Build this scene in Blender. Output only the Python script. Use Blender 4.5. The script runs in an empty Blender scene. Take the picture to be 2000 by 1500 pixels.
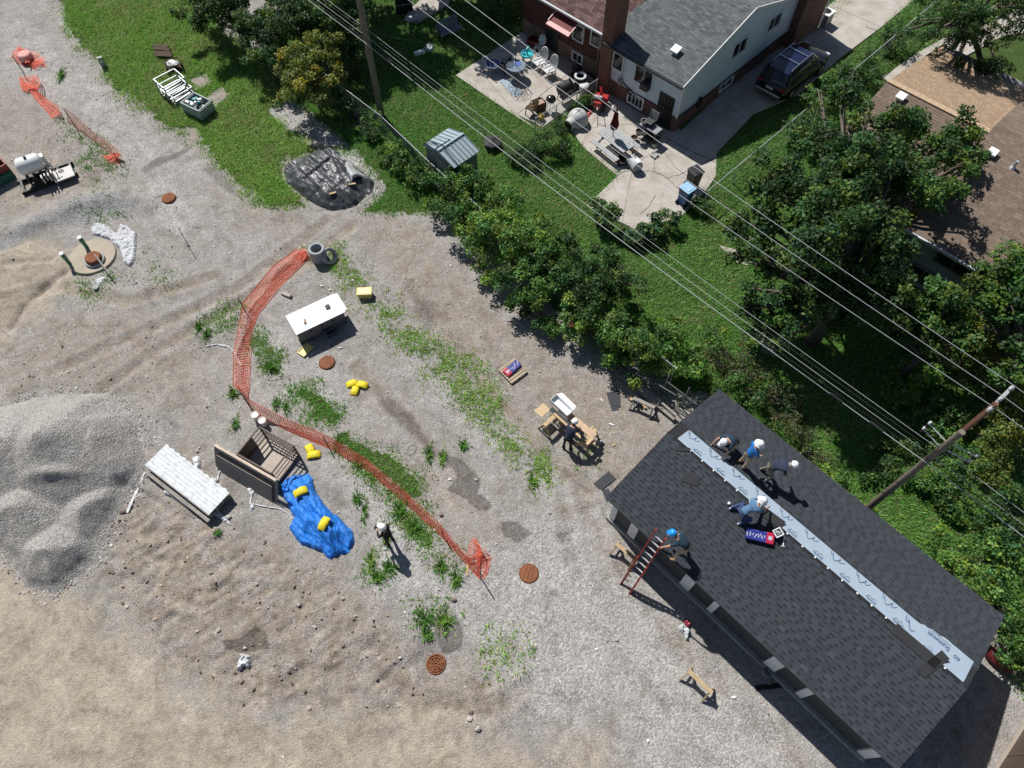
import bpy, bmesh, math, random
import numpy as np
from math import radians, sin, cos, pi, atan2, hypot
from mathutils import Vector, Matrix
rng = np.random.default_rng(7); random.seed(7)
sc = bpy.context.scene
COL = sc.collection
# ------------------------------------------------------------------ camera, sky, sun, exposure
H = 26.0; F = 1387.0; TH = radians(30)
cd = bpy.data.cameras.new('camera'); cam = bpy.data.objects.new('camera', cd); COL.objects.link(cam)
cam.location = (0, 0, H); cam.rotation_euler = (TH, 0, 0)
cd.sensor_width = 36; cd.lens = F / 2000 * 36; cd.clip_start = .5; cd.clip_end = 3000
sc.camera = cam
SHX, SHY = .455, -.70                                   # ground shadow of one metre of height
EL = atan2(1, hypot(SHX, SHY))
AZ = atan2(-SHY, -SHX)                                  # direction towards the sun in the ground plane
w = bpy.data.worlds.new('World'); sc.world = w; w.use_nodes = True
nt = w.node_tree; nt.nodes.clear()
sky = nt.nodes.new('ShaderNodeTexSky'); sky.sky_type = 'NISHITA'; sky.sun_disc = False
sky.sun_elevation = EL; sky.sun_rotation = pi / 2 - AZ
sky.air_density = 1.0; sky.dust_density = .6; sky.ozone_density = 1.2
bg = nt.nodes.new('ShaderNodeBackground'); bg.inputs[1].default_value = .056
wo = nt.nodes.new('ShaderNodeOutputWorld')
nt.links.new(sky.outputs[0], bg.inputs[0]); nt.links.new(bg.outputs[0], wo.inputs[0])
sl = bpy.data.lights.new('sun', 'SUN'); sl.energy = 5.0; sl.angle = radians(.53); sl.color = (1, .975, .94)
so = bpy.data.objects.new('sun', sl); COL.objects.link(so)
so.rotation_euler = Vector((SHX, SHY, -1)).to_track_quat('-Z', 'Y').to_euler(); so.location = (-30, 40, 60)
sc.view_settings.view_transform = 'Standard'; sc.view_settings.look = 'None'
sc.view_settings.exposure = .13; sc.view_settings.gamma = 1; sc.view_settings.use_curve_mapping = False
sc.cycles.max_bounces = 5; sc.cycles.diffuse_bounces = 3; sc.cycles.transparent_max_bounces = 8
sc.cycles.use_denoising = True
sc.cycles.caustics_reflective = False; sc.cycles.caustics_refractive = False

# ------------------------------------------------------------------ helpers
_ct, _st = cos(TH), sin(TH)
def G(px, py, z=0.0):
    """a point seen at (px,py) of the 2000 x 1500 survey picture, at height z"""
    a = (px - 1000) / F; b = (py - 750) / F
    vz = -_ct - b * _st; vy = _st - b * _ct
    k = (z - H) / vz
    return Vector((a * k, vy * k, z))
def Gn(pts, z=0.0):
    P = np.asarray(pts, float); a = (P[:, 0] - 1000) / F; b = (P[:, 1] - 750) / F
    k = (z - H) / (-_ct - b * _st)
    return np.stack([a * k, (_st - b * _ct) * k], -1)
def yawpx(p, q, z=0.0):
    a, b = G(*p, z), G(*q, z); return atan2(b.y - a.y, b.x - a.x)

def vnoise(x, y, seed):
    x = np.asarray(x, float); y = np.asarray(y, float)
    xi = np.floor(x).astype(np.int64); yi = np.floor(y).astype(np.int64)
    fx = x - xi; fy = y - yi; fx = fx * fx * (3 - 2 * fx); fy = fy * fy * (3 - 2 * fy)
    def hsh(a, b):
        n = (a * 374761393 + b * 668265263 + seed * 974634777) & 0xffffffff
        n = ((n ^ (n >> 13)) * 1274126177) & 0xffffffff
        return ((n ^ (n >> 16)) & 0xffff) / 65535.0
    a = hsh(xi, yi); b = hsh(xi + 1, yi); c = hsh(xi, yi + 1); d = hsh(xi + 1, yi + 1)
    return a + (b - a) * fx + (c - a) * fy + (a - b - c + d) * fx * fy
def fbm(x, y, s, seed, o=4, g=.5):
    x = np.asarray(x, float) * s; y = np.asarray(y, float) * s
    t = 0; a = 1; n = 0
    for i in range(o):
        t = t + a * vnoise(x + i * 17.3, y - i * 9.1, seed + i); n += a; a *= g; x = x * 2.03; y = y * 2.03
    return t / n
def sdist(poly, X, Y):
    """signed distance to a polygon, positive inside"""
    P = np.asarray(poly, float); n = len(P); best = np.full(X.shape, 1e9); ins = np.zeros(X.shape, bool)
    for i in range(n):
        ax, ay = P[i]; bx, by = P[(i + 1) % n]; dx, dy = bx - ax, by - ay
        t = np.clip(((X - ax) * dx + (Y - ay) * dy) / (dx * dx + dy * dy + 1e-12), 0, 1)
        best = np.minimum(best, (X - ax - t * dx) ** 2 + (Y - ay - t * dy) ** 2)
        c = ((ay > Y) != (by > Y)) & (X < (bx - ax) * (Y - ay) / ((by - ay) if by != ay else 1e-12) + ax)
        ins ^= c
    d = np.sqrt(best); return np.where(ins, d, -d)
def ldist(line, X, Y):
    P = np.asarray(line, float); best = np.full(X.shape, 1e9)
    for i in range(len(P) - 1):
        ax, ay = P[i]; dx, dy = P[i + 1] - P[i]
        t = np.clip(((X - ax) * dx + (Y - ay) * dy) / (dx * dx + dy * dy + 1e-12), 0, 1)
        best = np.minimum(best, (X - ax - t * dx) ** 2 + (Y - ay - t * dy) ** 2)
    return np.sqrt(best)
def sm(e0, e1, x):
    t = np.clip((x - e0) / (e1 - e0), 0, 1); return t * t * (3 - 2 * t)

def npmesh(name, V, Fc, mats, parent=None, cols=None, smooth=False, loc=None, midx=None, extra=None):
    V = np.ascontiguousarray(V, np.float32); Fc = np.ascontiguousarray(Fc, np.int32)
    me = bpy.data.meshes.new(name); n, k = Fc.shape
    me.vertices.add(len(V)); me.vertices.foreach_set('co', V.ravel())
    me.loops.add(n * k); me.loops.foreach_set('vertex_index', Fc.ravel())
    me.polygons.add(n); me.polygons.foreach_set('loop_start', np.arange(0, n * k, k, dtype=np.int32))
    try: me.polygons.foreach_set('loop_total', np.full(n, k, np.int32))
    except Exception: pass
    if midx is not None: me.polygons.foreach_set('material_index', np.ascontiguousarray(midx, np.int32))
    me.update(calc_edges=True)
    me.polygons.foreach_set('use_smooth', np.full(n, bool(smooth)))
    for nm, c in ([('tint', cols)] if cols is not None else []) + (extra or []):
        a = me.color_attributes.new(nm, 'FLOAT_COLOR', 'POINT'); c = np.asarray(c, np.float32)
        if c.shape[1] == 3: c = np.concatenate([c, np.ones((len(c), 1), np.float32)], 1)
        a.data.foreach_set('color', np.ascontiguousarray(c).ravel())
    for m in (mats if isinstance(mats, (list, tuple)) else [mats]): me.materials.append(m)
    o = bpy.data.objects.new(name, me); COL.objects.link(o)
    if parent is not None: o.parent = parent.o if isinstance(parent, Thing) else parent
    if loc is not None: o.location = loc
    return o

def tag(o, label, cat, group=None, kind=None):
    o = o.o if isinstance(o, Thing) else o
    o['label'] = label; o['category'] = cat
    if group: o['group'] = group
    if kind: o['kind'] = kind
    return o
def struct(o, kind='structure'):
    o['kind'] = kind; return o

class Thing:
    """an Empty at the thing's base that parents its parts"""
    def __init__(s, name, label, cat, loc=(0, 0, 0), yaw=0.0, group=None):
        s.o = bpy.data.objects.new(name, None); COL.objects.link(s.o); s.o.empty_display_size = .1
        s.loc = Vector(loc); s.yaw = yaw
        s.o.location = s.loc; s.o.rotation_euler = (0, 0, yaw)
        tag(s.o, label, cat, group)
    def l(s, p, py=None, z=0.0):
        """world point (or picture point at height z) in the thing's own frame"""
        if py is not None: p = G(p, py, z)
        d = Vector(p) - s.loc; c, k = cos(-s.yaw), sin(-s.yaw)
        return Vector((d.x * c - d.y * k, d.x * k + d.y * c, d.z))

class MB:
    def __init__(s): s.v = []; s.f = []; s.m = []; s.mi = 0
    def add(s, vs, fs):
        b = len(s.v); s.v += [tuple(v) for v in vs]; s.f += [tuple(i + b for i in f) for f in fs]; s.m += [s.mi] * len(fs)
        return s
    def box(s, c, d, R=None, taper=1.0):
        x, y, z = d[0] / 2, d[1] / 2, d[2] / 2
        vs = [Vector(q) for q in ((-x, -y, -z), (x, -y, -z), (x, y, -z), (-x, y, -z), (-x * taper, -y * taper, z), (x * taper, -y * taper, z), (x * taper, y * taper, z), (-x * taper, y * taper, z))]
        if R is not None:
            if not isinstance(R, Matrix): R = Matrix.Rotation(R, 3, 'Z')
            vs = [R @ v for v in vs]
        c = Vector(c)
        return s.add([v + c for v in vs], [(3, 2, 1, 0), (4, 5, 6, 7), (0, 1, 5, 4), (1, 2, 6, 5), (2, 3, 7, 6), (3, 0, 4, 7)])
    def bar(s, a, b, w, h=None, up=(0, 0, 1)):
        """rectangular bar from a to b"""
        a, b = Vector(a), Vector(b); h = w if h is None else h
        d = (b - a); L = d.length
        if L < 1e-6: return s
        d /= L; u = Vector(up)
        if abs(d.dot(u)) > .98: u = Vector((1, 0, 0))
        x = d.cross(u).normalized(); y = x.cross(d)
        R = Matrix((x, d, y)).transposed()
        return s.box((a + b) / 2, (w, L, h), R)
    def cyl(s, a, b, r0, r1=None, n=10, cap=True):
        return s.tube([a, b], [r0, r0 if r1 is None else r1], n, cap)
    def tube(s, pts, r, n=8, cap=True, closed=False):
        pts = [Vector(p) for p in pts]; m = len(pts)
        if not isinstance(r, (list, tuple)): r = [r] * m
        vs = []; u = None
        for i, p in enumerate(pts):
            if closed: d = pts[(i + 1) % m] - pts[i - 1]
            else: d = pts[min(i + 1, m - 1)] - pts[max(i - 1, 0)]
            d = d.normalized() if d.length > 1e-9 else Vector((0, 0, 1))
            if u is None:
                u = Vector((0, 0, 1)) if abs(d.z) < .9 else Vector((1, 0, 0))
            u = (u - d * u.dot(d)); u = u.normalized() if u.length > 1e-6 else d.orthogonal().normalized()
            v = d.cross(u)
            vs += [p + (u * cos(2 * pi * k / n) + v * sin(2 * pi * k / n)) * r[i] for k in range(n)]
        fs = []
        for i in range(m if closed else m - 1):
            j = (i + 1) % m
            fs += [(i * n + k, i * n + (k + 1) % n, j * n + (k + 1) % n, j * n + k) for k in range(n)]
        if cap and not closed: fs += [tuple(range(n - 1, -1, -1)), tuple((m - 1) * n + k for k in range(n))]
        return s.add(vs, fs)
    def lathe(s, c, prof, n=16, cap=True):
        """prof: (radius, z) from bottom to top about a vertical axis at c"""
        c = Vector(c); vs = []; m = len(prof)
        for r, z in prof: vs += [c + Vector((r * cos(2 * pi * k / n), r * sin(2 * pi * k / n), z)) for k in range(n)]
        fs = []
        for i in range(m - 1): fs += [(i * n + k, i * n + (k + 1) % n, (i + 1) * n + (k + 1) % n, (i + 1) * n + k) for k in range(n)]
        if cap: fs += [tuple(range(n - 1, -1, -1)), tuple((m - 1) * n + k for k in range(n))]
        return s.add(vs, fs)
    def prism(s, poly, z0, z1):
        n = len(poly); a = sum(poly[i][0] * poly[(i + 1) % n][1] - poly[(i + 1) % n][0] * poly[i][1] for i in range(n))
        if a < 0: poly = list(poly)[::-1]
        vs = [(p[0], p[1], z0) for p in poly] + [(p[0], p[1], z1) for p in poly]
        return s.add(vs, [tuple(range(n - 1, -1, -1)), tuple(range(n, 2 * n))] + [(i, (i + 1) % n, n + (i + 1) % n, n + i) for i in range(n)])
    def slab(s, P, t):
        """quad P (4 points) given a thickness t below its plane"""
        P = [Vector(p) for p in P]; nrm = (P[1] - P[0]).cross(P[2] - P[0]).normalized()
        if nrm.z < 0: P = P[::-1]; nrm = -nrm
        Q = [p - nrm * t for p in P]; n = len(P)
        return s.add(P + Q, [tuple(range(n)), tuple(range(2 * n - 1, n - 1, -1))] + [(i, n + i, n + (i + 1) % n, (i + 1) % n) for i in range(n)])
    def ico(s, c, r, sub=1, jit=0.0, sq=(1, 1, 1), rnd=None):
        bm = bmesh.new(); bmesh.ops.create_icosphere(bm, subdivisions=sub, radius=1)
        rr = rnd or random; c = Vector(c); vs = []
        for v in bm.verts:
            k = r * (1 + rr.uniform(-jit, jit)); vs.append(c + Vector((v.co.x * k * sq[0], v.co.y * k * sq[1], v.co.z * k * sq[2])))
        fs = [tuple(v.index for v in f.verts) for f in bm.faces]; bm.free()
        return s.add(vs, fs)
    def mesh(s, name, mats, smooth=False):
        me = bpy.data.meshes.new(name); me.from_pydata(s.v, [], s.f); me.update()
        for m in (mats if isinstance(mats, (list, tuple)) else [mats]): me.materials.append(m)
        me.polygons.foreach_set('material_index', s.m)
        if smooth: me.polygons.foreach_set('use_smooth', [True] * len(s.f))
        return me
    def build(s, name, mats, parent=None, smooth=False, bevel=0.0, loc=None, yaw=0.0):
        o = bpy.data.objects.new(name, s.mesh(name, mats, smooth)); COL.objects.link(o)
        if parent is not None: o.parent = parent.o if isinstance(parent, Thing) else parent
        if loc is not None: o.location = loc
        if yaw: o.rotation_euler = (0, 0, yaw)
        if bevel:
            m = o.modifiers.new('bevel', 'BEVEL'); m.width = bevel; m.segments = 2; m.limit_method = 'ANGLE'
        return o
def inst(me, name, parent=None, loc=(0, 0, 0), rot=(0, 0, 0), scale=(1, 1, 1)):
    o = bpy.data.objects.new(name, me); COL.objects.link(o)
    if parent is not None: o.parent = parent.o if isinstance(parent, Thing) else parent
    o.location = loc; o.rotation_euler = rot; o.scale = scale
    return o
def copy_tree(o, parent=None):
    c = o.copy(); COL.objects.link(c); c.parent = parent
    for ch in list(o.children): copy_tree(ch, c)
    return c
# ------------------------------------------------------------------ materials
MATS = {}
def nn(nt, t, **k):
    n = nt.nodes.new(t)
    for a, v in k.items():
        if isinstance(a, str) and a.startswith('i_'): n.inputs[a[2:].replace('_', ' ')].default_value = v
        else: setattr(n, a, v)
    return n
def srgb(r, g, b):
    f = lambda c: (c / 255) / 12.92 if c / 255 <= .04045 else ((c / 255 + .055) / 1.055) ** 2.4
    return (f(r), f(g), f(b))
def mixn(nt, fac, a, b, bt='MIX'):
    m = nt.nodes.new('ShaderNodeMix'); m.data_type = 'RGBA'; m.blend_type = bt
    for s, v in ((m.inputs[0], fac), (m.inputs[6], a), (m.inputs[7], b)):
        if hasattr(v, 'links') or isinstance(v, bpy.types.NodeSocket): nt.links.new(v, s)
        elif isinstance(v, (int, float)): s.default_value = v
        else: s.default_value = (*v[:3], 1)
    return m.outputs[2]
def ramp(nt, src, pts):
    r = nt.nodes.new('ShaderNodeValToRGB'); e = r.color_ramp.elements
    while len(e) < len(pts): e.new(.5)
    for q, (p, c) in zip(e, pts): q.position = p; q.color = (*c, 1) if len(c) == 3 else c
    nt.links.new(src, r.inputs[0]); return r.outputs[0]
def new_mat(name):
    m = bpy.data.materials.new(name); m.use_nodes = True; t = m.node_tree
    p = t.nodes['Principled BSDF']; return m, t, p
def mat(name, col, rough=.7, var=.18, scale=6., metal=0., bump=0., fine=60., spec=.4, dirt=None, dirt_amt=.35, dirt_scale=2.2, tr=0.):
    """a coat of one colour with uneven tone, fine grain and optional patches of dirt"""
    if name in MATS: return MATS[name]
    m, t, p = new_mat(name); L = t.links
    tc = t.nodes.new('ShaderNodeTexCoord')
    n1 = nn(t, 'ShaderNodeTexNoise'); n1.inputs['Scale'].default_value = scale; n1.inputs['Detail'].default_value = 6; n1.inputs['Roughness'].default_value = .62
    n2 = nn(t, 'ShaderNodeTexNoise'); n2.inputs['Scale'].default_value = fine; n2.inputs['Detail'].default_value = 3
    L.new(tc.outputs['Object'], n1.inputs['Vector']); L.new(tc.outputs['Object'], n2.inputs['Vector'])
    lo = tuple(c * (1 - var) for c in col); hi = tuple(min(1, c * (1 + var)) for c in col)
    c = ramp(t, n1.outputs[0], [(.3, lo), (.7, hi)])
    c = mixn(t, .5, c, ramp(t, n2.outputs[0], [(.3, lo), (.7, hi)]))
    if dirt is not None:
        n3 = nn(t, 'ShaderNodeTexNoise'); n3.inputs['Scale'].default_value = dirt_scale; n3.inputs['Detail'].default_value = 8; n3.inputs['Roughness'].default_value = .7
        L.new(tc.outputs['Object'], n3.inputs['Vector'])
        f = ramp(t, n3.outputs[0], [(.48, (0, 0, 0)), (.68, (dirt_amt,) * 3)])
        c = mixn(t, f, c, dirt)
    L.new(c, p.inputs['Base Color'])
    p.inputs['Roughness'].default_value = rough; p.inputs['Metallic'].default_value = metal
    p.inputs['Specular IOR Level'].default_value = spec
    if bump:
        b = nn(t, 'ShaderNodeBump'); b.inputs['Strength'].default_value = bump; b.inputs['Distance'].default_value = .02
        L.new(n2.outputs[0], b.inputs['Height']); L.new(b.outputs[0], p.inputs['Normal'])
    MATS[name] = m; return m
def leaf_mat(name, sat=1.0, trans=.35, gloss=.35):
    """foliage: own colour comes from the point attribute 'tint'"""
    if name in MATS: return MATS[name]
    m, t, p = new_mat(name); L = t.links
    a = nn(t, 'ShaderNodeAttribute', attribute_name='tint')
    L.new(a.outputs['Color'], p.inputs['Base Color']); p.inputs['Roughness'].default_value = .55; p.inputs['Specular IOR Level'].default_value = gloss
    tr = nn(t, 'ShaderNodeBsdfTranslucent')
    hs = nn(t, 'ShaderNodeHueSaturation'); hs.inputs['Saturation'].default_value = 1.15; hs.inputs['Value'].default_value = 1.2
    L.new(a.outputs['Color'], hs.inputs['Color']); L.new(hs.outputs[0], tr.inputs['Color'])
    mx = nn(t, 'ShaderNodeMixShader'); mx.inputs[0].default_value = trans
    L.new(p.outputs[0], mx.inputs[1]); L.new(tr.outputs[0], mx.inputs[2])
    L.new(mx.outputs[0], t.nodes['Material Output'].inputs[0])
    MATS[name] = m; return m
def tint_mat(name, rough=.85, var=.25, scale=40., bump=.3):
    if name in MATS: return MATS[name]
    m, t, p = new_mat(name); L = t.links
    a = nn(t, 'ShaderNodeAttribute', attribute_name='tint')
    tc = t.nodes.new('ShaderNodeTexCoord'); n = nn(t, 'ShaderNodeTexNoise'); n.inputs['Scale'].default_value = scale; n.inputs['Detail'].default_value = 4
    L.new(tc.outputs['Object'], n.inputs['Vector'])
    c = mixn(t, 1., a.outputs['Color'], ramp(t, n.outputs[0], [(.25, (1 - var,) * 3), (.75, (1 + var,) * 3)]), 'MULTIPLY')
    L.new(c, p.inputs['Base Color']); p.inputs['Roughness'].default_value = rough; p.inputs['Specular IOR Level'].default_value = .25
    b = nn(t, 'ShaderNodeBump'); b.inputs['Strength'].default_value = bump; b.inputs['Distance'].default_value = .02
    L.new(n.outputs[0], b.inputs['Height']); L.new(b.outputs[0], p.inputs['Normal'])
    MATS[name] = m; return m
def brick_mat(name, c1, c2, mortar, scale=1.0):
    """courses far too small to tell apart at this distance"""
    if name in MATS: return MATS[name]
    m, t, p = new_mat(name); L = t.links
    tc = t.nodes.new('ShaderNodeTexCoord'); sp = t.nodes.new('ShaderNodeSeparateXYZ'); L.new(tc.outputs['Object'], sp.inputs[0])
    ad = nn(t, 'ShaderNodeMath', operation='ADD'); L.new(sp.outputs[0], ad.inputs[0]); L.new(sp.outputs[1], ad.inputs[1])
    cb = t.nodes.new('ShaderNodeCombineXYZ'); L.new(ad.outputs[0], cb.inputs[0]); L.new(sp.outputs[2], cb.inputs[1])
    b = t.nodes.new('ShaderNodeTexBrick'); L.new(cb.outputs[0], b.inputs['Vector'])
    b.inputs['Color1'].default_value = (*c1, 1); b.inputs['Color2'].default_value = (*c2, 1); b.inputs['Mortar'].default_value = (*mortar, 1)
    b.inputs['Scale'].default_value = scale; b.inputs['Brick Width'].default_value = .21; b.inputs['Row Height'].default_value = .075; b.inputs['Mortar Size'].default_value = .006
    n = nn(t, 'ShaderNodeTexNoise'); n.inputs['Scale'].default_value = 1.3; n.inputs['Detail'].default_value = 6; L.new(tc.outputs['Object'], n.inputs['Vector'])
    c = mixn(t, 1., b.outputs[0], ramp(t, n.outputs[0], [(.3, (.75,) * 3), (.7, (1.2,) * 3)]), 'MULTIPLY')
    L.new(c, p.inputs['Base Color']); p.inputs['Roughness'].default_value = .85
    bu = nn(t, 'ShaderNodeBump'); bu.inputs['Strength'].default_value = .5; bu.inputs['Distance'].default_value = .01; bu.invert = True
    L.new(b.outputs['Fac'], bu.inputs['Height']); L.new(bu.outputs[0], p.inputs['Normal'])
    MATS[name] = m; return m
def wood_mat(name, col, var=.3, dirt=None):
    if name in MATS: return MATS[name]
    m, t, p = new_mat(name); L = t.links
    tc = t.nodes.new('ShaderNodeTexCoord'); mp = t.nodes.new('ShaderNodeMapping'); mp.inputs['Scale'].default_value = (3, 25, 25)
    L.new(tc.outputs['Object'], mp.inputs[0])
    n = nn(t, 'ShaderNodeTexNoise'); n.inputs['Scale'].default_value = 1.4; n.inputs['Detail'].default_value = 7; n.inputs['Distortion'].default_value = .6; L.new(mp.outputs[0], n.inputs['Vector'])
    c = ramp(t, n.outputs[0], [(.28, tuple(q * (1 - var) for q in col)), (.55, col), (.75, tuple(min(1, q * (1 + var * .6)) for q in col))])
    n2 = nn(t, 'ShaderNodeTexNoise'); n2.inputs['Scale'].default_value = 3; n2.inputs['Detail'].default_value = 6; L.new(tc.outputs['Object'], n2.inputs['Vector'])
    c = mixn(t, ramp(t, n2.outputs[0], [(.5, (0, 0, 0)), (.75, (.4,) * 3)]), c, dirt or tuple(q * .45 for q in col))
    L.new(c, p.inputs['Base Color']); p.inputs['Roughness'].default_value = .8; p.inputs['Specular IOR Level'].default_value = .25
    MATS[name] = m; return m
def glass_mat(name, col=(.02, .025, .03), rough=.08):
    if name in MATS: return MATS[name]
    m = mat(name, col, rough, var=.15, scale=3, spec=.7); return m
WHITE = lambda: mat('white_paint', (.78, .78, .76), .5, .06, dirt=(.45, .42, .38), dirt_amt=.25)
# ------------------------------------------------------------------ terrain
Q = lambda *p: Gn(p)
ZONES = [  # channel, amount, softness (m), ragged (m), outline
 ('sand', 1., 3.2, 2.4, Q((-200,1060),(0,1080),(60,1140),(160,1175),(260,1230),(350,1325),(500,1405),(700,1385),(860,1370),(950,1430),(1040,1500),(1000,1700),(-300,1700))),
 ('sand', .9, 1.8, 1.8, Q((-200,480),(0,475),(60,458),(120,482),(185,520),(130,565),(60,625),(0,665),(-200,720))),
 ('sand', .6, 2.0, 2.0, Q((1060,1430),(1190,1405),(1230,1500),(1200,1700),(1000,1700))),
 ('sand', .5, .8, 1.0, Q((845,930),(880,960),(930,1000),(900,1010),(860,985),(830,950))),
 ('sand', .5, .8, 1.4, Q((215,1010),(290,1080),(330,1200),(420,1190),(360,1080),(260,1000))),
 ('sand', .35, 1.2, 1.4, Q((60,320),(120,300),(160,350),(60,420),(0,400),(0,340))),
 ('brown', .95, 2.8, 2.4, Q((235,960),(420,1000),(560,1060),(650,1105),(720,1165),(800,1240),(850,1290),(940,1300),(1010,1380),(900,1390),(700,1375),(500,1395),(350,1310),(260,1215),(190,1120))),
 ('brown', .75, 2.4, 2.2, Q((690,440),(830,430),(900,520),(1010,640),(1200,740),(1320,830),(1200,960),(1140,920),(1090,860),(1000,770),(900,690),(840,640),(760,560))),
 ('brown', .6, 2., 2., Q((280,880),(400,830),(440,900),(440,1000),(300,960))),
 ('brown', .6, 2., 2., Q((380,360),(470,380),(620,420),(560,470),(470,440))),
 ('brown', .6, 1.6, 1.6, Q((1120,1150),(1190,1140),(1260,1230),(1240,1300),(1290,1330),(1250,1400),(1180,1330),(1130,1230))),
 ('brown', .7, 2.5, 2.4, Q((0,660),(130,600),(300,600),(420,700),(400,820),(290,800),(120,750),(0,780))),
 ('brown', .6, 2.2, 2., Q((-20,180),(60,190),(160,280),(230,340),(160,390),(60,420),(-20,430))),
 ('brown', .55, 2., 2., Q((640,760),(720,740),(820,820),(900,900),(960,980),(1060,1060),(960,1080),(860,960),(740,870))),
 ('white', .8, 1.6, 1.6, Q((600,890),(690,920),(760,970),(830,1040),(900,1110),(960,1150),(1000,1210),(900,1200),(820,1190),(740,1150),(700,1060),(690,1010),(640,960))),
 ('white', .8, 2.2, 2.4, Q((895,1170),(960,1060),(1060,1010),(1160,1000),(1200,1090),(1320,1220),(1440,1330),(1640,1500),(1800,1700),(1300,1700),(1230,1500),(1190,1410),(1060,1410),(960,1300),(900,1225))),
 ('white', .6, 1.2, 1.4, Q((490,655),(560,620),(640,700),(720,780),(860,880),(940,960),(1040,1030),(960,1020),(800,880),(690,800),(560,820),(500,780),(560,740))),
 ('white', .6, 1.2, 1.4, Q((480,760),(570,740),(560,800),(650,850),(560,820),(490,800))),
 ('white', .5, 1.4, 1.6, Q((1000,880),(1090,930),(1180,1000),(1080,1000),(960,900),(760,690),(820,700))),
 ('white', .6, 1.6, 1.6, Q((0,20),(100,70),(200,170),(330,270),(440,345),(330,345),(240,335),(120,200),(0,150))),
 ('white', .85, .35, .5, Q((488,170),(560,190),(640,250),(720,320),(765,372),(705,335),(600,275),(520,215))),
 ('white', .7, .4, .4, Q((100,0),(150,50),(190,130),(165,110),(110,40))),
 ('white', .75, .5, .6, Q((280,350),(330,340),(390,430),(360,470),(310,440))),
 ('white', .6, .5, .6, Q((1910,1295),(1990,1380),(2000,1420),(1940,1500),(2100,1700),(2100,1350),(1960,1270))),
 ('dark', .8, 1.2, 1.4, Q((-100,490),(0,462),(90,425),(160,388),(240,380),(290,395),(240,425),(150,440),(80,455),(0,505))),
 ('dark', .55, .4, .6, Q((265,820),(330,800),(360,840),(330,870),(290,880))),
 ('dark', .5, 1.6, 1.2, Q((0,790),(130,760),(220,770),(290,830),(285,930),(220,1060),(190,1110),(90,1165),(0,1100))),
 ('wet', .85, .12, .35, Q((858,885),(895,897),(942,935),(930,965),(965,990),(935,1000),(915,975),(880,955),(895,930))),
 ('wet', .7, .12, .3, Q((978,1018),(1012,1022),(1040,1042),(1008,1062),(985,1048))),
 ('wet', .8, .12, .3, Q((438,1252),(475,1245),(500,1225),(525,1235),(527,1270),(470,1276),(440,1266))),
 ('wet', .85, .12, .3, Q((852,1212),(890,1205),(905,1240),(900,1266),(868,1275),(850,1245))),
 ('wet', .45, .3, .3, Q((735,775),(765,775),(800,810),(850,870),(875,900),(840,890),(790,835),(745,800))),
 ('wet', .45, .3, .4, Q((1120,1030),(1100,1060),(1080,1045))),
 ('wet', .5, .35, .4, Q((270,330),(300,310),(350,295),(380,280),(372,295),(340,312),(300,330),(280,345))),
 ('wet', .4, .4, .5, Q((410,320),(440,345),(475,385),(465,395),(430,365),(400,330))),
 ('wet', .4, .6, .6, Q((800,570),(850,590),(860,640),(830,650))),
]
LAWN = [  # outline, blades per m2, patchiness threshold, palette
 (Q((92,-60),(390,-60),(440,60),(520,125),(560,180),(520,215),(600,275),(690,330),(640,290),(560,310),(550,345),(600,402),(525,402),(470,355),(430,322),(378,262),(330,250),(285,212),(225,172),(195,125),(145,70)), 620, .22, 0),
 (Q((540,60),(600,80),(650,150),(745,240),(800,290),(860,360),(850,415),(715,412),(765,372),(720,320),(640,250),(560,190)), 560, .22, 1),
 (Q((560,60),(600,-60),(2100,-60),(2100,1420),(1990,1330),(1960,1240),(1405,770),(1330,770),(1240,700),(1100,610),(960,490),(880,420),(830,350),(760,285),(640,150)), 430, .12, 1),
 (Q((600,485),(650,478),(700,510),(735,570),(790,620),(840,650),(920,690),(970,770),(1000,840),(1080,880),(1095,930),(1075,965),(1040,950),(1000,905),(940,835),(850,745),(790,690),(745,650),(715,590),(660,565),(640,520)), 360, .465, 0),
 (Q((485,645),(512,650),(552,700),(545,732),(512,722),(490,680)), 330, .35, 1),
 (Q((370,645),(430,590),(478,598),(470,640),(420,662)), 260, .46, 1),
 (Q((560,757),(600,750),(640,778),(668,812),(650,832),(605,820),(615,792),(580,780)), 480, .25, 1),
 (Q((655,850),(700,858),(760,888),(820,955),(845,990),(800,968),(740,925),(690,892)), 500, .22, 1),
 (Q((690,905),(745,940),(800,1000),(850,1045),(845,1075),(800,1050),(765,1005),(775,985),(740,955)), 480, .28, 1),
 (Q((700,1080),(760,1090),(770,1130),(740,1170),(715,1140)), 220, .48, 1),
 (Q((830,1075),(900,1090),(950,1130),(920,1140),(860,1110)), 240, .45, 1),
 (Q((780,1180),(880,1160),(900,1200),(830,1215)), 200, .55, 1),
 (Q((950,1250),(1010,1230),(1030,1290),(970,1330),(940,1300)), 200, .5, 0),
 (Q((120,235),(200,280),(240,330),(180,330),(150,290)), 280, .42, 1),
 (Q((170,330),(240,330),(260,350),(200,375)), 140, .5, 1),
 (Q((150,395),(250,390),(270,440),(210,450),(150,430)), 160, .55, 1),
 (Q((190,540),(240,530),(230,570),(180,590),(120,600),(140,570)), 200, .5, 1),
 (Q((260,480),(340,500),(350,560),(280,560)), 130, .55, 1),
 (Q((1140,840),(1170,900),(1090,930),(1060,880)), 90, .55, 0),
]
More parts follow.
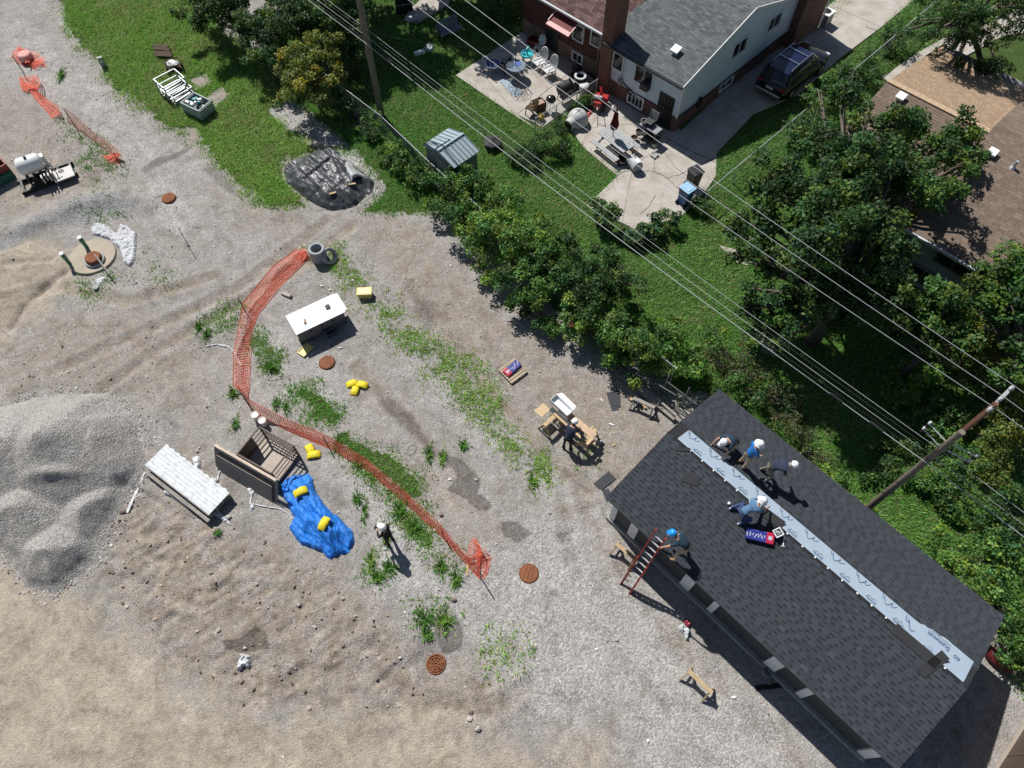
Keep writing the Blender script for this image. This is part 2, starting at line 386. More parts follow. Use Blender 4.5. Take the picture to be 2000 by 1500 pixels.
TUFTS = [(829,1210,.42,1),(868,1212,.4,0),(838,888,.26,1),(834,1240,.2,1),(698,975,.2,1),(712,1000,.22,1),(755,1055,.18,1),(760,1110,.3,1),(865,895,.2,0),(905,870,.2,1),(1040,940,.3,0),
         (425,1040,.1,1),(540,790,.18,1),(560,800,.16,1),(455,770,.25,1),(460,830,.2,1),(120,148,.35,1),(390,640,.25,1),(404,655,.25,1),(528,720,.3,1),(660,870,.3,1),(700,905,.25,1),(780,1000,.3,1),(810,1030,.3,1),(725,1095,.25,0),(738,1130,.25,1),(860,1110,.25,1),(890,1130,.3,1)]
BARE = [(Q((372,158),(400,146),(412,160),(385,175)), 1), (Q((405,190),(435,172),(450,188),(420,208)), 1), (Q((365,250),(385,250),(388,275),(368,275)), 1),
        (Q((430,30),(470,50),(450,75),(425,55)), 0)]
PADS = [Q((1190,1010),(1310,840),(1420,770),(1960,1260),(1900,1400),(1700,1500)), Q((890,148),(1062,35),(1190,0),(1800,-40),(1560,210),(1395,340),(1330,425),(1245,452),(1145,403),(1215,343),(1100,250),(1040,250))]
_pa = [np.array(p) for p in PADS]
TRACKS = [Q((700,720),(790,820),(880,930),(960,1010)), Q((800,560),(870,640),(960,760),(1060,880),(1150,960)), Q((690,440),(560,540),(380,640),(200,760)), Q((640,430),(470,560),(300,640),(120,720)),
          Q((560,1330),(660,1300),(760,1330),(830,1390)), Q((230,1140),(330,1150),(420,1200)), Q((720,1400),(850,1370),(960,1390),(1040,1330)), Q((1130,960),(1180,1080),(1300,1230),(1440,1380),(1560,1500)), Q((0,590),(120,560),(250,590),(420,540)), Q((1100,980),(1120,1100),(1200,1260),(1330,1420),(1400,1500))]
def hgt(X, Y):
    X = np.asarray(X, float); Y = np.asarray(Y, float)
    h = .16 * (fbm(X, Y, .22, 11, 3) - .5) + .05 * (fbm(X, Y, 1.1, 31, 3) - .5)
    k = np.ones(X.shape)
    for p in _pa: k *= 1 - sm(-1.2, .3, sdist(p, X, Y))
    h = h * k
    b = ldist(Q((-60,480),(60,440),(160,395),(240,385),(290,395)), X, Y)
    h += .22 * np.exp(-(b / .7) ** 2) * (.6 + .8 * fbm(X, Y, 1.6, 5))
    s = sdist(Q((-100,470),(50,470),(130,500),(110,560),(-100,690)), X, Y)
    h += .32 * sm(-.2, 1.6, s) * (.5 + fbm(X, Y, .9, 8))
    h -= .14 * np.exp(-(ldist(Q((20,640),(55,590),(130,530)), X, Y) / .16) ** 2)
    h -= .12 * np.exp(-(ldist(Q((20,525),(70,515),(100,510)), X, Y) / .18) ** 2)
    # wheel ruts
    for i, off in enumerate((0, 12, 24, 38)):
        ln = Q((250 + off, 950 + off * .5), (285 + off * 1.4, 965 + off * .9), (310 + off * 1.6, 1000 + off), (320 + off * 2, 1050 + off))
        h -= .055 * np.exp(-(ldist(ln, X, Y) / .11) ** 2)
    for ln in TRACKS:
        d = ldist(ln, X, Y); h += -.05 * np.exp(-(d / .28) ** 2) + .03 * np.exp(-((d - .42) / .16) ** 2)
    # churned soil
    c = sdist(ZONES[6][4], X, Y)
    h += sm(-.5, 1.2, c) * (.2 * (fbm(X, Y, 1.9, 77, 5, .62) - .5) + .06 * (1 - np.abs(fbm(X * .6 + Y * .5, Y * 1.6 - X * 1.2, 1.3, 79, 3) - .5) * 6).clip(-1, 1))
    h += sm(0, 2, sdist(ZONES[0][4], X, Y)) * .10 * (fbm(X, Y, .8, 83, 5, .6) - .5)
    # grass bank edge, sunk grate, kerb-like step of the gravel road
    for (qx, qy, r, dz) in ((852,1296,.75,-.2),(1033,1118,.5,-.1),(0,0,.1,0)):
        g = G(qx, qy); d2 = (X - g.x) ** 2 + (Y - g.y) ** 2; h += dz * np.exp(-d2 / (r * r))
    e = sdist(LAWN[0][0], X, Y); h += .07 * sm(-.25, .35, e)
    return h
def gz(x, y): return float(hgt(np.array([x]), np.array([y]))[0])
def T(px, py, dz=0.0):
    """where the survey pixel meets the ground (plus a height above it)"""
    z = 0.0
    for _ in range(4):
        g = G(px, py, z); z = gz(g.x, g.y)
    return Vector((g.x, g.y, z + dz))

ch = ['sand', 'white', 'wet', 'brown', 'grass', 'dark', 'bare']
def zones(X, Y):
    Z = {c: np.zeros(X.shape) for c in ch}
    rg = fbm(X, Y, .9, 91, 5, .6) - .5; rg2 = fbm(X, Y, 2.6, 131, 4, .6) - .5
    for c, a, s, r, p in ZONES:
        m = (X > p[:, 0].min() - 4) & (X < p[:, 0].max() + 4) & (Y > p[:, 1].min() - 4) & (Y < p[:, 1].max() + 4)
        if not m.any(): continue
        d = sdist(p, X[m], Y[m]) + r * rg[m] + .35 * r * rg2[m]
        Z[c][m] = np.maximum(Z[c][m], a * sm(-s * .5, s * .5, d))
    for ln in TRACKS:
        e = ldist(ln, X, Y); e = np.abs(e + .3 * rg2 - .0); Z['brown'] = np.maximum(Z['brown'], .9 * np.exp(-(e / .4) ** 2)); Z['wet'] = np.maximum(Z['wet'], .22 * np.exp(-(e / .22) ** 2) * (rg > -.05))
    for p, dn, th, pal in LAWN:
        m = (X > p[:, 0].min() - 2) & (X < p[:, 0].max() + 2) & (Y > p[:, 1].min() - 2) & (Y < p[:, 1].max() + 2)
        if not m.any(): continue
        d = sdist(p, X[m], Y[m]) + .8 * rg[m] + .6 * rg2[m]
        Z['grass'][m] = np.maximum(Z['grass'][m], sm(-.2, .3, d) * min(1, dn / 420) * np.clip(1.25 - th * 1.6, .25, 1))
    for p, k in BARE:
        d = sdist(p, X, Y) + .5 * rg2
        b = sm(-.15, .15, d) * (1 if k else .7); Z['grass'] *= 1 - b; Z['bare'] = np.maximum(Z['bare'], b)
    return Z
st = .1
xs = np.concatenate([[-700, -300, -150, -90, -60, -45, -38], np.arange(-34, 34.01, st), [38, 45, 60, 90, 150, 300, 700]])
ys = np.concatenate([[-600, -250, -120, -60, -30, -14, -7], np.arange(-3, 44.01, st), [48, 56, 70, 100, 170, 350, 900]])
GX, GY = np.meshgrid(xs, ys); X, Y = GX.ravel(), GY.ravel()
Zg = hgt(X, Y); ZN = zones(X, Y)
# fine clods everywhere on bare soil
Zg = Zg + (1 - ZN['grass']) * (.025 * (fbm(X, Y, 4.5, 41, 3, .6) - .5)) * (sm(30, 40, -np.hypot(X, Y - 18) + 70))
nx, ny = len(xs), len(ys); ii = np.arange((ny - 1) * (nx - 1)); r_, c_ = ii // (nx - 1), ii % (nx - 1); b_ = r_ * nx + c_
FC = np.stack([b_, b_ + 1, b_ + nx + 1, b_ + nx], -1)

def ground_mat():
    m, t, p = new_mat('yard_soil_and_gravel'); L = t.links
    tc = t.nodes.new('ShaderNodeTexCoord'); P = tc.outputs['Object']
    def noise(s, d=6, r=.6, dist=0.):
        n = nn(t, 'ShaderNodeTexNoise'); n.inputs['Scale'].default_value = s; n.inputs['Detail'].default_value = d; n.inputs['Roughness'].default_value = r; n.inputs['Distortion'].default_value = dist
        L.new(P, n.inputs['Vector']); return n.outputs[0]
    def vor(s):
        v = nn(t, 'ShaderNodeTexVoronoi'); v.inputs['Scale'].default_value = s; L.new(P, v.inputs['Vector']); return v
    za = nn(t, 'ShaderNodeAttribute', attribute_name='zone_a'); zb = nn(t, 'ShaderNodeAttribute', attribute_name='zone_b')
    sa = t.nodes.new('ShaderNodeSeparateColor'); L.new(za.outputs['Color'], sa.inputs[0])
    sb = t.nodes.new('ShaderNodeSeparateColor'); L.new(zb.outputs['Color'], sb.inputs[0])
    big = noise(.55, 7, .62, .4); mid = noise(3.2, 8, .68, .3); fin = noise(19, 5, .7); spk = noise(46, 3, .8)
    v1 = vor(17); v2 = vor(34)
    def val(v):     # one random value per stone
        s = t.nodes.new('ShaderNodeSeparateColor'); L.new(v.outputs['Color'], s.inputs[0]); return s.outputs[0]
    s1, s2 = val(v1), val(v2)
    def math_(op, a, b=0.):
        n = nn(t, 'ShaderNodeMath', operation=op)
        for k, q in ((0, a), (1, b)):
            if isinstance(q, (int, float)): n.inputs[k].default_value = q
            else: L.new(q, n.inputs[k])
        return n.outputs[0]
    def blend(amt, lo=.2, hi=.8, src=None):
        """zone strength broken up by a mid-size noise"""
        n = math_('ADD', amt, math_('MULTIPLY', math_('SUBTRACT', src or mid, .5), 1.5))
        n = math_('MULTIPLY', n, math_('GREATER_THAN', amt, .01))
        return ramp(t, n, [(lo, (0, 0, 0)), (hi, (1, 1, 1))])
    base = ramp(t, mid, [(.25, (.205, .18, .152)), (.5, (.318, .288, .252)), (.78, (.415, .386, .348))])
    base = mixn(t, .55, base, ramp(t, big, [(.3, (.24, .212, .18)), (.7, (.385, .365, .34))]))
    sand = ramp(t, mid, [(.25, (.30, .243, .186)), (.5, (.44, .375, .292)), (.8, (.52, .455, .37))])
    sand = mixn(t, .45, sand, ramp(t, big, [(.3, (.32, .26, .195)), (.7, (.48, .415, .325))]))
    sand = mixn(t, ramp(t, noise(.75, 7, .7, 1.2), [(.46, (0,) * 3), (.66, (.75,) * 3)]), sand, ramp(t, mid, [(.25, (.19, .15, .112)), (.6, (.325, .27, .21)), (.8, (.42, .365, .30))]))
    brown = ramp(t, mid, [(.25, (.15, .113, .082)), (.5, (.272, .217, .163)), (.78, (.40, .338, .27))])
    white = ramp(t, s1, [(0, (.25, .24, .225)), (.5, (.42, .398, .368)), (1, (.58, .56, .53))])
    dark = ramp(t, s1, [(0, (.10, .105, .11)), (.5, (.21, .215, .22)), (1, (.37, .37, .37))])
    grass = ramp(t, mid, [(.3, (.038, .062, .016)), (.6, (.062, .10, .024)), (.8, (.12, .135, .05))])
    bare = ramp(t, mid, [(.3, (.22, .19, .16)), (.7, (.38, .34, .29))])
    c = mixn(t, blend(sb.outputs[0] if False else sa.outputs[2], .4, .6), base, base)
    c = mixn(t, blend(zb.outputs['Alpha']), c, brown)           # brown
    c = mixn(t, blend(sa.outputs[0]), c, sand)
    c = mixn(t, blend(sa.outputs[1], .2, .85), c, white)
    c = mixn(t, blend(sb.outputs[1], .25, .8), c, dark)
    # stones showing through: pebbles of their own grey
    peb = ramp(t, s2, [(0, (.17, .16, .15)), (.45, (.30, .285, .27)), (.8, (.45, .435, .415)), (1, (.68, .66, .63))])
    pf = math_('MULTIPLY', ramp(t, noise(1.7, 5, .65), [(.36, (.12,) * 3), (.64, (.62,) * 3)]), math_('SUBTRACT', 1., math_('MULTIPLY', sa.outputs[0], .82)))
    c = mixn(t, pf, c, peb)
    md = noise(1.25, 7, .68, .8); c = mixn(t, 1., c, ramp(t, md, [(.3, (.66, .63, .60)), (.45, (.92,) * 3), (.6, (1.06,) * 3), (.75, (1.2,) * 3)]), 'MULTIPLY')
    st_ = noise(7, 6, .75, .5); c = mixn(t, 1., c, ramp(t, st_, [(.3, (.78,) * 3), (.5, (1.,) * 3), (.72, (1.14,) * 3)]), 'MULTIPLY')
    c = mixn(t, 1., c, ramp(t, fin, [(.25, (.72,) * 3), (.75, (1.24,) * 3)]), 'MULTIPLY')
    c = mixn(t, 1., c, ramp(t, spk, [(.28, (.7,) * 3), (.5, (1.,) * 3), (.75, (1.22,) * 3)]), 'MULTIPLY')
    c = mixn(t, blend(sb.outputs[2], .4, .6), c, bare)
    c = mixn(t, blend(sb.outputs[0], .38, .58), c, grass)
    wetf = ramp(t, sa.outputs[2], [(.1, (0,) * 3), (.5, (.75,) * 3)])
    c = mixn(t, wetf, c, mixn(t, 1., c, (.36, .34, .33), 'MULTIPLY'))
    L.new(c, p.inputs['Base Color']); p.inputs['Specular IOR Level'].default_value = .2
    L.new(ramp(t, sa.outputs[2], [(.2, (.95,) * 3), (.9, (.6,) * 3)]), p.inputs['Roughness'])
    hgt_ = math_('ADD', math_('MULTIPLY', v1.outputs['Distance'], -.5), math_('ADD', math_('MULTIPLY', mid, .7), math_('MULTIPLY', fin, .8)))
    b = nn(t, 'ShaderNodeBump'); b.inputs['Strength'].default_value = .75; b.inputs['Distance'].default_value = .05
    L.new(hgt_, b.inputs['Height']); L.new(b.outputs[0], p.inputs['Normal'])
    return m
GM = ground_mat()
ground = npmesh('ground', np.stack([X, Y, Zg], -1), FC, GM, smooth=True,
                extra=[('zone_a', np.stack([ZN['sand'], ZN['white'], ZN['wet'], ZN['wet'] * 0 + 1], -1)), ('zone_b', np.stack([ZN['grass'], ZN['dark'], ZN['bare'], ZN['brown']], -1))])
struct(ground)

# ------------------------------------------------------------------ heap of crushed stone
hp = Q((-140,840),(0,795),(60,778),(130,766),(210,773),(262,806),(280,860),(274,925),(248,985),(205,1060),(190,1095),(110,1160),(50,1140),(0,1075),(-140,1040))
gx, gy = np.meshgrid(np.arange(-24, -9.5, .07), np.arange(5.5, 16.6, .07)); hx, hy = gx.ravel(), gy.ravel()
d = sdist(hp, hx, hy) + .5 * (fbm(hx, hy, .8, 21) - .5)
def bump(px, py, r, hh):
    g = G(px, py); q = np.hypot(hx - g.x, hy - g.y) / r; return hh * np.clip(1 - q, 0, 1) ** 1.0
hz = np.maximum.reduce([bump(130,890,3.4,2.1), bump(210,880,2.6,1.4), bump(40,900,3.4,1.9), bump(-60,930,3.4,2.1), bump(110,1090,2.3,1.0), bump(60,1010,2.6,1.25), bump(180,1010,2.2,.85)])
hz = hz * (.9 + .2 * fbm(hx, hy, .6, 5)) + .03 * (fbm(hx, hy, 2, 9, 4) - .5) + .035 * (fbm(hx, hy, 9, 19, 2) - .5)
sc_ = G(140, 950); hz += .22 * np.exp(-(((hx - sc_.x) / .9) ** 2 + ((hy - sc_.y - .12 * (hx - sc_.x)) / .22) ** 2))   # crest pushed up by a bucket
hz = np.where(d > 0, np.minimum(hz * sm(0, .8, d) + .05, d * .85), d * .25) + hgt(hx, hy)
n1, n2 = gx.shape; ii = np.arange((n1 - 1) * (n2 - 1)); r_, c_ = ii // (n2 - 1), ii % (n2 - 1); b_ = r_ * n2 + c_
fc = np.stack([b_, b_ + 1, b_ + n2 + 1, b_ + n2], -1); fc = fc[(d[fc].max(1) > -.12)]
us, inv = np.unique(fc, return_inverse=True)
def gravel_mat():
    m, t, p = new_mat('crushed_stone'); L = t.links
    tc = t.nodes.new('ShaderNodeTexCoord')
    v = nn(t, 'ShaderNodeTexVoronoi'); v.inputs['Scale'].default_value = 20; L.new(tc.outputs['Object'], v.inputs['Vector'])
    s = t.nodes.new('ShaderNodeSeparateColor'); L.new(v.outputs['Color'], s.inputs[0])
    n = nn(t, 'ShaderNodeTexNoise'); n.inputs['Scale'].default_value = .9; n.inputs['Detail'].default_value = 6; L.new(tc.outputs['Object'], n.inputs['Vector'])
    n2 = nn(t, 'ShaderNodeTexNoise'); n2.inputs['Scale'].default_value = 45; n2.inputs['Detail'].default_value = 3; L.new(tc.outputs['Object'], n2.inputs['Vector'])
    c = ramp(t, s.outputs[0], [(0, (.25, .235, .215)), (.5, (.37, .352, .325)), (1, (.50, .48, .45))])
    c = mixn(t, ramp(t, n.outputs[0], [(.5, (0,) * 3), (.72, (.5,) * 3)]), c, (.40, .36, .31))
    c = mixn(t, 1., c, ramp(t, n2.outputs[0], [(.28, (.62,) * 3), (.75, (1.3,) * 3)]), 'MULTIPLY')
    L.new(c, p.inputs['Base Color']); p.inputs['Roughness'].default_value = .95; p.inputs['Specular IOR Level'].default_value = .2
    a = nn(t, 'ShaderNodeMath', operation='SUBTRACT'); L.new(n2.outputs[0], a.inputs[0]); L.new(v.outputs['Distance'], a.inputs[1])
    b = nn(t, 'ShaderNodeBump'); b.inputs['Strength'].default_value = .8; b.inputs['Distance'].default_value = .04
    L.new(a.outputs[0], b.inputs['Height']); L.new(b.outputs[0], p.inputs['Normal']); return m
GRAV = gravel_mat()
hm = npmesh('gravel_heap', np.stack([hx, hy, hz], -1)[us], inv.reshape(fc.shape), GRAV, smooth=True)
tag(hm, 'wide heap of grey crushed stone at the left edge of the yard', 'gravel heap')

# ------------------------------------------------------------------ loose stones and clods
def rocks(name, n, pts, smin, smax, cols, seed):
    r = np.random.default_rng(seed)
    bm = bmesh.new(); bmesh.ops.create_icosphere(bm, subdivisions=1, radius=1)
    bv = np.array([v.co[:] for v in bm.verts]); bf = np.array([[v.index for v in f.verts] for f in bm.faces]); bm.free()
    k = len(pts); s = smin + (smax - smin) * r.random(k) ** 3
    V = bv[None] * (1 + r.uniform(-.32, .32, (k, len(bv), 1))); V = V * (s[:, None, None] * r.uniform(.6, 1.2, (k, 1, 3)) * np.array([1, 1, .62]))
    a = r.uniform(0, 2 * pi, k); ca, sa = np.cos(a)[:, None], np.sin(a)[:, None]
    x = V[..., 0] * ca - V[..., 1] * sa; y = V[..., 0] * sa + V[..., 1] * ca
    z = V[..., 2] + hgt(pts[:, 0], pts[:, 1])[:, None] + (s * .25)[:, None]
    V = np.stack([x + pts[:, :1], y + pts[:, 1:2], z], -1).reshape(-1, 3)
    Fc = (bf[None] + (np.arange(k) * len(bv))[:, None, None]).reshape(-1, 3)
    C = np.array(cols)[r.integers(0, len(cols), k)] * r.uniform(.7, 1.3, (k, 1))
    o = npmesh(name, V, Fc, tint_mat('stone_faces'), cols=np.repeat(C, len(bv), 0))
    return o
def inpoly(poly, n, r, extra=None):
    lo, hi = poly.min(0), poly.max(0); p = lo + (hi - lo) * r.random((n, 2)); return p[sdist(poly, p[:, 0], p[:, 1]) > 0]
r3 = np.random.default_rng(33)
YARD = Q((-60,-40),(95,-40),(200,130),(330,255),(470,360),(600,420),(820,420),(900,520),(1000,640),(1200,740),(1320,830),(1190,960),(1190,1010),(1450,1310),(1700,1540),(-100,1540))
pts = inpoly(YARD, 9500, r3); kk = fbm(pts[:, 0], pts[:, 1], .6, 3); pts = pts[kk + r3.uniform(-.2, .2, len(pts)) > .52]
pts = pts[sdist(hp, pts[:, 0], pts[:, 1]) < .1]
z_ = zones(pts[:, 0], pts[:, 1]); pts = pts[r3.random(len(pts)) > z_['sand'] * .8 + z_['grass'] * .7]
ii = r3.integers(0, len(hp), 1600); f_ = r3.random((1600, 1)); ft = hp[ii] * (1 - f_) + hp[(ii + 1) % len(hp)] * f_ + r3.normal(0, .22, (1600, 2)); pts = np.concatenate([pts, ft[(ft[:, 0] > -22)]])
struct(tag(rocks('loose_stones', 0, pts, .018, .06, [(.42, .40, .37), (.30, .28, .26), (.55, .53, .5), (.22, .2, .18)], 4), 'small stones strewn over the dirt yard', 'stones'), 'stuff')
pts = np.concatenate([inpoly(ZONES[6][4], 900, r3), inpoly(ZONES[11][4], 120, r3)])
struct(tag(rocks('soil_clods', 0, pts, .02, .085, [(.24, .19, .14), (.31, .25, .19), (.16, .12, .09), (.40, .36, .31), (.2, .15, .11)], 5), 'brown clods of churned soil between the heap and the manholes', 'soil clods'), 'stuff')

# ------------------------------------------------------------------ grass
PAL = [np.array([(.21, .41, .055), (.15, .34, .04), (.29, .46, .085), (.40, .43, .16), (.12, .28, .038)]),
       np.array([(.105, .275, .038), (.078, .225, .032), (.15, .325, .05), (.20, .33, .07), (.066, .18, .032)])]
CONC = []     # filled by the slabs below; kept clear of grass
CONC_PX = [[(890,148),(1062,35),(1330,80),(1320,262),(1215,343),(1145,290),(1110,252),(1042,250)],
           [(1100,250),(1240,205),(1320,262),(1525,90),(1600,60),(1690,-20),(1800,-20),(1640,130),(1560,200),(1400,300),(1398,345),(1330,425),(1245,452),(1145,403),(1215,343)],
           [(1700,165),(1735,152),(1850,80),(1920,50),(2000,0),(2100,0),(2100,400),(1900,560),(1740,420)],
           [(788,40),(800,20),(835,-12),(882,-12),(876,10),(815,46)]]
for q in CONC_PX: CONC.append(Q(*q))
def blades(name, label, pieces, seed):
    r = np.random.default_rng(seed); VV = []; CC = []
    for p, dn, th, pal in pieces:
        area = .5 * abs(np.sum(p[:, 0] * np.roll(p[:, 1], -1) - p[:, 1] * np.roll(p[:, 0], -1)))
        lo, hi = p.min(0) - .3, p.max(0) + .3
        n = int(dn * (hi[0] - lo[0]) * (hi[1] - lo[1])); q = lo + (hi - lo) * r.random((n, 2))
        # only where a camera near this one could look
        zz = (H * cos(TH) + q[:, 1] * sin(TH)); u = F * q[:, 0] / zz; v = F * (q[:, 1] * cos(TH) - H * sin(TH)) / zz
        q = q[(np.abs(u) < 1110) & (np.abs(v) < 840)]
        q = q[sdist(p, q[:, 0], q[:, 1]) + 1.3 * (fbm(q[:, 0], q[:, 1], 1.1, 91, 4) - .5) + np.abs(r.normal(0, .3, len(q))) * r.choice([-1, 1], len(q)) > 0]
        pn = fbm(q[:, 0], q[:, 1], 1.5, 55, 4, .62); keep = pn + r.uniform(-.13, .13, len(q)) > th; q = q[keep]; pn = pn[keep]
        for c in CONC: q_ = sdist(c, q[:, 0], q[:, 1]) < .05; q = q[q_]; pn = pn[q_]
        for c, k in BARE: q_ = sdist(c, q[:, 0], q[:, 1]) < r.uniform(-.3, .15, len(q)); q = q[q_]; pn = pn[q_]
        k = len(q); a = r.uniform(0, 2 * pi, k); ln = r.uniform(.07, .19, k) * (1 + .5 * (pn - .5)); ht = ln * r.uniform(.35, .9, k); wd = r.uniform(.012, .03, k)
        z = hgt(q[:, 0], q[:, 1]); dx, dy = np.cos(a), np.sin(a)
        b1 = np.stack([q[:, 0] - dy * wd, q[:, 1] + dx * wd, z - .01], -1); b2 = np.stack([q[:, 0] + dy * wd, q[:, 1] - dx * wd, z - .01], -1)
        tp = np.stack([q[:, 0] + dx * ln, q[:, 1] + dy * ln, z + ht], -1)
        VV.append(np.stack([b1, b2, tp], 1).reshape(-1, 3))
        tone = fbm(q[:, 0], q[:, 1], .5, 71, 4)
        C = PAL[pal][np.clip((tone * 6 - 1 + r.normal(0, 1.3, k)).astype(int), 0, 4)] * r.uniform(.7, 1.3, (k, 1))
        dry = r.random(k) < .04 + .14 * (fbm(q[:, 0], q[:, 1], .7, 141, 3) > .58); C[dry] = np.array([.36, .31, .16]) * r.uniform(.7, 1.2, (dry.sum(), 1))
        CC.append(np.repeat(C, 3, 0))
    V = np.concatenate(VV); C = np.concatenate(CC)
    o = npmesh(name, V, np.arange(len(V)).reshape(-1, 3), leaf_mat('grass_blades', trans=.3), cols=C)
    return struct(tag(o, label, 'grass'), 'stuff')
blades('meadow_grass', 'sunlit green grass bank beside the gravel track', LAWN[:1], 61)
blades('verge_grass', 'rough grass verge between gravel strip and chain link fence', LAWN[1:2], 62)
blades('lawn', 'green lawns and rough grass of the back gardens behind the fence', LAWN[2:3], 63)
blades('weeds', 'low green weeds growing in strips through the gravel yard', LAWN[3:], 64)
def tufts():
    r = np.random.default_rng(9); VV = []; CC = []
    extra = []
    for (px, py, rad, pal) in TUFTS:
        g = T(px, py); k = int(130 * rad / .3)
        a = r.uniform(0, 2 * pi, k); rr = np.abs(r.normal(0, rad * .62, k)); el = r.uniform(.45, 1.3); x = g.x + rr * np.cos(a) * el; y = g.y + rr * np.sin(a) / el
        lean = a + r.normal(0, .7, k); ln = r.uniform(.08, .2, k); ht = ln * r.uniform(.4, 1.2, k) + rad * .3 * np.clip(1 - (rr / rad) ** 2, 0, 1); wd = r.uniform(.012, .03, k)
        z = hgt(x, y); dx, dy = np.cos(lean), np.sin(lean)
        VV.append(np.stack([np.stack([x - dy * wd, y + dx * wd, z], -1), np.stack([x + dy * wd, y - dx * wd, z], -1), np.stack([x + dx * ln, y + dy * ln, z + ht], -1)], 1).reshape(-1, 3))
        CC.append(np.repeat(PAL[pal][r.integers(0, 5, k)] * r.uniform(.7, 1.3, (k, 1)), 3, 0))
    V = np.concatenate(VV)
    struct(tag(npmesh('weed_tufts', V, np.arange(len(V)).reshape(-1, 3), leaf_mat('grass_blades', trans=.3), cols=np.concatenate(CC)), 'taller green weed tufts dotted over the gravel', 'weeds'), 'stuff')
tufts()
# ------------------------------------------------------------------ roofs of overlapping shingles
def shingle_mat(name, rough=.9, bump=.5):
    return tint_mat(name, rough, .3, 70., bump)
def tabs(O, U, V, Lu, Lv, expo, tabw, pal, seed, lift=.016, dash=None, skip=None, vr=.1):
    """rows of tabs as arrays; every tab a tilted quad with a front edge; dash: dark shadow band of laminated shingles"""
    r = np.random.default_rng(seed); O, U, V = (np.array(Vector(q)[:]) for q in (O, U, V)); N = np.cross(U, V)
    if N[2] < 0: N = -N
    vs = []; cs = []; pal = np.array(pal); out = []
    nrow = int(Lv / expo)
    for i in range(nrow + 1):
        v0 = i * expo; v1 = min(v0 + expo, Lv)
        if v1 - v0 < .02: break
        u = -r.uniform(0, tabw)
        while u < Lu:
            w_ = tabw * (r.uniform(.75, 1.2) if dash is None else r.uniform(.7, 1.35)); a, b = max(u, 0) + .004, min(u + w_, Lu) - .004; u += w_
            if b - a < .03: continue
            if skip is not None and skip((a + b) / 2, v0): continue
            lf = lift * r.uniform(.75, 1.25)
            out.append((a, b, v0, v1, lf, r.integers(0, len(pal)), r.uniform(1 - vr, 1 + vr)))
    return out, (O, U, V, N), pal
def tabs_mesh(name, T_, frame, pal, m, parent):
    O, U, V, N = frame; T_ = np.array(T_); a, b, v0, v1, lf = (T_[:, k:k + 1] for k in range(5))
    P = lambda u, v, h: O + u * U + v * V + h * N
    q = np.stack([P(a, v0 - .006, lf), P(b, v0 - .006, lf), P(b, v1, .004), P(a, v1, .004), P(a, v0 - .006, 0 * lf), P(b, v0 - .006, 0 * lf)], 1)
    n = len(q); base = (np.arange(n) * 6)[:, None]
    fc = np.concatenate([base + np.array([[0, 1, 2, 3]]), base + np.array([[4, 5, 1, 0]])])
    C = pal[T_[:, 5].astype(int)] * T_[:, 6:7]
    o = npmesh(name, q.reshape(-1, 3), fc, m, parent, cols=np.repeat(C, 6, 0)); o['kind'] = 'stuff'; return o

# ------------------------------------------------------------------ storage building under construction
BL, BW, BE, BR = 11.479, 6.282, 2.60, 3.487
SB = Thing('storage_building', 'long low building with charcoal shingle roof and a white strip along its ridge', 'building', (9.5, 6.929, 0), -.814)
SLP = (BR - BE) / (BW / 2); SA = math.atan(SLP); SLEN = hypot(BR - BE, BW / 2)
def RB(px, py, dz=0.0):
    """a picture point on the roof, in the building's frame"""
    z = 3.0
    for _ in range(12):
        q = SB.l(px, py, z); z = BR - SLP * abs(q.y) + dz
    return Vector((q.x, q.y, z))
def RW(px, py, dz=0.0):
    q = RB(px, py, dz); c, s = cos(SB.yaw), sin(SB.yaw)
    return Vector((SB.loc.x + q.x * c - q.y * s, SB.loc.y + q.x * s + q.y * c, q.z))
conc = mat('pale_concrete', (.36, .345, .32), .9, .2, 3, bump=.4, dirt=(.2, .18, .15), dirt_amt=.5)
dkpan = mat('dark_sheathing', (.05, .053, .06), .75, .2, 2, bump=.15)
wrap = mat('white_house_wrap', (.76, .77, .78), .55, .08, 5, dirt=(.35, .36, .38), dirt_amt=.4, dirt_scale=6)
trim = mat('dark_metal_trim', (.03, .032, .036), .5, .2)
hx_ = BL / 2 - .18; hy_ = 2.74
MB().box((0, 0, .06), (2 * hx_ + .16, 2 * hy_ + .2, .34)).build('foundation', conc, SB)
MB().box((0, 0, 1.36), (2 * hx_ - .1, 2 * hy_ - .14, 2.26)).build('wall_core', dkpan, SB)
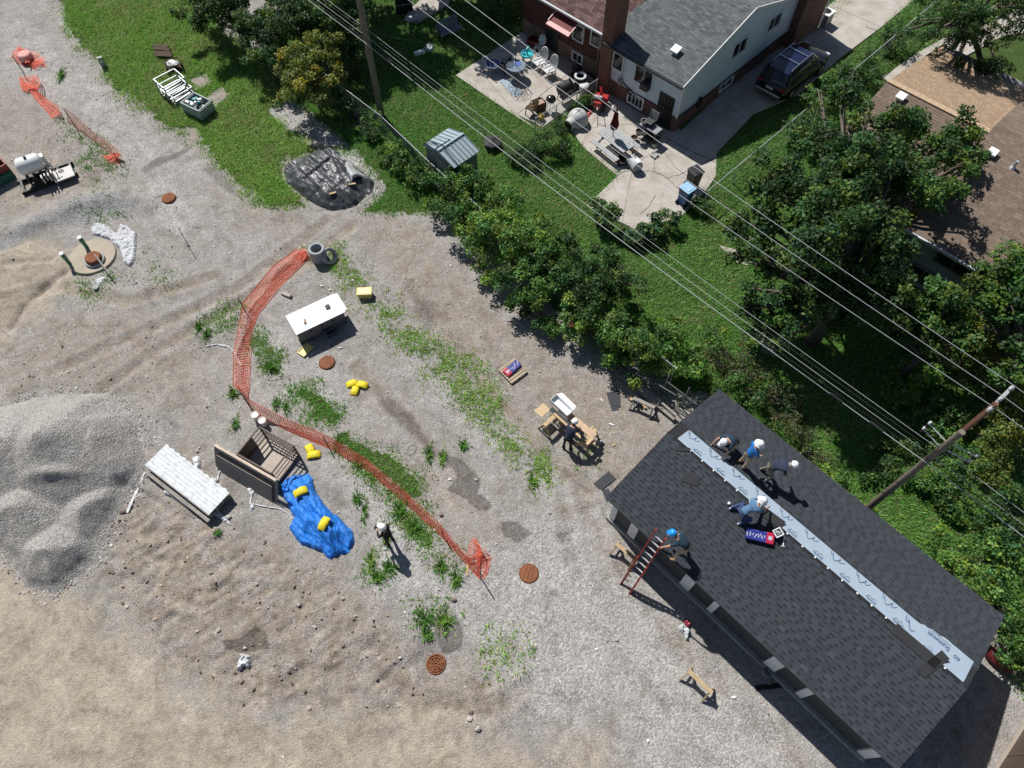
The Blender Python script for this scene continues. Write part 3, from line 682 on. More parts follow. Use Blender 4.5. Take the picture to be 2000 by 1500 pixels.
# SW front: dark sheets between white piers
piers = [(-5.45, .24), (-4.5, .34), (-1.93, .42), (-.78, .22), (1.78, .44), (3.0, .24), (5.42, .3)]
for x, w_ in piers:
    MB().box((x, -hy_ + .02, 1.4), (w_, .1, 2.3)).build('wall_pier', wrap, SB)
xs_ = sorted(x for x, _ in piers)
for (x0, w0), (x1, w1) in zip(piers[:-1], piers[1:]):
    a, b = x0 + w0 / 2 + .01, x1 - w1 / 2 - .01; n = max(1, round((b - a) / 1.22))
    for k in range(n):
        MB().box((a + (b - a) * (k + .5) / n, -hy_ + .055, 1.4), ((b - a) / n - .012, .03, 2.28)).build('wall_panel', dkpan, SB)
for k in range(4):  # the stack of pale blocks printed on the first pier
    MB().box((-5.45, -hy_ - .036, .55 + k * .5), (.2, .012, .44)).build('pier_sheet', wrap, SB)
for sg in (-1, 1):
    for k in range(5):
        MB().box((sg * (hx_ - .02), -hy_ + .12 + (k + .5) * (2 * hy_ - .24) / 5, 1.4), (.05, (2 * hy_ - .24) / 5 - .012, 2.28)).build('wall_panel', dkpan, SB)
    MB().add([(sg * (hx_ - .04), -hy_, 2.5), (sg * (hx_ - .04), hy_, 2.5), (sg * (hx_ - .04), 0, 2.5 + hy_ * SLP)] + [(sg * (hx_ - .1), -hy_, 2.5), (sg * (hx_ - .1), hy_, 2.5), (sg * (hx_ - .1), 0, 2.5 + hy_ * SLP)],
             [(0, 1, 2), (5, 4, 3), (0, 3, 4, 1), (1, 4, 5, 2), (2, 5, 3, 0)]).build('gable_panel', dkpan, SB)
for k in range(9):
    MB().box((-hx_ + .1 + (k + .5) * (2 * hx_ - .2) / 9, hy_ - .02, 1.4), ((2 * hx_ - .2) / 9 - .012, .06, 2.28)).build('wall_panel', dkpan, SB)
for sg in (-1, 1):
    P = [(-BL / 2, sg * BW / 2, BE), (BL / 2, sg * BW / 2, BE), (BL / 2, 0, BR), (-BL / 2, 0, BR)]
    MB().slab(P, .05).build('roof_deck', mat('felt', (.022, .022, .026), .9, .25, 8), SB)
    MB().box((0, sg * (BW / 2 - .03), BE - .075), (BL - .02, .03, .15)).build('fascia', trim, SB)
    for e in (-1, 1):
        MB().bar((e * (BL / 2 - .03), sg * (BW / 2 - .02), BE - .07), (e * (BL / 2 - .03), 0, BR - .07), .03, .15).build('barge_board', trim, SB)
MB().box((0, -BW / 2 + .2, BE - .1), (BL - .1, .36, .015)).build('soffit', trim, SB)
PALR = [(.044, .050, .059), (.041, .0465, .055), (.047, .053, .0625), (.046, .050, .057), (.043, .0495, .058)]
shm = shingle_mat('charcoal_shingle', .92, .4)
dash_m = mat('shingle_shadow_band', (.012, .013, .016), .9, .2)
EXP = .143
for sg, seed in ((-1, 3), (1, 4)):
    O = (-BL / 2 - .012, sg * (BW / 2 + .015), BE + .004); U = (1, 0, 0); V = (0, -sg * cos(SA), sin(SA))
    Lv = SLEN - (.06 if sg < 0 else .64)
    if sg < 0: sk = None
    else: sk = lambda u, v: v > 2.28 + .143 * max(0, int((u - 9.55) / .33)) * 0 and False
    # under-ply rows
    und, fr, pal = tabs(O, U, V, BL + .024, Lv, EXP, 1.0, PALR, seed, lift=.011)
    tabs_mesh('shingle_underlay_rows', und, fr, pal * .95, shm, SB)
    # raised teeth with gaps, shadow band in the gaps
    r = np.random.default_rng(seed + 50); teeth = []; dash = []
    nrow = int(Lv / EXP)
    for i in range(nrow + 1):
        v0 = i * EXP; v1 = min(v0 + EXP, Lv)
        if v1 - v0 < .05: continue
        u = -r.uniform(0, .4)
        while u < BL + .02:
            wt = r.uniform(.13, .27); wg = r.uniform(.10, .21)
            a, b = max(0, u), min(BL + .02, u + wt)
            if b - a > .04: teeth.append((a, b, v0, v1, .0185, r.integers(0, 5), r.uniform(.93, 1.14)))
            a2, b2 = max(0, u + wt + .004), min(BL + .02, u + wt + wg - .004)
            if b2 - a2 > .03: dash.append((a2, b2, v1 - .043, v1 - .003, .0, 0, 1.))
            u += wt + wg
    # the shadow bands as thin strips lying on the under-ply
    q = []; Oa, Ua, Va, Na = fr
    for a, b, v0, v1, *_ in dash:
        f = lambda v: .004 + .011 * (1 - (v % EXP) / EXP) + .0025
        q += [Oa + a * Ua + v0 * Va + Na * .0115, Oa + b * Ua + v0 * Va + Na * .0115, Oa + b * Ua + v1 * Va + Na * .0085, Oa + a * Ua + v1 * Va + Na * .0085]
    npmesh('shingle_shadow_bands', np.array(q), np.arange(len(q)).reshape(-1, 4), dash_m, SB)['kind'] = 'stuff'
    if sg < 0:      # the tabs that show largest are pieces of their own
        teeth.sort(key=lambda t_: (t_[2], -t_[0])); near = [t_ for t_ in teeth if t_[2] < EXP * 10.5]; near = near[:300]; ids = set(map(id, near)); teeth = [t_ for t_ in teeth if id(t_) not in ids]
        meshes = []
        for k in range(8):
            wk = .13 + .02 * k; lf = .0185
            V_ = np.array([(-.5, -.006, lf), (.5, -.006, lf), (.5, EXP, .006), (-.5, EXP, .006), (-.5, -.006, 0), (.5, -.006, 0), (.5, EXP, 0), (-.5, EXP, 0)], float)
            me = npmesh('shingle', V_, np.array([(0, 1, 2, 3), (4, 5, 1, 0), (5, 6, 2, 1), (7, 4, 0, 3)]), shm, cols=np.repeat(np.array([PALR[k % 5]]) * (.9 + .05 * k), 8, 0))
            meshes.append(me.data); bpy.data.objects.remove(me)
        Rm = Matrix((Vector(Ua), Vector(Va), Vector(Na))).transposed().to_euler()
        for t_ in near:
            a, b = t_[0], t_[1]; p = Oa + Ua * (a + b) / 2 + Va * t_[2]
            inst(meshes[int(t_[5]) + 3 * (t_[6] > 1.1)], 'shingle', SB, p, Rm, (b - a, 1, 1))
    tabs_mesh('shingle_rows', teeth, fr, pal, shm, SB)
# starter strip and the flat band of felt along the ridge
MB().slab([(-BL / 2, -.08, BR - .08 * SLP + .012), (BL / 2, -.08, BR - .08 * SLP + .012), (BL / 2, 0, BR + .012), (-BL / 2, 0, BR + .012)], .008).build('ridge_felt', mat('felt', (.022, .022, .026)), SB)
# white underlayment strip just beyond the ridge, with its print
und_m = mat('pale_underlayment', (.33, .40, .475), .55, .07, 3, bump=.1, fine=25)
inkm = mat('navy_print', (.075, .125, .21), .6, .2)
def onNE(x, t, h):      # t metres down the NE slope from the ridge
    return Vector((x, t * cos(SA), BR - t * sin(SA))) + Vector((0, sin(SA), cos(SA))) * h
ur = np.random.default_rng(5)
us_ = np.linspace(-5.33, 5.56, 90); ts_ = np.array([-.05, .0, .1, .24, .38, .52, .62])
V_ = []; 
for x in us_:
    for j, t in enumerate(ts_):
        tt = t
        if x > 3.85 and j == 6: tt = .7 + .07 * min(2, int((x - 3.85) / .35))
        if x > 3.85 and j == 5: tt = .6
        hh = .02 + .01 * (x > 3.8) + .007 * float(fbm(x, t, 1.7, 3)) + (.012 * sin(x * 5 + t * 3) * (j in (3, 4)) * .3)
        p = onNE(x + (.05 * (t - .2) if x < -5.2 else 0), abs(tt), hh) if t >= 0 else Vector((x, -.05, BR - .05 * SLP + .03))
        V_.append(p[:])
nt_ = len(ts_); fcs = [(i * nt_ + j, (i + 1) * nt_ + j, (i + 1) * nt_ + j + 1, i * nt_ + j + 1) for i in range(len(us_) - 1) for j in range(nt_ - 1)]
strip = npmesh('underlayment_strip', np.array(V_), np.array(fcs)[:, ::-1], und_m, SB, smooth=True)
def ribbon(mb, pts, wd, h=.034):
    for (x0, t0), (x1, t1) in zip(pts[:-1], pts[1:]):
        dx, dt = x1 - x0, t1 - t0; L_ = hypot(dx, dt) or 1; nx_, nt__ = -dt / L_ * wd / 2, dx / L_ * wd / 2
        mb.add([onNE(x0 - nx_, t0 - nt__, h), onNE(x1 - nx_, t1 - nt__, h), onNE(x1 + nx_, t1 + nt__, h), onNE(x0 + nx_, t0 + nt__, h)], [(0, 1, 2, 3)])
lx = [-5.05, -4.1, -3.1, -2.1, -1.1, -.1, .9, 1.85, 2.8, 3.75]
for k, x in enumerate(lx):
    b = MB(); t0 = .58 if k < 9 else .5; s_ = .8 if k < 9 else 1.1
    arc = lambda x0, t0_, x1, t1, sag: [(x0 + (x1 - x0) * q, t0_ + (t1 - t0_) * q + sag * sin(pi * q)) for q in np.linspace(0, 1, 6)]
    ribbon(b, arc(x - .21 * s_, t0 - .02, x - .02 * s_, t0 - .34 * s_, -.03) + arc(x - .02 * s_, t0 - .34 * s_, x + .17 * s_, t0 - .04, -.05), .03 * s_)
    ribbon(b, arc(x - .30 * s_, t0 + .03, x - .25 * s_, t0 - .14 * s_, -.01) + arc(x - .25 * s_, t0 - .14 * s_, x - .15 * s_, t0 - .1 * s_, -.02), .022 * s_)
    ribbon(b, arc(x + .15 * s_, t0 - .03, x + .19 * s_, t0 - .24 * s_, -.01) + arc(x + .19 * s_, t0 - .24 * s_, x + .36 * s_, t0 - .06 * s_, -.04), .024 * s_)
    b.build('mountain_print', inkm, strip)
Rt = Matrix((Vector((-1, 0, 0)), Vector((0, -cos(SA), sin(SA))), Vector((0, sin(SA), cos(SA))))).transposed()
def word(txt, x, t, size, name='printed_word', h=.036):
    cu = bpy.data.curves.new(name, 'FONT'); cu.body = txt; cu.size = size; cu.align_x = 'CENTER'; cu.align_y = 'CENTER'; cu.offset = .004 * size / .2; cu.materials.append(inkm)
    tmp = bpy.data.objects.new(name, cu); COL.objects.link(tmp); bpy.context.view_layer.update()
    me = bpy.data.meshes.new_from_object(tmp.evaluated_get(bpy.context.evaluated_depsgraph_get())); bpy.data.objects.remove(tmp)
    o = bpy.data.objects.new(name, me); COL.objects.link(o); o.parent = strip; o.matrix_local = Matrix.Translation(onNE(x, t, h)) @ Rt.to_4x4(); return o
word('Summit', 4.5, .56, .24, h=.045); word('60', 5.12, .5, .2, h=.045); word('SYNTHETIC UNDERLAYMENT', 4.5, .72, .05, h=.045)
for k, x in enumerate([-4.55, -3.55, -2.6, -1.6, -.6, .4, 1.4, 2.35, 3.3, 4.3]):
    b = MB(); ribbon(b, [(x - .16, .03), (x - .06, .15), (x + .02, .09), (x + .1, .17), (x + .22, .05)], .016); b.build('outline_print', inkm, strip)
    word('Summit', x + .04, .015, .1)
capm = WHITE()
for k in range(20):
    MB().lathe(Vector((-4.75 + k * .515 + ur.uniform(-.04, .04), -.075, BR - .075 * SLP + .012)), [(.034, 0), (.034, .012), (.02, .022)], 8).build('cap_nail', capm, SB)
MB().box((0, -.1, BR - .1 * SLP + .02), (BL - .5, .035, .02), Matrix.Rotation(SA, 3, 'X')).build('ridge_shadow_line', mat('shingle_shadow_band', (.012, .013, .016)), SB)  # solid strip, the black shadow line at the vent gap put into its colour

# ------------------------------------------------------------------ neighbouring houses
HY = radians(45.5)
def roof_slope(parent, O, U, V, Lu, Lv, expo, tabw, pal, seed, matname, deckm, thick=.06, name='shingles', lift=.016):
    O, U, V = Vector(O), Vector(U).normalized(), Vector(V).normalized()
    MB().slab([O, O + U * Lu, O + U * Lu + V * Lv, O + V * Lv], thick).build('roof_deck', deckm, parent)
    t_, fr, pl = tabs(O + Vector((0, 0, .004)), U, V, Lu, Lv, expo, tabw, pal, seed, lift=lift)
    tabs_mesh(name, t_, fr, pl, shingle_mat(matname), parent)
def lap_wall(parent, A, B, z0, z1, m, out, lap=.115, name='siding_board', zt=None):
    """horizontal lap boards between A and B (xy), one object per wall; zt(s): top height along the wall"""
    A, B = Vector((*A, 0)), Vector((*B, 0)); d = (B - A); L_ = d.length; d /= L_; o = Vector((*out, 0)); b = MB()
    z = z0
    while z < (z1 if zt is None else max(zt(q) for q in np.linspace(0, L_, 30))) - .01:
        zb = z + lap
        if zt is None: s0, s1 = 0, L_; zb = min(zb, z1)
        else:
            ok = [q for q in np.linspace(0, L_, 80) if zt(q) > zb]
            if not ok: break
            s0, s1 = min(ok), max(ok)
        a, c = A + d * s0, A + d * s1
        up = Vector((0, 0, 1))
        b.add([a + o * .022 + up * z, c + o * .022 + up * z, c + o * .008 + up * zb, a + o * .008 + up * zb, a + up * z, c + up * z], [(0, 1, 2, 3), (4, 5, 1, 0)])
        z += lap
    ob = b.build(name, m, parent); ob['kind'] = 'stuff'; return ob
def window(parent, c, along, out, w_, h, nm='window', bars=1, fm=None, depth=.05):
    """frame proud of the wall, panes set back"""
    c, a, o, up = Vector(c), Vector(along).normalized(), Vector(out).normalized(), Vector((0, 0, 1)); fm = fm or WHITE()
    b = MB(); f = .075
    for s in (-1, 1):
        b.bar(c + a * s * (w_ / 2 - f / 2) - up * h / 2 + o * .03, c + a * s * (w_ / 2 - f / 2) + up * h / 2 + o * .03, f, depth + .04, o)
        b.bar(c - a * (w_ / 2 - f) + up * s * (h / 2 - f / 2) + o * .03, c + a * (w_ / 2 - f) + up * s * (h / 2 - f / 2) + o * .03, f, depth + .04, o)
    fr = b.build(nm, fm, parent)
    n = bars + 1; ww = (w_ - 2 * f) / n
    for k in range(n):
        q = c + a * (-w_ / 2 + f + ww * (k + .5)) + o * .012
        MB().bar(q - up * (h / 2 - f), q + up * (h / 2 - f), ww - .012, .012, o).build('pane', glass_mat('window_glass'), fr)
    for k in range(1, n):
        q = c + a * (-w_ / 2 + f + ww * k) + o * .025
        MB().bar(q - up * (h / 2 - f), q + up * (h / 2 - f), .035, .05, o).build('mullion', fm, fr)
    return fr
# white sided house
HW = Thing('sided_house', 'house with pale blue-white siding over a brick base and grey shingle roof', 'house', (8.538, 30.396, 0), HY)
sid = mat('pale_siding', (.70, .75, .80), .6, .06, 2, dirt=(.36, .38, .40), dirt_amt=.35)
brk = brick_mat('red_brick', (.20, .075, .05), (.15, .055, .04), (.22, .2, .18))
WE, WR, WD, WWY = 3.15, 4.72, 10.25, 4.85
MB().box((WD / 2, WWY / 2, .5), (WD - .04, WWY - .04, 1.1)).build('brick_base', brk, HW)
MB().box((WD / 2, WWY / 2, 2.05), (WD - .02, WWY - .02, 2.14)).build('wall_core', sid, HW)
zt = lambda s: WE - .02 + (WR - WE) * (1 - abs(s - WD / 2) / (WD / 2))
for yy in (0.01, WWY - .01):
    MB().add([(0, yy, 3.1), (WD, yy, 3.1), (WD / 2, yy, WR - .06), (0, yy + (.1 if yy < 1 else -.1), 3.1), (WD, yy + (.1 if yy < 1 else -.1), 3.1), (WD / 2, yy + (.1 if yy < 1 else -.1), WR - .06)], [(0, 1, 2), (5, 4, 3), (0, 3, 4, 1), (1, 4, 5, 2), (2, 5, 3, 0)]).build('gable_core', sid, HW)
lap_wall(HW, (0, 0), (0, WWY), 1.0, WE, sid, (-1, 0))
lap_wall(HW, (0, 0), (WD, 0), 1.0, WE, sid, (0, -1), zt=zt)
MB().bar((-.03, -.03, 1.0), (-.03, -.03, 3.1), .09).build('corner_trim', WHITE(), HW)
GREYR = [(.125, .138, .142), (.108, .12, .123), (.148, .16, .163), (.095, .105, .108), (.13, .142, .147)]
wd_m = mat('roof_board', (.2, .17, .14), .9)
va = math.atan2(WR - WE, WD / 2)
roof_slope(HW, (-.3, -.12, WE - .3 * math.tan(va)), (0, 1, 0), (cos(va), 0, sin(va)), WWY + .3, hypot(WD / 2 + .3, (WD / 2 + .3) * math.tan(va)), .145, .31, GREYR, 21, 'weathered_grey_shingle', wd_m)
roof_slope(HW, (WD + .3, WWY + .18, WE - .3 * math.tan(va)), (0, -1, 0), (-cos(va), 0, sin(va)), WWY + .3, hypot(WD / 2 + .3, (WD / 2 + .3) * math.tan(va)), .145, .31, GREYR, 22, 'weathered_grey_shingle', wd_m)
gut = mat('gutter_metal', (.05, .05, .055), .4, .15, metal=.3)
MB().box((-.36, WWY / 2, WE - .15), (.12, WWY + .3, .1)).build('gutter', gut, HW)
for s in (1, -1):
    e = Vector((WD / 2 + s * (WD / 2 + .3), -.14, WE - .3 * math.tan(va) - .06)); MB().bar(e, (WD / 2, -.14, WR - .06), .04, .16).build('rake_trim', WHITE(), HW)
v = MB().box((0, 0, .1), (.32, .32, .2)).box((0, 0, .23), (.44, .44, .07)).build('roof_vent', mat('vent_paint', (.85, .85, .84), .4, .05), HW, bevel=.01)
q = HW.l(1323, 92, 3.75); v.location = (q.x, q.y, WE + q.x * math.tan(va) - .02); v.rotation_euler = (0, -va, 0)
# openings: picture points give place along each wall
def on_sw(px, py):      # point on the plane x = 0 of the sided house
    best = min(np.linspace(0, 3.2, 321), key=lambda z: abs(HW.l(px, py, z).x)); q = HW.l(px, py, best); return q.y, best
def on_se(px, py):
    best = min(np.linspace(0, 4.6, 461), key=lambda z: abs(HW.l(px, py, z).y)); q = HW.l(px, py, best); return q.x, best
for (px, py, w_, h, b) in ((1212, 98, .75, 1.0, 0), (1262, 130, 1.25, 1.05, 1)):
    y, z = on_sw(px, py); z = min(z, 2.2); window(HW, (-.02, y, z), (0, 1, 0), (-1, 0, 0), w_, h, bars=b)
y, z = on_sw(1266, 142); z = min(z, 2.0); MB().box((-.2, y - .1, z - .12), (.36, .48, .36)).box((-.385, y - .1, z - .12), (.012, .42, .3)).build('window_air_conditioner', mat('dark_grille', (.05, .05, .05), .6), HW, bevel=.01)
for (px, py, w_, h) in ((1443, 92, 1.35, .95), (1511, 42, 1.3, .9)):
    x, z = on_se(px, py); window(HW, (x, -.02, z), (1, 0, 0), (0, -1, 0), w_, h)
y, z = on_sw(1240, 205); window(HW, (-.0, y, .62), (0, 1, 0), (-1, 0, 0), 1.1, .75, bars=3)
x, z = on_se(1415, 172); window(HW, (x, -.0, .62), (1, 0, 0), (0, -1, 0), 1.2, .55, bars=1)
y, z = on_sw(1293, 240); b = MB()
dr = MB().box((-.03, y, .98), (.06, .95, 1.96)).build('door', mat('dark_door', (.03, .03, .032), .5), HW)
for k in range(5): MB().bar((-.09, y - .4 + k * .2, .1), (-.09, y - .4 + k * .2, 1.9), .03).build('door_bar', mat('black_iron', (.012, .012, .012), .5), dr)
for zz in (.5, 1.3): MB().bar((-.1, y - .45, zz), (-.1, y + .45, zz), .03).build('door_bar', mat('black_iron', (.012, .012, .012), .5), dr)
cab = mat('black_cable', (.015, .015, .016), .6)
MB().tube([(-.05, 3.6, 1.2), (-.05, 3.0, .98), (-.05, 1.5, 1.05), (-.05, .4, .92), (-.06, -.06, 1.05), (1, -.06, 1.0), (4, -.06, 1.02), (8, -.06, 1.02), (10, -.06, 1.04)], .03, 6).build('wall_cable', cab, HW)
MB().tube([(-.06, 3.75, 1.1), (-.06, 3.75, 3.0)], .022, 6).build('meter_conduit', mat('conduit_grey', (.3, .3, .31), .5), HW)
MB().box((-.12, 3.75, 1.25), (.18, .24, .32)).cyl((-.2, 3.75, 1.25), (-.3, 3.75, 1.25), .09, n=12).build('electric_meter', mat('meter_grey', (.32, .33, .34), .45), HW, bevel=.01)
MB().tube([(-.1, 3.1, .98)] + [Vector((-.1, 3.05 + .16 * cos(a), .95 + .16 * sin(a))) for a in np.linspace(0, 6.2, 14)], .025, 6).build('hose_reel', cab, HW)
q = on_se(1360, 210); MB().tube([Vector((q[0] + .16 * cos(a), -.1, .95 + .3 * sin(a))) for a in np.linspace(0, 6.28, 16)], .05, 6).build('hanging_hose', cab, HW)
# brick wing at the far end of the gable wall
MB().box((WD + 1.5, 1.6, 1.55), (3.0, 4.2, 3.1)).build('brick_wing', brk, HW)
MB().box((WD + 1.5, 1.6, 3.14), (3.3, 4.5, .09)).build('wing_roof', mat('dark_roof', (.09, .08, .08), .9), HW)
MB().tube([(WD + 3.04, -.55, .1), (WD + 3.04, -.55, 3.1)], .05, 8).build('downspout', WHITE(), HW)
# chimney and dark red house
HR = Thing('brick_house', 'dark red brick house with brown roof, awning and tall chimney', 'house', tuple(Vector((8.538, 30.396, 0)) + Matrix.Rotation(HY, 3, 'Z') @ Vector((.55, 4.95, 0))), HY)
brk2 = brick_mat('dark_red_brick', (.125, .034, .028), (.095, .026, .022), (.10, .055, .045))
MB().box((4, 3.4, 1.6), (8, 6.6, 3.2)).build('wall', brk2, HR)
MB().box((-.012, 3.4, .55), (.05, 6.55, .9)).build('plinth', brick_mat('tan_brick', (.22, .13, .085), (.17, .1, .07), (.2, .18, .15)), HR)
ra = math.atan2(1.5, 4)
REDR = [(.14, .085, .075), (.11, .065, .06), (.165, .10, .09), (.09, .055, .05)]
roof_slope(HR, (-.35, -.05, 3.2 - .35 * math.tan(ra)), (0, 1, 0), (cos(ra), 0, sin(ra)), 7.0, 4.6, .145, .31, REDR, 23, 'maroon_shingle', wd_m)
roof_slope(HR, (8.35, 6.95, 3.2 - .35 * math.tan(ra)), (0, -1, 0), (-cos(ra), 0, sin(ra)), 7.0, 4.6, .145, .31, REDR, 24, 'maroon_shingle', wd_m)
MB().box((-.43, 3.4, 3.0), (.13, 7.0, .1)).build('gutter', mat('white_gutter', (.55, .55, .56), .4), HR)
MB().tube([(-.42, .9, 2.95), (-.1, .9, 2.7), (-.09, .9, .1)], .04, 8).build('downspout', mat('tan_pipe', (.35, .27, .2), .5), HR)
def on_red(px, py):
    best = min(np.linspace(0, 3.4, 341), key=lambda z: abs(HR.l(px, py, z).x)); q = HR.l(px, py, best); return q.y, best
y, z = on_red(1166, 70); window(HR, (-.02, y, z), (0, 1, 0), (-1, 0, 0), .75, 1.2, bars=0)
y, z = on_red(1131, 60); window(HR, (-.02, y, z - .1), (0, 1, 0), (-1, 0, 0), .8, 1.0, bars=0)
y, z = on_red(1128, 125); window(HR, (-.03, y, .6), (0, 1, 0), (-1, 0, 0), .8, .6, bars=1)
y, z = on_red(1078, 95); MB().box((-.04, y, 1.0), (.06, .95, 2.0)).build('door', mat('dark_door', (.03, .03, .032), .5), HR)
y, z = on_red(1114, 45); aw = mat('pink_awning', (.72, .42, .40), .5, .1); b = MB()
P0, P1 = (-.08, y + .8, z + .55), (-.08, y - .8, z + .55); Q1, Q0 = (-.85, y - .8, z + .18), (-.85, y + .8, z + .18)
MB().slab([P0, P1, Q1, Q0], .03).build('awning', mat('maroon_canvas', (.16, .03, .03), .7), HR)
MB().slab([(-.87, y + .82, z + .22), (-.87, y - .82, z + .22), (-1.08, y - .82, z + .1), (-1.08, y + .82, z + .1)], .03).build('awning_edge', aw, HR)
for k in range(12): MB().box((-1.1, y - .78 + k * .142, z + .03), (.02, .12, .14)).build('awning_scallop', mat('maroon_canvas', (.16, .03, .03)), HR)
for s in (-1, 1): MB().bar((-.1, y + s * .82, z + .58), (-.9, y + s * .82, z + .22), .05).build('awning_arm', aw, HR)
MB().box((-.33, -.1, 2.8), (.95, .72, 5.6)).box((-.33, -.1, 5.62), (1.05, .82, .12)).build('chimney', brick_mat('chimney_brick', (.22, .085, .05), (.17, .065, .04), (.2, .16, .13)), HR)
MB().lathe((-.33, -.1, 5.68), [(.16, 0), (.14, .3)], 12).build('chimney_pot', mat('clay', (.5, .42, .36), .8), HR)
# tan roofed house, its SW slope browned for shade; then the brown wing
HB = Thing('tan_roof_house', 'low house with tan shingle roof and lower brown wing beside the trees', 'house', tuple(G(1735, 157, 4.4) - Vector((0, 0, 4.4))), HY)
TAN = [(.345, .245, .16), (.325, .23, .15), (.37, .265, .175), (.31, .22, .145), (.355, .255, .17)]
BRN_AND_SHADED_TAN = [(.20, .15, .115), (.185, .138, .105), (.215, .163, .125), (.172, .13, .10)]
ra = math.atan2(1.5, 6.8)
roof_slope(HB, (6.9, 0, 4.4 - 6.9 * math.tan(ra)), (0, -1, 0), (-cos(ra), 0, sin(ra)), 9.5, 6.9 / cos(ra), .145, .2, TAN, 31, 'tan_shingle', wd_m, lift=.006)
roof_slope(HB, (-3.4, -9.5, 4.4 - 3.4 * .26), (0, 1, 0), (cos(.254), 0, sin(.254)), 9.5, 3.4 / cos(.254), .145, .31, BRN_AND_SHADED_TAN, 32, 'tan_shingle', wd_m)  # less lit side of the same tan roof, shade put into browner tabs
for k in range(30): MB().box((0, -.16 - k * .318, 4.425), (.3, .31, .03)).build('ridge_cap', mat('pale_ridge_cap', (.47, .335, .225), .9, .25, 9), HB)
MB().box((1.8, -4.75, 1.55), (9.6, 9.0, 3.0)).build('wall', mat('grey_wall', (.18, .18, .19), .8), HB)
def vent(parent, p, tilt, sz=.3, nm='roof_vent'):
    o = MB().box((0, 0, .08), (sz, sz, .2)).box((0, 0, .2), (sz * 1.35, sz * 1.35, .06)).build(nm, mat('vent_paint', (.85, .85, .84), .4, .05), parent, bevel=.01); o.location = p; o.rotation_euler = (0, tilt, 0)
q = HB.l(1757, 195, 4.2); vent(HB, (q.x, q.y, 4.4 - abs(q.x) * .26), -.254)
WG = Thing('brown_wing_house', 'brown shingle roofed house wing with grey siding and a dark double window', 'house', tuple(G(1770, 444, 3.0) - Vector((0, 0, 3.0))), HY)
rb = math.atan2(1.75, 6.2)
roof_slope(WG, (0, -13, 3.0), (0, 1, 0), (cos(rb), 0, sin(rb)), 13, 6.2 / cos(rb), .15, .31, BRN_AND_SHADED_TAN, 33, 'brown_shingle', wd_m, lift=.01)
roof_slope(WG, (12.4, 0, 3.0), (0, -1, 0), (-cos(rb), 0, sin(rb)), 13, 6.2 / cos(rb), .15, .31, BRN_AND_SHADED_TAN, 34, 'brown_shingle', wd_m)
gs = mat('grey_siding', (.22, .25, .29), .65, .1, 2)
MB().box((6.2, -6.5, 1.45), (11.4, 12.2, 2.9)).build('wall_core', gs, WG)
lap_wall(WG, (.5, -.4), (.5, -12.6), .1, 2.9, gs, (-1, 0))
MB().box((-.07, -6.5, 2.93), (.13, 13, .11)).build('gutter', mat('white_gutter', (.55, .55, .56), .4), WG)
def on_wg(px, py):
    best = min(np.linspace(0, 3, 301), key=lambda z: abs(WG.l(px, py, z).x - .5)); q = WG.l(px, py, best); return q.y, best
y, z = on_wg(1866, 512); window(WG, (.46, y, z), (0, 1, 0), (-1, 0, 0), 1.7, .95, fm=mat('grey_window_frame', (.2, .2, .2), .5))
y, z = on_wg(1775, 570); window(WG, (.46, y, max(z, .8)), (0, 1, 0), (-1, 0, 0), 1.4, .9, fm=mat('grey_window_frame', (.2, .2, .2), .5))
for px, py in ((1887, 265), (1935, 303)):
    q = WG.l(px, py, 4.4); q = WG.l(px, py, 3 + q.x * math.tan(rb)); vent(WG, (q.x, q.y, 3 + q.x * math.tan(rb)), -rb, .28)
q = WG.l(1976, 330, 4.4); q = WG.l(1976, 330, 3 + q.x * math.tan(rb))
MB().lathe((0, 0, -.05), [(.16, 0), (.09, .12), (.06, .14), (.06, .42)], 10).build('vent_pipe', mat('lead_grey', (.4, .42, .45), .5), WG, loc=(q.x, q.y, 3 + q.x * math.tan(rb)))
q = WG.l(1808, 380, 4.0); MB().box((q.x, q.y, 3.6), (.6, .5, 2.2)).box((q.x, q.y, 4.72), (.7, .6, .1)).build('chimney', brick_mat('tan_brick', (.22, .13, .085), (.17, .1, .07), (.2, .18, .15)), WG)
# small white sided house at the very top, mostly out of view
HT = Thing('far_sided_house', 'corner of a white sided house at the top edge, patio before it', 'house', tuple(G(975, -5)), HY)
MB().box((4, 3.5, 1.5), (8, 7, 3)).build('wall', sid, HT)
roof_slope(HT, (-.3, -.3, 3.0), (0, 1, 0), (cos(.3), 0, sin(.3)), 7.6, 4.5, .16, .4, GREYR, 41, 'weathered_grey_shingle', wd_m)
roof_slope(HT, (8.3, 7.3, 3.0), (0, -1, 0), (-cos(.3), 0, sin(.3)), 7.6, 4.5, .16, .4, GREYR, 42, 'weathered_grey_shingle', wd_m)

# ------------------------------------------------------------------ concrete
def conc_mat():
    m, t, p = new_mat('weathered_concrete'); L = t.links; tc = t.nodes.new('ShaderNodeTexCoord')
    def noise(s, d=6, r=.6):
        n = nn(t, 'ShaderNodeTexNoise'); n.inputs['Scale'].default_value = s; n.inputs['Detail'].default_value = d; n.inputs['Roughness'].default_value = r; L.new(tc.outputs['Object'], n.inputs['Vector']); return n.outputs[0]
    c = ramp(t, noise(.9, 8, .65), [(.28, (.33, .285, .235)), (.5, (.44, .40, .35)), (.72, (.52, .49, .45))])
    c = mixn(t, 1., c, ramp(t, noise(24, 4, .7), [(.28, (.78,) * 3), (.72, (1.15,) * 3)]), 'MULTIPLY')
    c = mixn(t, ramp(t, noise(2.3, 8, .75), [(.56, (0,) * 3), (.74, (.55,) * 3)]), c, (.20, .175, .15))
    L.new(c, p.inputs['Base Color']); p.inputs['Roughness'].default_value = .9; p.inputs['Specular IOR Level'].default_value = .25; return m
CM = conc_mat()
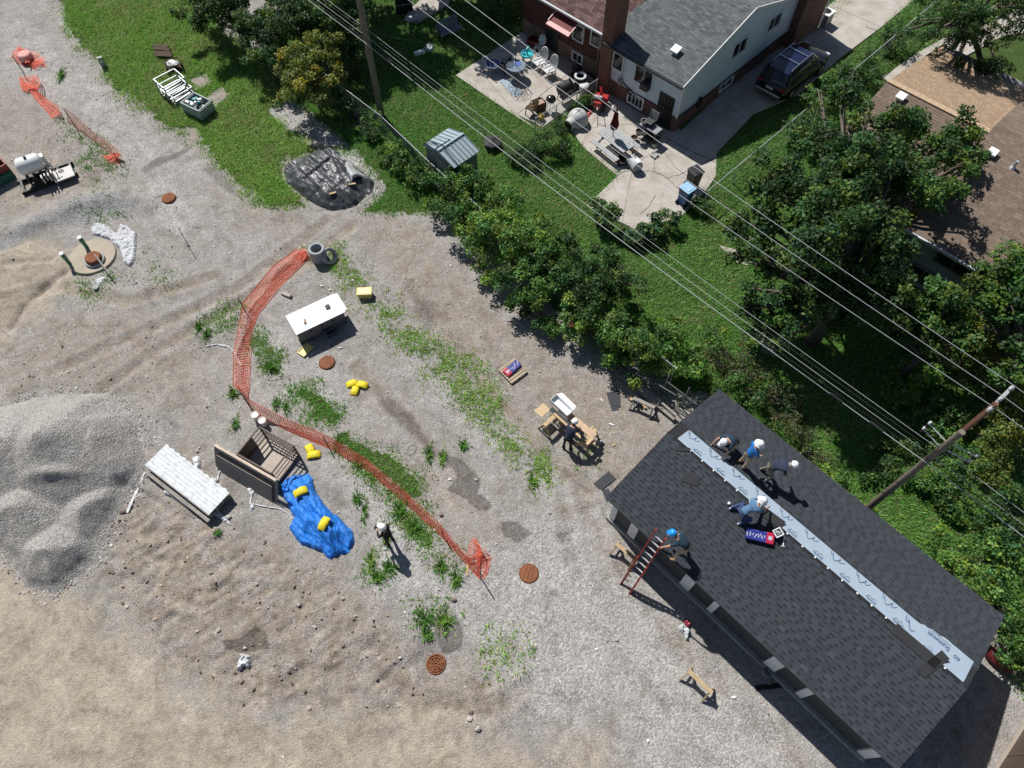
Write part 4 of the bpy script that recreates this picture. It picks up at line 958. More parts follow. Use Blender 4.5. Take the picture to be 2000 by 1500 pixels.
def slab_px(name, polys, z=.055, par=None):
    root = bpy.data.objects.new(name, None); COL.objects.link(root); struct(root)
    for p in polys:
        P = Q(*p); c = P.mean(0); P2 = P + (c - P) / np.maximum(np.linalg.norm(c - P, axis=1, keepdims=True), .1) * .012
        MB().prism([tuple(q) for q in P2], -.2, z + rng.uniform(-.006, .006)).build('slab', CM, root, bevel=.012)
    return root
slab_px('patio', [[(890,148),(925,125),(1010,225),(972,205)], [(925,125),(985,86),(1072,175),(1010,225)], [(985,86),(1064,34),(1064,80),(1130,130),(1072,175)],
                  [(972,205),(1010,225),(1060,262),(1042,250)], [(1010,225),(1072,175),(1130,130),(1170,165),(1120,205),(1060,250)]])
slab_px('driveway', [[(1112,252),(1170,200),(1235,215),(1290,290),(1205,345),(1140,290)], [(1170,200),(1200,165),(1330,255),(1290,290),(1235,215)],
                     [(1205,345),(1290,290),(1320,330),(1380,372),(1330,425),(1245,452),(1145,403)], [(1290,290),(1330,255),(1412,180),(1470,225),(1400,300),(1398,345),(1380,372),(1320,330)],
                     [(1412,180),(1480,120),(1560,185),(1470,225)], [(1480,120),(1550,60),(1640,115),(1560,185)], [(1550,60),(1620,10),(1720,55),(1640,115)], [(1620,10),(1690,-40),(1810,-20),(1720,55)]])
slab_px('side_drive', [[(1722,152),(1790,105),(1850,130),(1760,180)], [(1790,105),(1870,60),(1960,70),(1850,130)], [(1870,60),(1960,0),(2090,-30),(2090,60),(1960,70)]], z=.05)
slab_px('far_patio', [[(788,40),(800,20),(835,-12),(882,-12),(876,10),(815,46)]], z=.05)
slab_px('garden_path', [[(1404,480),(1440,488),(1462,520),(1440,515)], [(1466,640),(1500,650),(1520,700),(1490,690)], [(1820,690),(1860,700),(1870,725),(1840,715)]], z=.03)

crk = mat('crack_grime', (.05, .045, .04), .95, .3, 20); drv = bpy.data.objects['driveway']
def crack(pts, w_=.03):
    b = MB(); P = []
    for a, c in zip(pts[:-1], pts[1:]):
        for k in range(6): f = k / 6; P.append(G(a[0] + (c[0] - a[0]) * f + random.uniform(-1.6, 1.6), a[1] + (c[1] - a[1]) * f + random.uniform(-1.2, 1.2), .064))
    P.append(G(*pts[-1], .064))
    for a, c in zip(P[:-1], P[1:]): b.bar(a, c, w_ * random.uniform(.4, 1.2), .006)
    b.build('crack', crk, drv)
for q in ([(1200,337),(1240,334),(1278,335),(1300,345),(1325,368),(1342,376)], [(1278,335),(1278,300)], [(1300,348),(1330,340),(1370,322),(1395,308)], [(1300,268),(1340,290),(1372,305),(1400,318)], [(1410,200),(1450,225),(1475,240)], [(1250,420),(1270,400),(1280,380)], [(1640,115),(1680,95),(1720,80)], [(1690,50),(1740,70)]): crack(q, .035 if len(q) > 3 else .022)
# ------------------------------------------------------------------ trees and shrubs
GREENS = {'dark': [(0.046, 0.098, 0.026), (0.065, 0.130, 0.033), (0.036, 0.075, 0.023), (0.085, 0.163, 0.039)],
          'mid': [(0.072, 0.150, 0.033), (0.098, 0.189, 0.039), (0.052, 0.117, 0.029), (0.124, 0.215, 0.052)],
          'bright': [(0.111, 0.215, 0.039), (0.150, 0.260, 0.052), (0.085, 0.169, 0.036), (0.182, 0.286, 0.072)],
          'yellow': [(0.195, 0.215, 0.039), (0.143, 0.182, 0.039), (0.247, 0.234, 0.052), (0.098, 0.143, 0.036)],
          'blue': [(0.058, 0.130, 0.052), (0.078, 0.156, 0.065), (0.046, 0.104, 0.042), (0.104, 0.182, 0.078)],
          'brush': [(0.130, 0.111, 0.058), (0.078, 0.091, 0.039), (0.169, 0.150, 0.078), (0.065, 0.104, 0.033)]}
def foliage(clumps, leaf, dens, pal, seed):
    r = np.random.default_rng(seed); pal = np.array(pal); pal = np.concatenate([pal, pal, pal * [1.65, 1.2, .8], pal * [.75, .95, 1.35]]); C = np.asarray(clumps)
    n = np.maximum(12, (dens * C[:, 3] ** 2).astype(int)); idx = np.repeat(np.arange(len(C)), n); N = len(idx)
    d = r.normal(0, 1, (N, 3)); d[:, 2] += .35; d /= np.linalg.norm(d, axis=1, keepdims=True)
    rad = C[idx, 3] * r.uniform(.45, 1.06, N) ; p = C[idx, :3] + d * rad[:, None] * np.array([1, 1, .8])
    p[:, 2] = np.maximum(p[:, 2], .05)
    nrm = d * .5 + r.normal(0, .55, (N, 3)) + np.array([0, 0, .55]); nrm /= np.linalg.norm(nrm, axis=1, keepdims=True)
    a = np.cross(nrm, r.normal(0, 1, (N, 3))); a /= np.linalg.norm(a, axis=1, keepdims=True); b = np.cross(nrm, a)
    l = (leaf * r.uniform(.45, 1.5, N))[:, None]; w_ = l * r.uniform(.28, .42, (N, 1))
    V = np.stack([p - a * l * .5, p + b * w_ - a * l * .05, p + a * l * .5 - nrm * l * .12, p - b * w_ - a * l * .05], 1).reshape(-1, 3)
    ct = r.uniform(.6, 1.45, len(C)); ci = r.integers(0, len(pal), len(C))
    pick = np.where(r.random(N) < .6, ci[idx], r.integers(0, len(pal), N))
    col = pal[pick] * (ct[idx] * r.uniform(.75, 1.25, N))[:, None]
    return V, np.arange(N * 4).reshape(-1, 4), np.repeat(col, 4, 0)
def lobes_to_clumps(lobes, r, cmin=.26, cmax=.55, k=10):
    out = []
    for x, y, z, rr in lobes:
        for _ in range(max(3, int(k * 1.25 * rr * rr))):
            d = r.normal(0, 1, 3); d /= np.linalg.norm(d); f = r.random() ** .45
            c = r.uniform(cmin, cmax) * min(1, .55 + rr * .35)
            q = np.array([x, y, z]) + d * np.array([1, 1, .72]) * rr * f
            out.append((*q[:2], max(q[2], c * .55), c))
    return out
bark = mat('bark', (.12, .10, .08), .9, .35, 9, bump=.6)
TN = [0]
def plant(name, label, cat, base, lobes, pal='mid', leaf=.14, dens=560, group=None, trunk=.12, k=10, px=True, cmin=.26, cmax=.55, twigs=0):
    TN[0] += 1; r = np.random.default_rng(500 + TN[0])
    L_ = [((*G(a, b, z)[:2], z, rr) if px else (a, b, z, rr)) for a, b, z, rr in lobes]
    L0_ = L_; L_ = []
    for x, y, z, rr in L0_:      # ragged: every lobe breaks up into smaller ones
        L_.append((x, y, z, rr * .62))
        for _ in range(4): a = r.uniform(0, 6.28); q = rr * r.uniform(.5, .95); s2 = rr * r.uniform(.28, .52); L_.append((x + q * cos(a), y + q * sin(a), max(s2 * .7, z * r.uniform(.6, 1.12)), s2))
    if base is None:
        m = np.array(L_); c = np.average(m[:, :2], axis=0, weights=m[:, 3] ** 2); base = (c[0], c[1])
    bz = gz(*base); t = Thing(name, label, cat, (base[0], base[1], bz), 0, group)
    cl = np.array(lobes_to_clumps(L_, r, cmin, cmax, k)); cl[:, 0] -= base[0]; cl[:, 1] -= base[1]; cl[:, 2] -= bz
    V, Fc, C = foliage(cl, leaf * .84, dens * 1.35, np.array(GREENS[pal]) * (.85 if cat == 'tree' else .95) * np.array([.92, 1.0, .9]), 900 + TN[0])
    npmesh('foliage', V, Fc, leaf_mat('leaves', trans=.32), t, cols=C)
    b = MB(); top = max(l[2] for l in L_) - bz; fork = Vector((0, 0, max(.15, top * .32)))
    if trunk > .05: b.tube([(0, 0, -.15), (r.uniform(-.05, .05), r.uniform(-.05, .05), fork.z * .5), fork], [trunk * 1.35, trunk * 1.05, trunk * .9], 8)
    for x, y, z, rr in L_:
        e = Vector((x - base[0], y - base[1], z - bz)); s = fork if trunk > .05 else Vector((r.uniform(-.15, .15), r.uniform(-.15, .15), -.05))
        m1 = s.lerp(e, .5) + Vector((r.uniform(-.2, .2), r.uniform(-.2, .2), .12 * top)) * min(1, rr)
        b.tube([s, m1, e], [trunk * .65, trunk * .4, trunk * .15], 6)
        for _ in range(1 + twigs // 3):
            o = Vector(r.normal(0, 1, 3)).normalized() * rr * .85; b.tube([m1.lerp(e, r.uniform(.2, 1)), e + o * .5 + Vector((0, 0, .05)), e + o], [trunk * .22, trunk * .14, .006], 4)
    b.build('trunk' if trunk > .05 else 'stems', bark, t, smooth=True)
    return t
gt = 'trees around the back gardens'; gs_ = 'shrubs along the garden fence'
plant('broadleaf_tree', 'largest dark green tree, spreading over the gardens between the driveway and tan roof', 'tree', tuple(G(1585, 668)[:2]),
      [(1640,185,5.5,1.5),(1590,280,6,2.0),(1560,390,6,2.1),(1500,430,5,1.3),(1640,400,7,2.3),(1690,310,6.5,2.0),(1555,510,5.2,1.5),(1640,540,5,1.6),(1720,450,6,1.7),(1480,490,4.5,1.0),(1600,600,4.2,1.3),(1510,570,4,1.2),(1690,570,4.6,1.5),(1740,540,5,1.4),(1560,620,3.4,1.0)], 'dark', .15, 660, gt, .24, 13)
plant('roadside_tree', 'green tree whose crown overhangs the brown and tan roofs', 'tree', (15.3, 21.6),
      [(1790,250,5.6,1.5),(1850,300,5.4,1.5),(1760,330,6,1.7),(1885,272,5,1.0),(1810,375,5,1.2),(1725,250,5.2,1.2)], 'mid', .15, 660, gt, .17, 14)
plant('maple_tree', 'bright leaved young tree in front of the grey sided wing', 'tree', (16.6, 15.4),
      [(1850,590,4.2,1.3),(1785,605,3.8,.9),(1900,560,4.4,1.1),(1830,650,3.4,1.1),(1795,645,3.4,.8),(1870,640,3.6,.9)], 'mid', .17, 560, gt, .13, 14)
plant('edge_tree', 'tall green tree at the right edge below the brown roof', 'tree', (20.0, 14.6),
      [(1985,500,5,1.4),(2010,560,5,1.6),(1975,610,4,1.1),(2010,690,4,1.3),(1965,560,3.6,.8)], 'mid', .16, 560, gt, .16, 13)
plant('locust_tree', 'feathery dark tree at the top right corner above the tan roof', 'tree', (24.6, 36.0),
      [(1850,18,5.5,1.5),(1920,30,6,1.7),(1985,50,6,1.6),(1880,70,5,.9),(1965,-15,6.5,1.8),(1815,-10,5.5,1.2),(2030,20,6,1.8),(1935,85,4.6,.7)], 'dark', .11, 900, gt, .2, 11, cmin=.2, cmax=.42)
for i, (x, y, z, rr, lb) in enumerate(((-10.5, 41.5, 8.2, 3.1, 'tall tree beyond the top edge, left of the utility pole'), (-5.6, 44.2, 8.6, 3.0, 'tall tree beyond the top edge, behind the shaded lawn'), (-14.5, 45, 7.6, 3, 'tall tree beyond the top left corner'))):
    plant('tall_tree', lb, 'tree', (x, y), [(x, y, z, rr), (x + 1.6, y - .9, z - .9, rr * .7), (x - 1.5, y + .6, z - .5, rr * .75), (x + .5, y + 1.8, z - .6, rr * .7)], 'dark', .3, 170, gt, .3, 7, px=False, cmin=.4, cmax=.8)
plant('hedge_shrub', 'dense dark shrub mass at the top, left of the yellow-green bush', 'shrub', None, [(430,10,2.6,1.8),(490,50,2.4,1.7),(525,105,2.0,1.3),(385,-15,2.4,1.4),(470,-20,3,1.7),(545,60,2.4,1.4)], 'dark', .13, 700, gs_, .07, 17)
plant('hedge_shrub', 'yellow-green bush beside the start of the chain link fence', 'shrub', None, [(600,115,2.8,1.3),(570,170,2.2,1.1),(635,160,2.2,1.1),(620,80,3,1.0),(560,120,2.4,.8),(655,130,2.3,.6)], 'yellow', .13, 700, gs_, .06, 17)
plant('hedge_shrub', 'dark shrub at the top edge left of the utility pole', 'shrub', None, [(560,20,3.2,1.7),(640,15,3.4,1.6),(590,50,2.6,1.3),(690,15,3,1.2)], 'dark', .13, 660, gs_, .07, 16)
F_ = [('bush in front of the metal shed', 'mid', [(870,352,1.7,.9),(905,335,1.6,.7),(900,392,1.6,.9),(938,372,1.4,.8),(855,395,1.0,.6)]),
      ('large bush beside the gravel road below the shed', 'bright', [(955,430,2.0,1.0),(1000,405,1.8,.9),(1005,465,2.2,1.2),(1040,440,1.7,.8),(975,500,1.4,.8),(930,460,1.2,.6)]),
      ('lower bush of the hedge at the bend of the gravel road', 'mid', [(1025,530,1.8,1.0),(1055,565,1.5,.8),(1060,500,1.6,.7),(1015,580,.9,.6),(1060,630,.7,.5)]),
      ('dark tangled bush at the middle of the hedge', 'dark', [(1120,520,1.8,1.0),(1160,560,2.0,1.1),(1180,500,1.4,.8),(1210,560,1.6,.9),(1105,470,1.0,.6)]),
      ('bright low bush at the middle of the hedge by the road', 'bright', [(1115,598,1.6,.75),(1150,620,1.6,.7),(1180,610,1.4,.6),(1130,650,.9,.5)]),
      ('broad bush of the hedge opposite the pallet', 'mid', [(1205,648,1.7,.9),(1250,662,1.9,1.0),(1225,705,1.2,.7),(1190,690,.9,.5)]),
      ('last green bush of the hedge above the lumber heap', 'bright', [(1315,665,1.7,.85),(1345,700,1.3,.7),(1290,690,1.2,.55)])]
F_ += [('low dark growth under the upper stretch of the wire fence', 'dark', [(690,205,.8,.55),(655,175,1.0,.6),(715,235,.7,.5),(735,258,.6,.45)]), ('low leafy growth under the wire fence before the shed', 'mid', [(765,290,.8,.55),(790,312,.8,.5),(810,335,.8,.55),(830,320,.9,.5)]), ('dark saplings behind the yellow-green bush', 'dark', [(690,60,2.6,.9),(665,95,2.2,.8),(705,110,1.6,.6)])]
for lb, pl, lo in F_: plant('hedge_shrub', lb, 'shrub', None, [(a, b, z, r_ * 1.22) for a, b, z, r_ in lo], pl, .13, 720, gs_, .05, 17)
plant('scrub', 'thorny half-bare scrub between the hedge and the roof corner', 'scrub', None, [(1400,705,1.3,.8),(1450,690,1.6,.9),(1500,735,1.4,.9),(1535,785,1.1,.7)], 'brush', .09, 330, None, .03, 9, twigs=9)
plant('scrub', 'green scrub under the wires behind the roof', 'scrub', None, [(1460,640,1.4,.9),(1430,750,1.0,.7),(1480,770,1.0,.7),(1395,650,1.1,.6)], 'mid', .12, 480, None, .04, 9, twigs=4)
plant('scrub', 'dry brush along the back eave behind the standing roofers', 'scrub', None, [(1575,860,.9,.6),(1610,905,.9,.55),(1560,835,1.0,.6)], 'brush', .09, 330, None, .02, 9, twigs=9)
plant('scrub', 'leafy plants along the back eave in front of the brown utility pole', 'scrub', None, [(1620,930,.9,.6),(1660,965,.9,.6),(1630,950,1.0,.5),(1690,1000,.8,.4)], 'bright', .13, 520, None, .03, 10)
plant('scrub', 'bright sunlit bush behind the far end of the roof', 'scrub', None, [(1850,1060,1.1,.8),(1890,1120,1.3,.95),(1935,1180,1.1,.8),(1915,1060,.9,.7)], 'bright', .12, 600, None, .03, 11)
plant('scrub', 'green bush at the right edge beyond the roof end', 'scrub', None, [(1985,1140,1.1,.9),(1990,1220,1.0,.7),(1975,1070,1.0,.7),(1990,1290,.7,.5)], 'mid', .13, 560, None, .03, 11)
for lb, pl, lo in (('ivy covered mound left of the pole top', 'bright', [(1735,760,.7,.7),(1780,775,.7,.6),(1830,740,.6,.5)]), ('undergrowth under the utility pole cross bracket', 'mid', [(1845,800,.9,.8),(1880,830,.9,.7),(1825,840,.6,.5)]),
                   ('undergrowth beside the shaded path at the right', 'yellow', [(1900,700,1.5,.9),(1950,690,1.8,1.0),(1935,640,1.8,.9)]), ('dark bush at the right edge beyond the pole top', 'yellow', [(1985,790,1.3,.9),(1980,850,1.1,.9),(1940,900,.9,.8)]),
                   ('ground plants right of the utility pole base', 'mid', [(1830,950,.6,.6),(1870,900,.7,.7),(1790,930,.5,.5),(1880,980,.5,.6)]), ('low plants at the right edge below the pole', 'dark', [(1960,980,.8,.9),(1985,1040,.8,.7)]),
                   ('ivy patch between the pole and the roof', 'dark', [(1760,880,.4,.6),(1720,930,.4,.5)])):
    plant('undergrowth', lb, 'undergrowth', None, [(a, b, z, r_ * 1.25) for a, b, z, r_ in lo], pl, .12, 640, 'undergrowth in the shaded garden', .03, 15)
plant('garden_bush', 'dark round bush at the corner of the patio by the brown chair', 'bush', None, [(1060,285,.75,.85),(1085,255,.7,.6),(1035,300,.6,.65),(1095,292,.5,.5),(1010,300,.5,.45)], 'dark', .1, 800, None, .03, 18)
plant('garden_bush', 'small green bush behind the dog kennel by the wire fence', 'bush', None, [(1133,205,.45,.32),(1145,192,.4,.25)], 'mid', .1, 700, None, .02, 12)
plant('sapling', 'sapling standing on the edge of the concrete under the wires', 'sapling', None, [(1170,400,1.1,.36),(1195,412,1.2,.4),(1180,425,.9,.35)], 'mid', .14, 560, None, .03, 13)
plant('sumac', 'feathery sumac at the lower corner of the concrete', 'sumac', None, [(1285,438,.9,.5),(1312,428,.7,.4),(1262,450,.6,.4),(1240,465,.5,.35)], 'blue', .17, 420, None, .03, 12)
plant('garden_bush', 'low dark growth beside the blue bin', 'bush', None, [(1358,392,.5,.35),(1375,408,.4,.3)], 'dark', .1, 600, None, .02, 12)
plant('garden_bush', 'dark brownish bush between the two driveways near the top', 'bush', None, [(1765,58,1.2,.8),(1745,75,.8,.5)], 'dark', .1, 600, None, .04, 11)
plant('garden_bush', 'weedy bush on the driveway fence left of the tan roof', 'bush', None, [(1690,110,1.0,.75),(1665,135,.9,.6),(1700,145,.8,.6)], 'dark', .11, 600, None, .04, 11)
plant('garden_bush', 'climbing bush below the parked car', 'bush', None, [(1600,195,1.5,.9),(1625,150,1.3,.7),(1580,240,1.4,.7),(1640,190,1.4,.8)], 'mid', .13, 600, None, .05, 11)
plant('garden_bush', 'ivy on the garden lamp post at the top edge', 'bush', None, [(962,20,.9,.4),(957,35,.5,.35),(968,5,1.4,.3)], 'dark', .09, 600, None, .03, 11)
plant('garden_bush', 'shrub between the dark bench and the patio at the top', 'bush', None, [(1000,22,.5,.5),(1030,10,.5,.4)], 'mid', .1, 560, None, .03, 10)
# ------------------------------------------------------------------ things on the building site
pine = wood_mat('fresh_pine', (.55, .40, .23)); greyw = wood_mat('grey_timber', (.30, .275, .25)); osb = mat('strand_board', (.56, .42, .25), .85, .25, 25)
rust = mat('rusty_iron', (.20, .075, .035), .9, .35, 12, bump=.5, dirt=(.08, .04, .025), dirt_amt=.6, dirt_scale=6)
rust2 = mat('bright_rust', (.25, .095, .042), .9, .3, 12, bump=.4, dirt=(.14, .055, .03), dirt_amt=.6, dirt_scale=5)
steel = mat('brown_steel', (.10, .075, .06), .65, .3, 8, dirt=(.22, .15, .1), dirt_amt=.4)
black = mat('black_iron', (.012, .012, .012), .5)
film = mat('white_film', (.52, .53, .54), .45, .1, 5, bump=.2, spec=.6, dirt=(.5, .48, .45), dirt_amt=.3)
shst = mat('shingle_strip', (.05, .053, .058), .9, .25, 30, bump=.3)
orange = mat('orange_netting', (.94, .27, .18), .5, .12, 3, dirt=(.9, .42, .34), dirt_amt=.5, dirt_scale=1.5)
nt_ = orange.node_tree; tr_ = nn(nt_, 'ShaderNodeBsdfTranslucent'); tr_.inputs[0].default_value = (1, .36, .25, 1); mx_ = nn(nt_, 'ShaderNodeMixShader'); mx_.inputs[0].default_value = .55
nt_.links.new(nt_.nodes['Principled BSDF'].outputs[0], mx_.inputs[1]); nt_.links.new(tr_.outputs[0], mx_.inputs[2]); nt_.links.new(mx_.outputs[0], nt_.nodes['Material Output'].inputs[0])
yellow = mat('yellow_sandbag', (.72, .58, .02), .6, .12, 8, bump=.4)

def drape(name, mats, outline, hf, parent=None, res=.045, thick=None, z_off=.01, seed=1, loc=None, crisp=False):
    """sheet over what lies beneath it: hf(X, Y, d) gives height above the ground, d the distance from its edge"""
    P = Q(*outline); lo, hi = P.min(0), P.max(0); gx, gy = np.meshgrid(np.arange(lo[0] - .05, hi[0] + .05, res), np.arange(lo[1] - .05, hi[1] + .05, res))
    x, y = gx.ravel(), gy.ravel(); d = sdist(P, x, y) + .12 * (fbm(x, y, 2.5, seed) - .5)
    z = hgt(x, y) + z_off + hf(x, y, np.maximum(d, 0))
    n2 = gx.shape[1]; ii = np.arange((gx.shape[0] - 1) * (n2 - 1)); b = (ii // (n2 - 1)) * n2 + ii % (n2 - 1); fc = np.stack([b, b + 1, b + n2 + 1, b + n2], -1); fc = fc[d[fc].min(1) > 0]
    us, inv = np.unique(fc, return_inverse=True); V = np.stack([x, y, z], -1)[us]; c = V.mean(0) if loc is None else np.array(loc); c[2] = 0 if loc is None else c[2]
    return npmesh(name, V - c, inv.reshape(fc.shape), mats, parent, smooth=not crisp, loc=tuple(c) if loc is None else None)
def creases(x, y, s, seed, ang=0., amt=.05, str_=3.):
    u = x * cos(ang) + y * sin(ang); v = -x * sin(ang) + y * cos(ang)
    f = fbm(u * s, v * s * str_, 1., seed, 4, .6); return amt * (1 - np.abs(f - .5) * 5).clip(-1, 1)
def scrap(name, label, cat, outline, m, h=.06, seed=1, group=None):
    o = drape(name, m, outline, lambda x, y, d: h * sm(0, .1, d) * (.3 + 1.4 * fbm(x, y, 5, seed, 4, .6)) + creases(x, y, 7, seed, seed, h * .5, 1.6) * sm(0, .08, d), res=.03, seed=seed)
    return tag(o, label, cat, group)
def strap(name, label, cat, pts, width, m, seed=1, lift=.03):
    """a limp ribbon lying along picture points"""
    P = [T(*p) for p in pts]; r = random.Random(seed); Sp = []
    for a, b in zip(P[:-1], P[1:]):
        n = max(2, int((b - a).length / .07))
        for k in range(n): Sp.append(a.lerp(b, k / n))
    Sp.append(P[-1]); V = []; 
    for i, p in enumerate(Sp):
        d = (Sp[min(i + 1, len(Sp) - 1)] - Sp[max(0, i - 1)]).normalized(); n = Vector((-d.y, d.x, 0)); w_ = width * r.uniform(.45, 1.1); tw = r.uniform(-.5, .5)
        V += [p + n * w_ / 2 + Vector((0, 0, lift + w_ * tw * .5 + .01)), p + Vector((0, 0, lift + .02 + r.uniform(0, .02))), p - n * w_ / 2 + Vector((0, 0, lift - w_ * tw * .5 + .01))]
    c = P[0]; fc = [(i * 3 + k, i * 3 + k + 1, i * 3 + k + 4, i * 3 + k + 3) for i in range(len(Sp) - 1) for k in (0, 1)]
    return tag(npmesh(name, np.array([(v - c)[:] for v in V]), np.array(fc), m, smooth=True, loc=c), label, cat)

# --- wrapped lumber
a, b = G(306, 892, .4), G(427, 985, .4); c = (a + b) / 2; LL = (b - a).length
t = Thing('lumber_stack', 'stack of long boards under torn white plastic wrap beside the gravel heap', 'lumber', (c.x, c.y, gz(c.x, c.y)), atan2(b.y - a.y, b.x - a.x))
bmesh_ = MB().box((0, 0, 0), (LL, .142, .09)).mesh('board', greyw)
for lay in range(4):
    for k in range(7):
        off = rng.uniform(-.06, .06); inst(bmesh_, 'board', t, (off, -.47 + k * .155, .09 + lay * .1))
for k in range(2): inst(bmesh_, 'board', t, (.1 * k, -.66, .1 + k * .1))
nxx, nyy = 70, 44; V_ = []
for i in range(nxx):
    for j in range(nyy):
        x = (i / (nxx - 1) - .5) * (LL + .1); s = (j / (nyy - 1)) * 1.2 - .5
        if s > .56: y_, z_ = .58 + .03 * sin(i), .46 - (s - .56) * .9
        elif s < -.54: y_, z_ = -.55, .46 - (-.54 - s)
        else: y_, z_ = s, .465
        z_ += .006 * (float(vnoise(x * 3, s * 11, 3)) - .5) + .025 * max(0, float(vnoise(x * 1.2, s * 3, 8)) - .6) - .014 * (abs((s + .47) % .155 - .0775) > .064) + .004 * (float(vnoise(x * 6, s * 14, 13)) - .5)
        V_.append((x, y_ + .03 * (float(vnoise(x * 2, s, 5)) - .5) * (abs(s) > .5), z_))
npmesh('plastic_wrap', np.array(V_), np.array([(i * nyy + j, (i + 1) * nyy + j, (i + 1) * nyy + j + 1, i * nyy + j + 1) for i in range(nxx - 1) for j in range(nyy - 1)]), mat('wrap_over_boards', (.58, .60, .61), .5, .2, 4, bump=.3, dirt=(.26, .25, .24), dirt_amt=.6, dirt_scale=5), t, smooth=True)
strap('plastic_strip', 'long white plastic strip trailing from the lumber stack to the gravel heap', 'plastic strip', [(284, 922), (268, 960), (258, 980), (249, 1002)], .12, film, 3)
strap('plastic_strip', 'thin white plastic strip running from the lumber stack to the leaning panels', 'plastic strip', [(425, 940), (428, 925), (434, 915), (437, 900)], .07, film, 4)
strap('plastic_strip', 'white plastic strip lying across the orange netting', 'plastic strip', [(404, 677), (425, 673), (446, 678), (460, 690), (465, 703), (472, 714)], .06, film, 5)
strap('plastic_strip', 'white plastic strip on the soil beside the blue tarpaulin', 'plastic strip', [(494, 985), (520, 990), (550, 995), (565, 1005), (572, 1015)], .05, film, 6)
scrap('plastic_scrap', 'crumpled plastic sheet below the front side of the lumber stack', 'plastic sheet', [(318,950),(338,960),(362,968),(385,985),(402,1010),(398,1016),(380,1000),(355,985),(335,972),(320,968)], film, .1, 2)
scrap('plastic_scrap', 'crumpled plastic behind the lumber stack', 'plastic sheet', [(372,895),(385,888),(396,893),(392,915),(405,930),(430,935),(425,950),(400,935),(380,915)], film, .1, 3)
scrap('plastic_scrap', 'plastic tail at the lower end of the lumber stack', 'plastic sheet', [(412,990),(430,998),(442,1010),(456,1026),(450,1030),(430,1015),(415,1005)], film, .08, 4)
scrap('plastic_scrap', 'tangle of white wrap between the leaning panels and blue tarpaulin', 'plastic sheet', [(480,955),(492,950),(500,962),(492,980),(500,990),(490,1002),(486,985),(488,970)], film, .08, 5)
scrap('plastic_bag', 'crumpled clear plastic bag alone on the brown dirt', 'plastic bag', [(462,1308),(466,1290),(478,1276),(490,1280),(493,1300),(485,1310),(478,1304),(470,1314)], film, .12, 6)

# --- steel bin with panels leaning on it
rc = [G(506, 835, .95), G(573, 870, .95), G(530, 926, .95), G(464, 886, .95)]; c = sum(rc, Vector()) / 4; yw = atan2((rc[1] - rc[0]).y + (rc[2] - rc[3]).y, (rc[1] - rc[0]).x + (rc[2] - rc[3]).x)
t = Thing('steel_bin', 'open rusty steel cage bin with pale floor beside the blue tarpaulin', 'bin', (c.x, c.y, gz(c.x, c.y)), yw)
a_, b_ = ((rc[1] - rc[0]).length + (rc[2] - rc[3]).length) / 4, ((rc[3] - rc[0]).length + (rc[2] - rc[1]).length) / 4
for sx in (-1, 1):
    for sy in (-1, 1): MB().box((sx * a_, sy * b_, .48), (.06, .06, .96)).build('post', steel, t)
for z in (.12, .4, .66, .95):
    w_ = .055 if z in (.12, .95) else .035
    for s in (-1, 1):
        MB().bar((-a_, s * b_, z), (a_, s * b_, z), w_).build('rail', steel, t); MB().bar((s * a_, -b_, z), (s * a_, b_, z), w_).build('rail', steel, t)
MB().box((0, 0, .1), (2 * a_ - .05, 2 * b_ - .05, .03)).build('floor', mat('scuffed_plate', (.42, .36, .30), .7, .25, 3, dirt=(.2, .14, .1), dirt_amt=.5), t)
MB().box((-a_ + .03, -b_ * .35, .5), (.03, b_ * 1.2, .85)).build('side_sheet', steel, t)
MB().box((0, -b_ + .0, .52), (2 * a_ - .07, .02, .75)).build('front_sheet', steel, t)
for k in range(9): MB().bar((-a_ + (k + .5) * 2 * a_ / 9, b_, .12), (-a_ + (k + .5) * 2 * a_ / 9, b_, .95), .018).build('bar', steel, t)
t0, t1, g0, g1 = G(420, 868, 1.12), G(540, 937, 1.12), G(442, 924, .03), G(524, 962, .03)
d_ = (t1 - t0).normalized(); mid = (t0 + t1) / 2; gm = (g0 + g1) / 2; W2 = (t1 - t0).length / 2
up = (mid - gm); up = up - d_ * up.dot(d_); hh = up.length; up.normalize(); nv = d_.cross(up).normalized()
if nv.y > 0: nv = -nv
for k, (lb, m_, s_) in enumerate((('heavy timber framed panel leaning on the steel bin, hindmost', greyw, 1.0), ('brown sheet panel leaning at the middle of the panel row', steel, .93), ('grey board panel leaning foremost before the steel bin', mat('grey_board', (.20, .185, .17), .8, .2, 5, dirt=(.3, .27, .24)), .9))):
    base = gm + nv * (.03 + .07 * k); base.z = gz(base.x, base.y) + .02
    t = Thing('wall_form', lb, 'wall form', base, atan2(d_.y, d_.x)); L_ = lambda p: t.l(p)
    q0 = base - d_ * W2 * s_; q1 = base + d_ * W2 * s_; hs = hh * (1.0 if k == 0 else .84 - .05 * k)
    MB().slab([L_(q0), L_(q1), L_(q1 + up * hs), L_(q0 + up * hs)], .035).build('sheet', m_, t)
    if k == 0:
        MB().bar(L_(q0 + up * hs), L_(q1 + up * hs), .1, .09).build('top_beam', wood_mat('pale_beam', (.62, .50, .40)), t)
        for e in (q0, q1): MB().bar(L_(e), L_(e + up * hs * .95), .07, .06).build('stud', greyw, t)
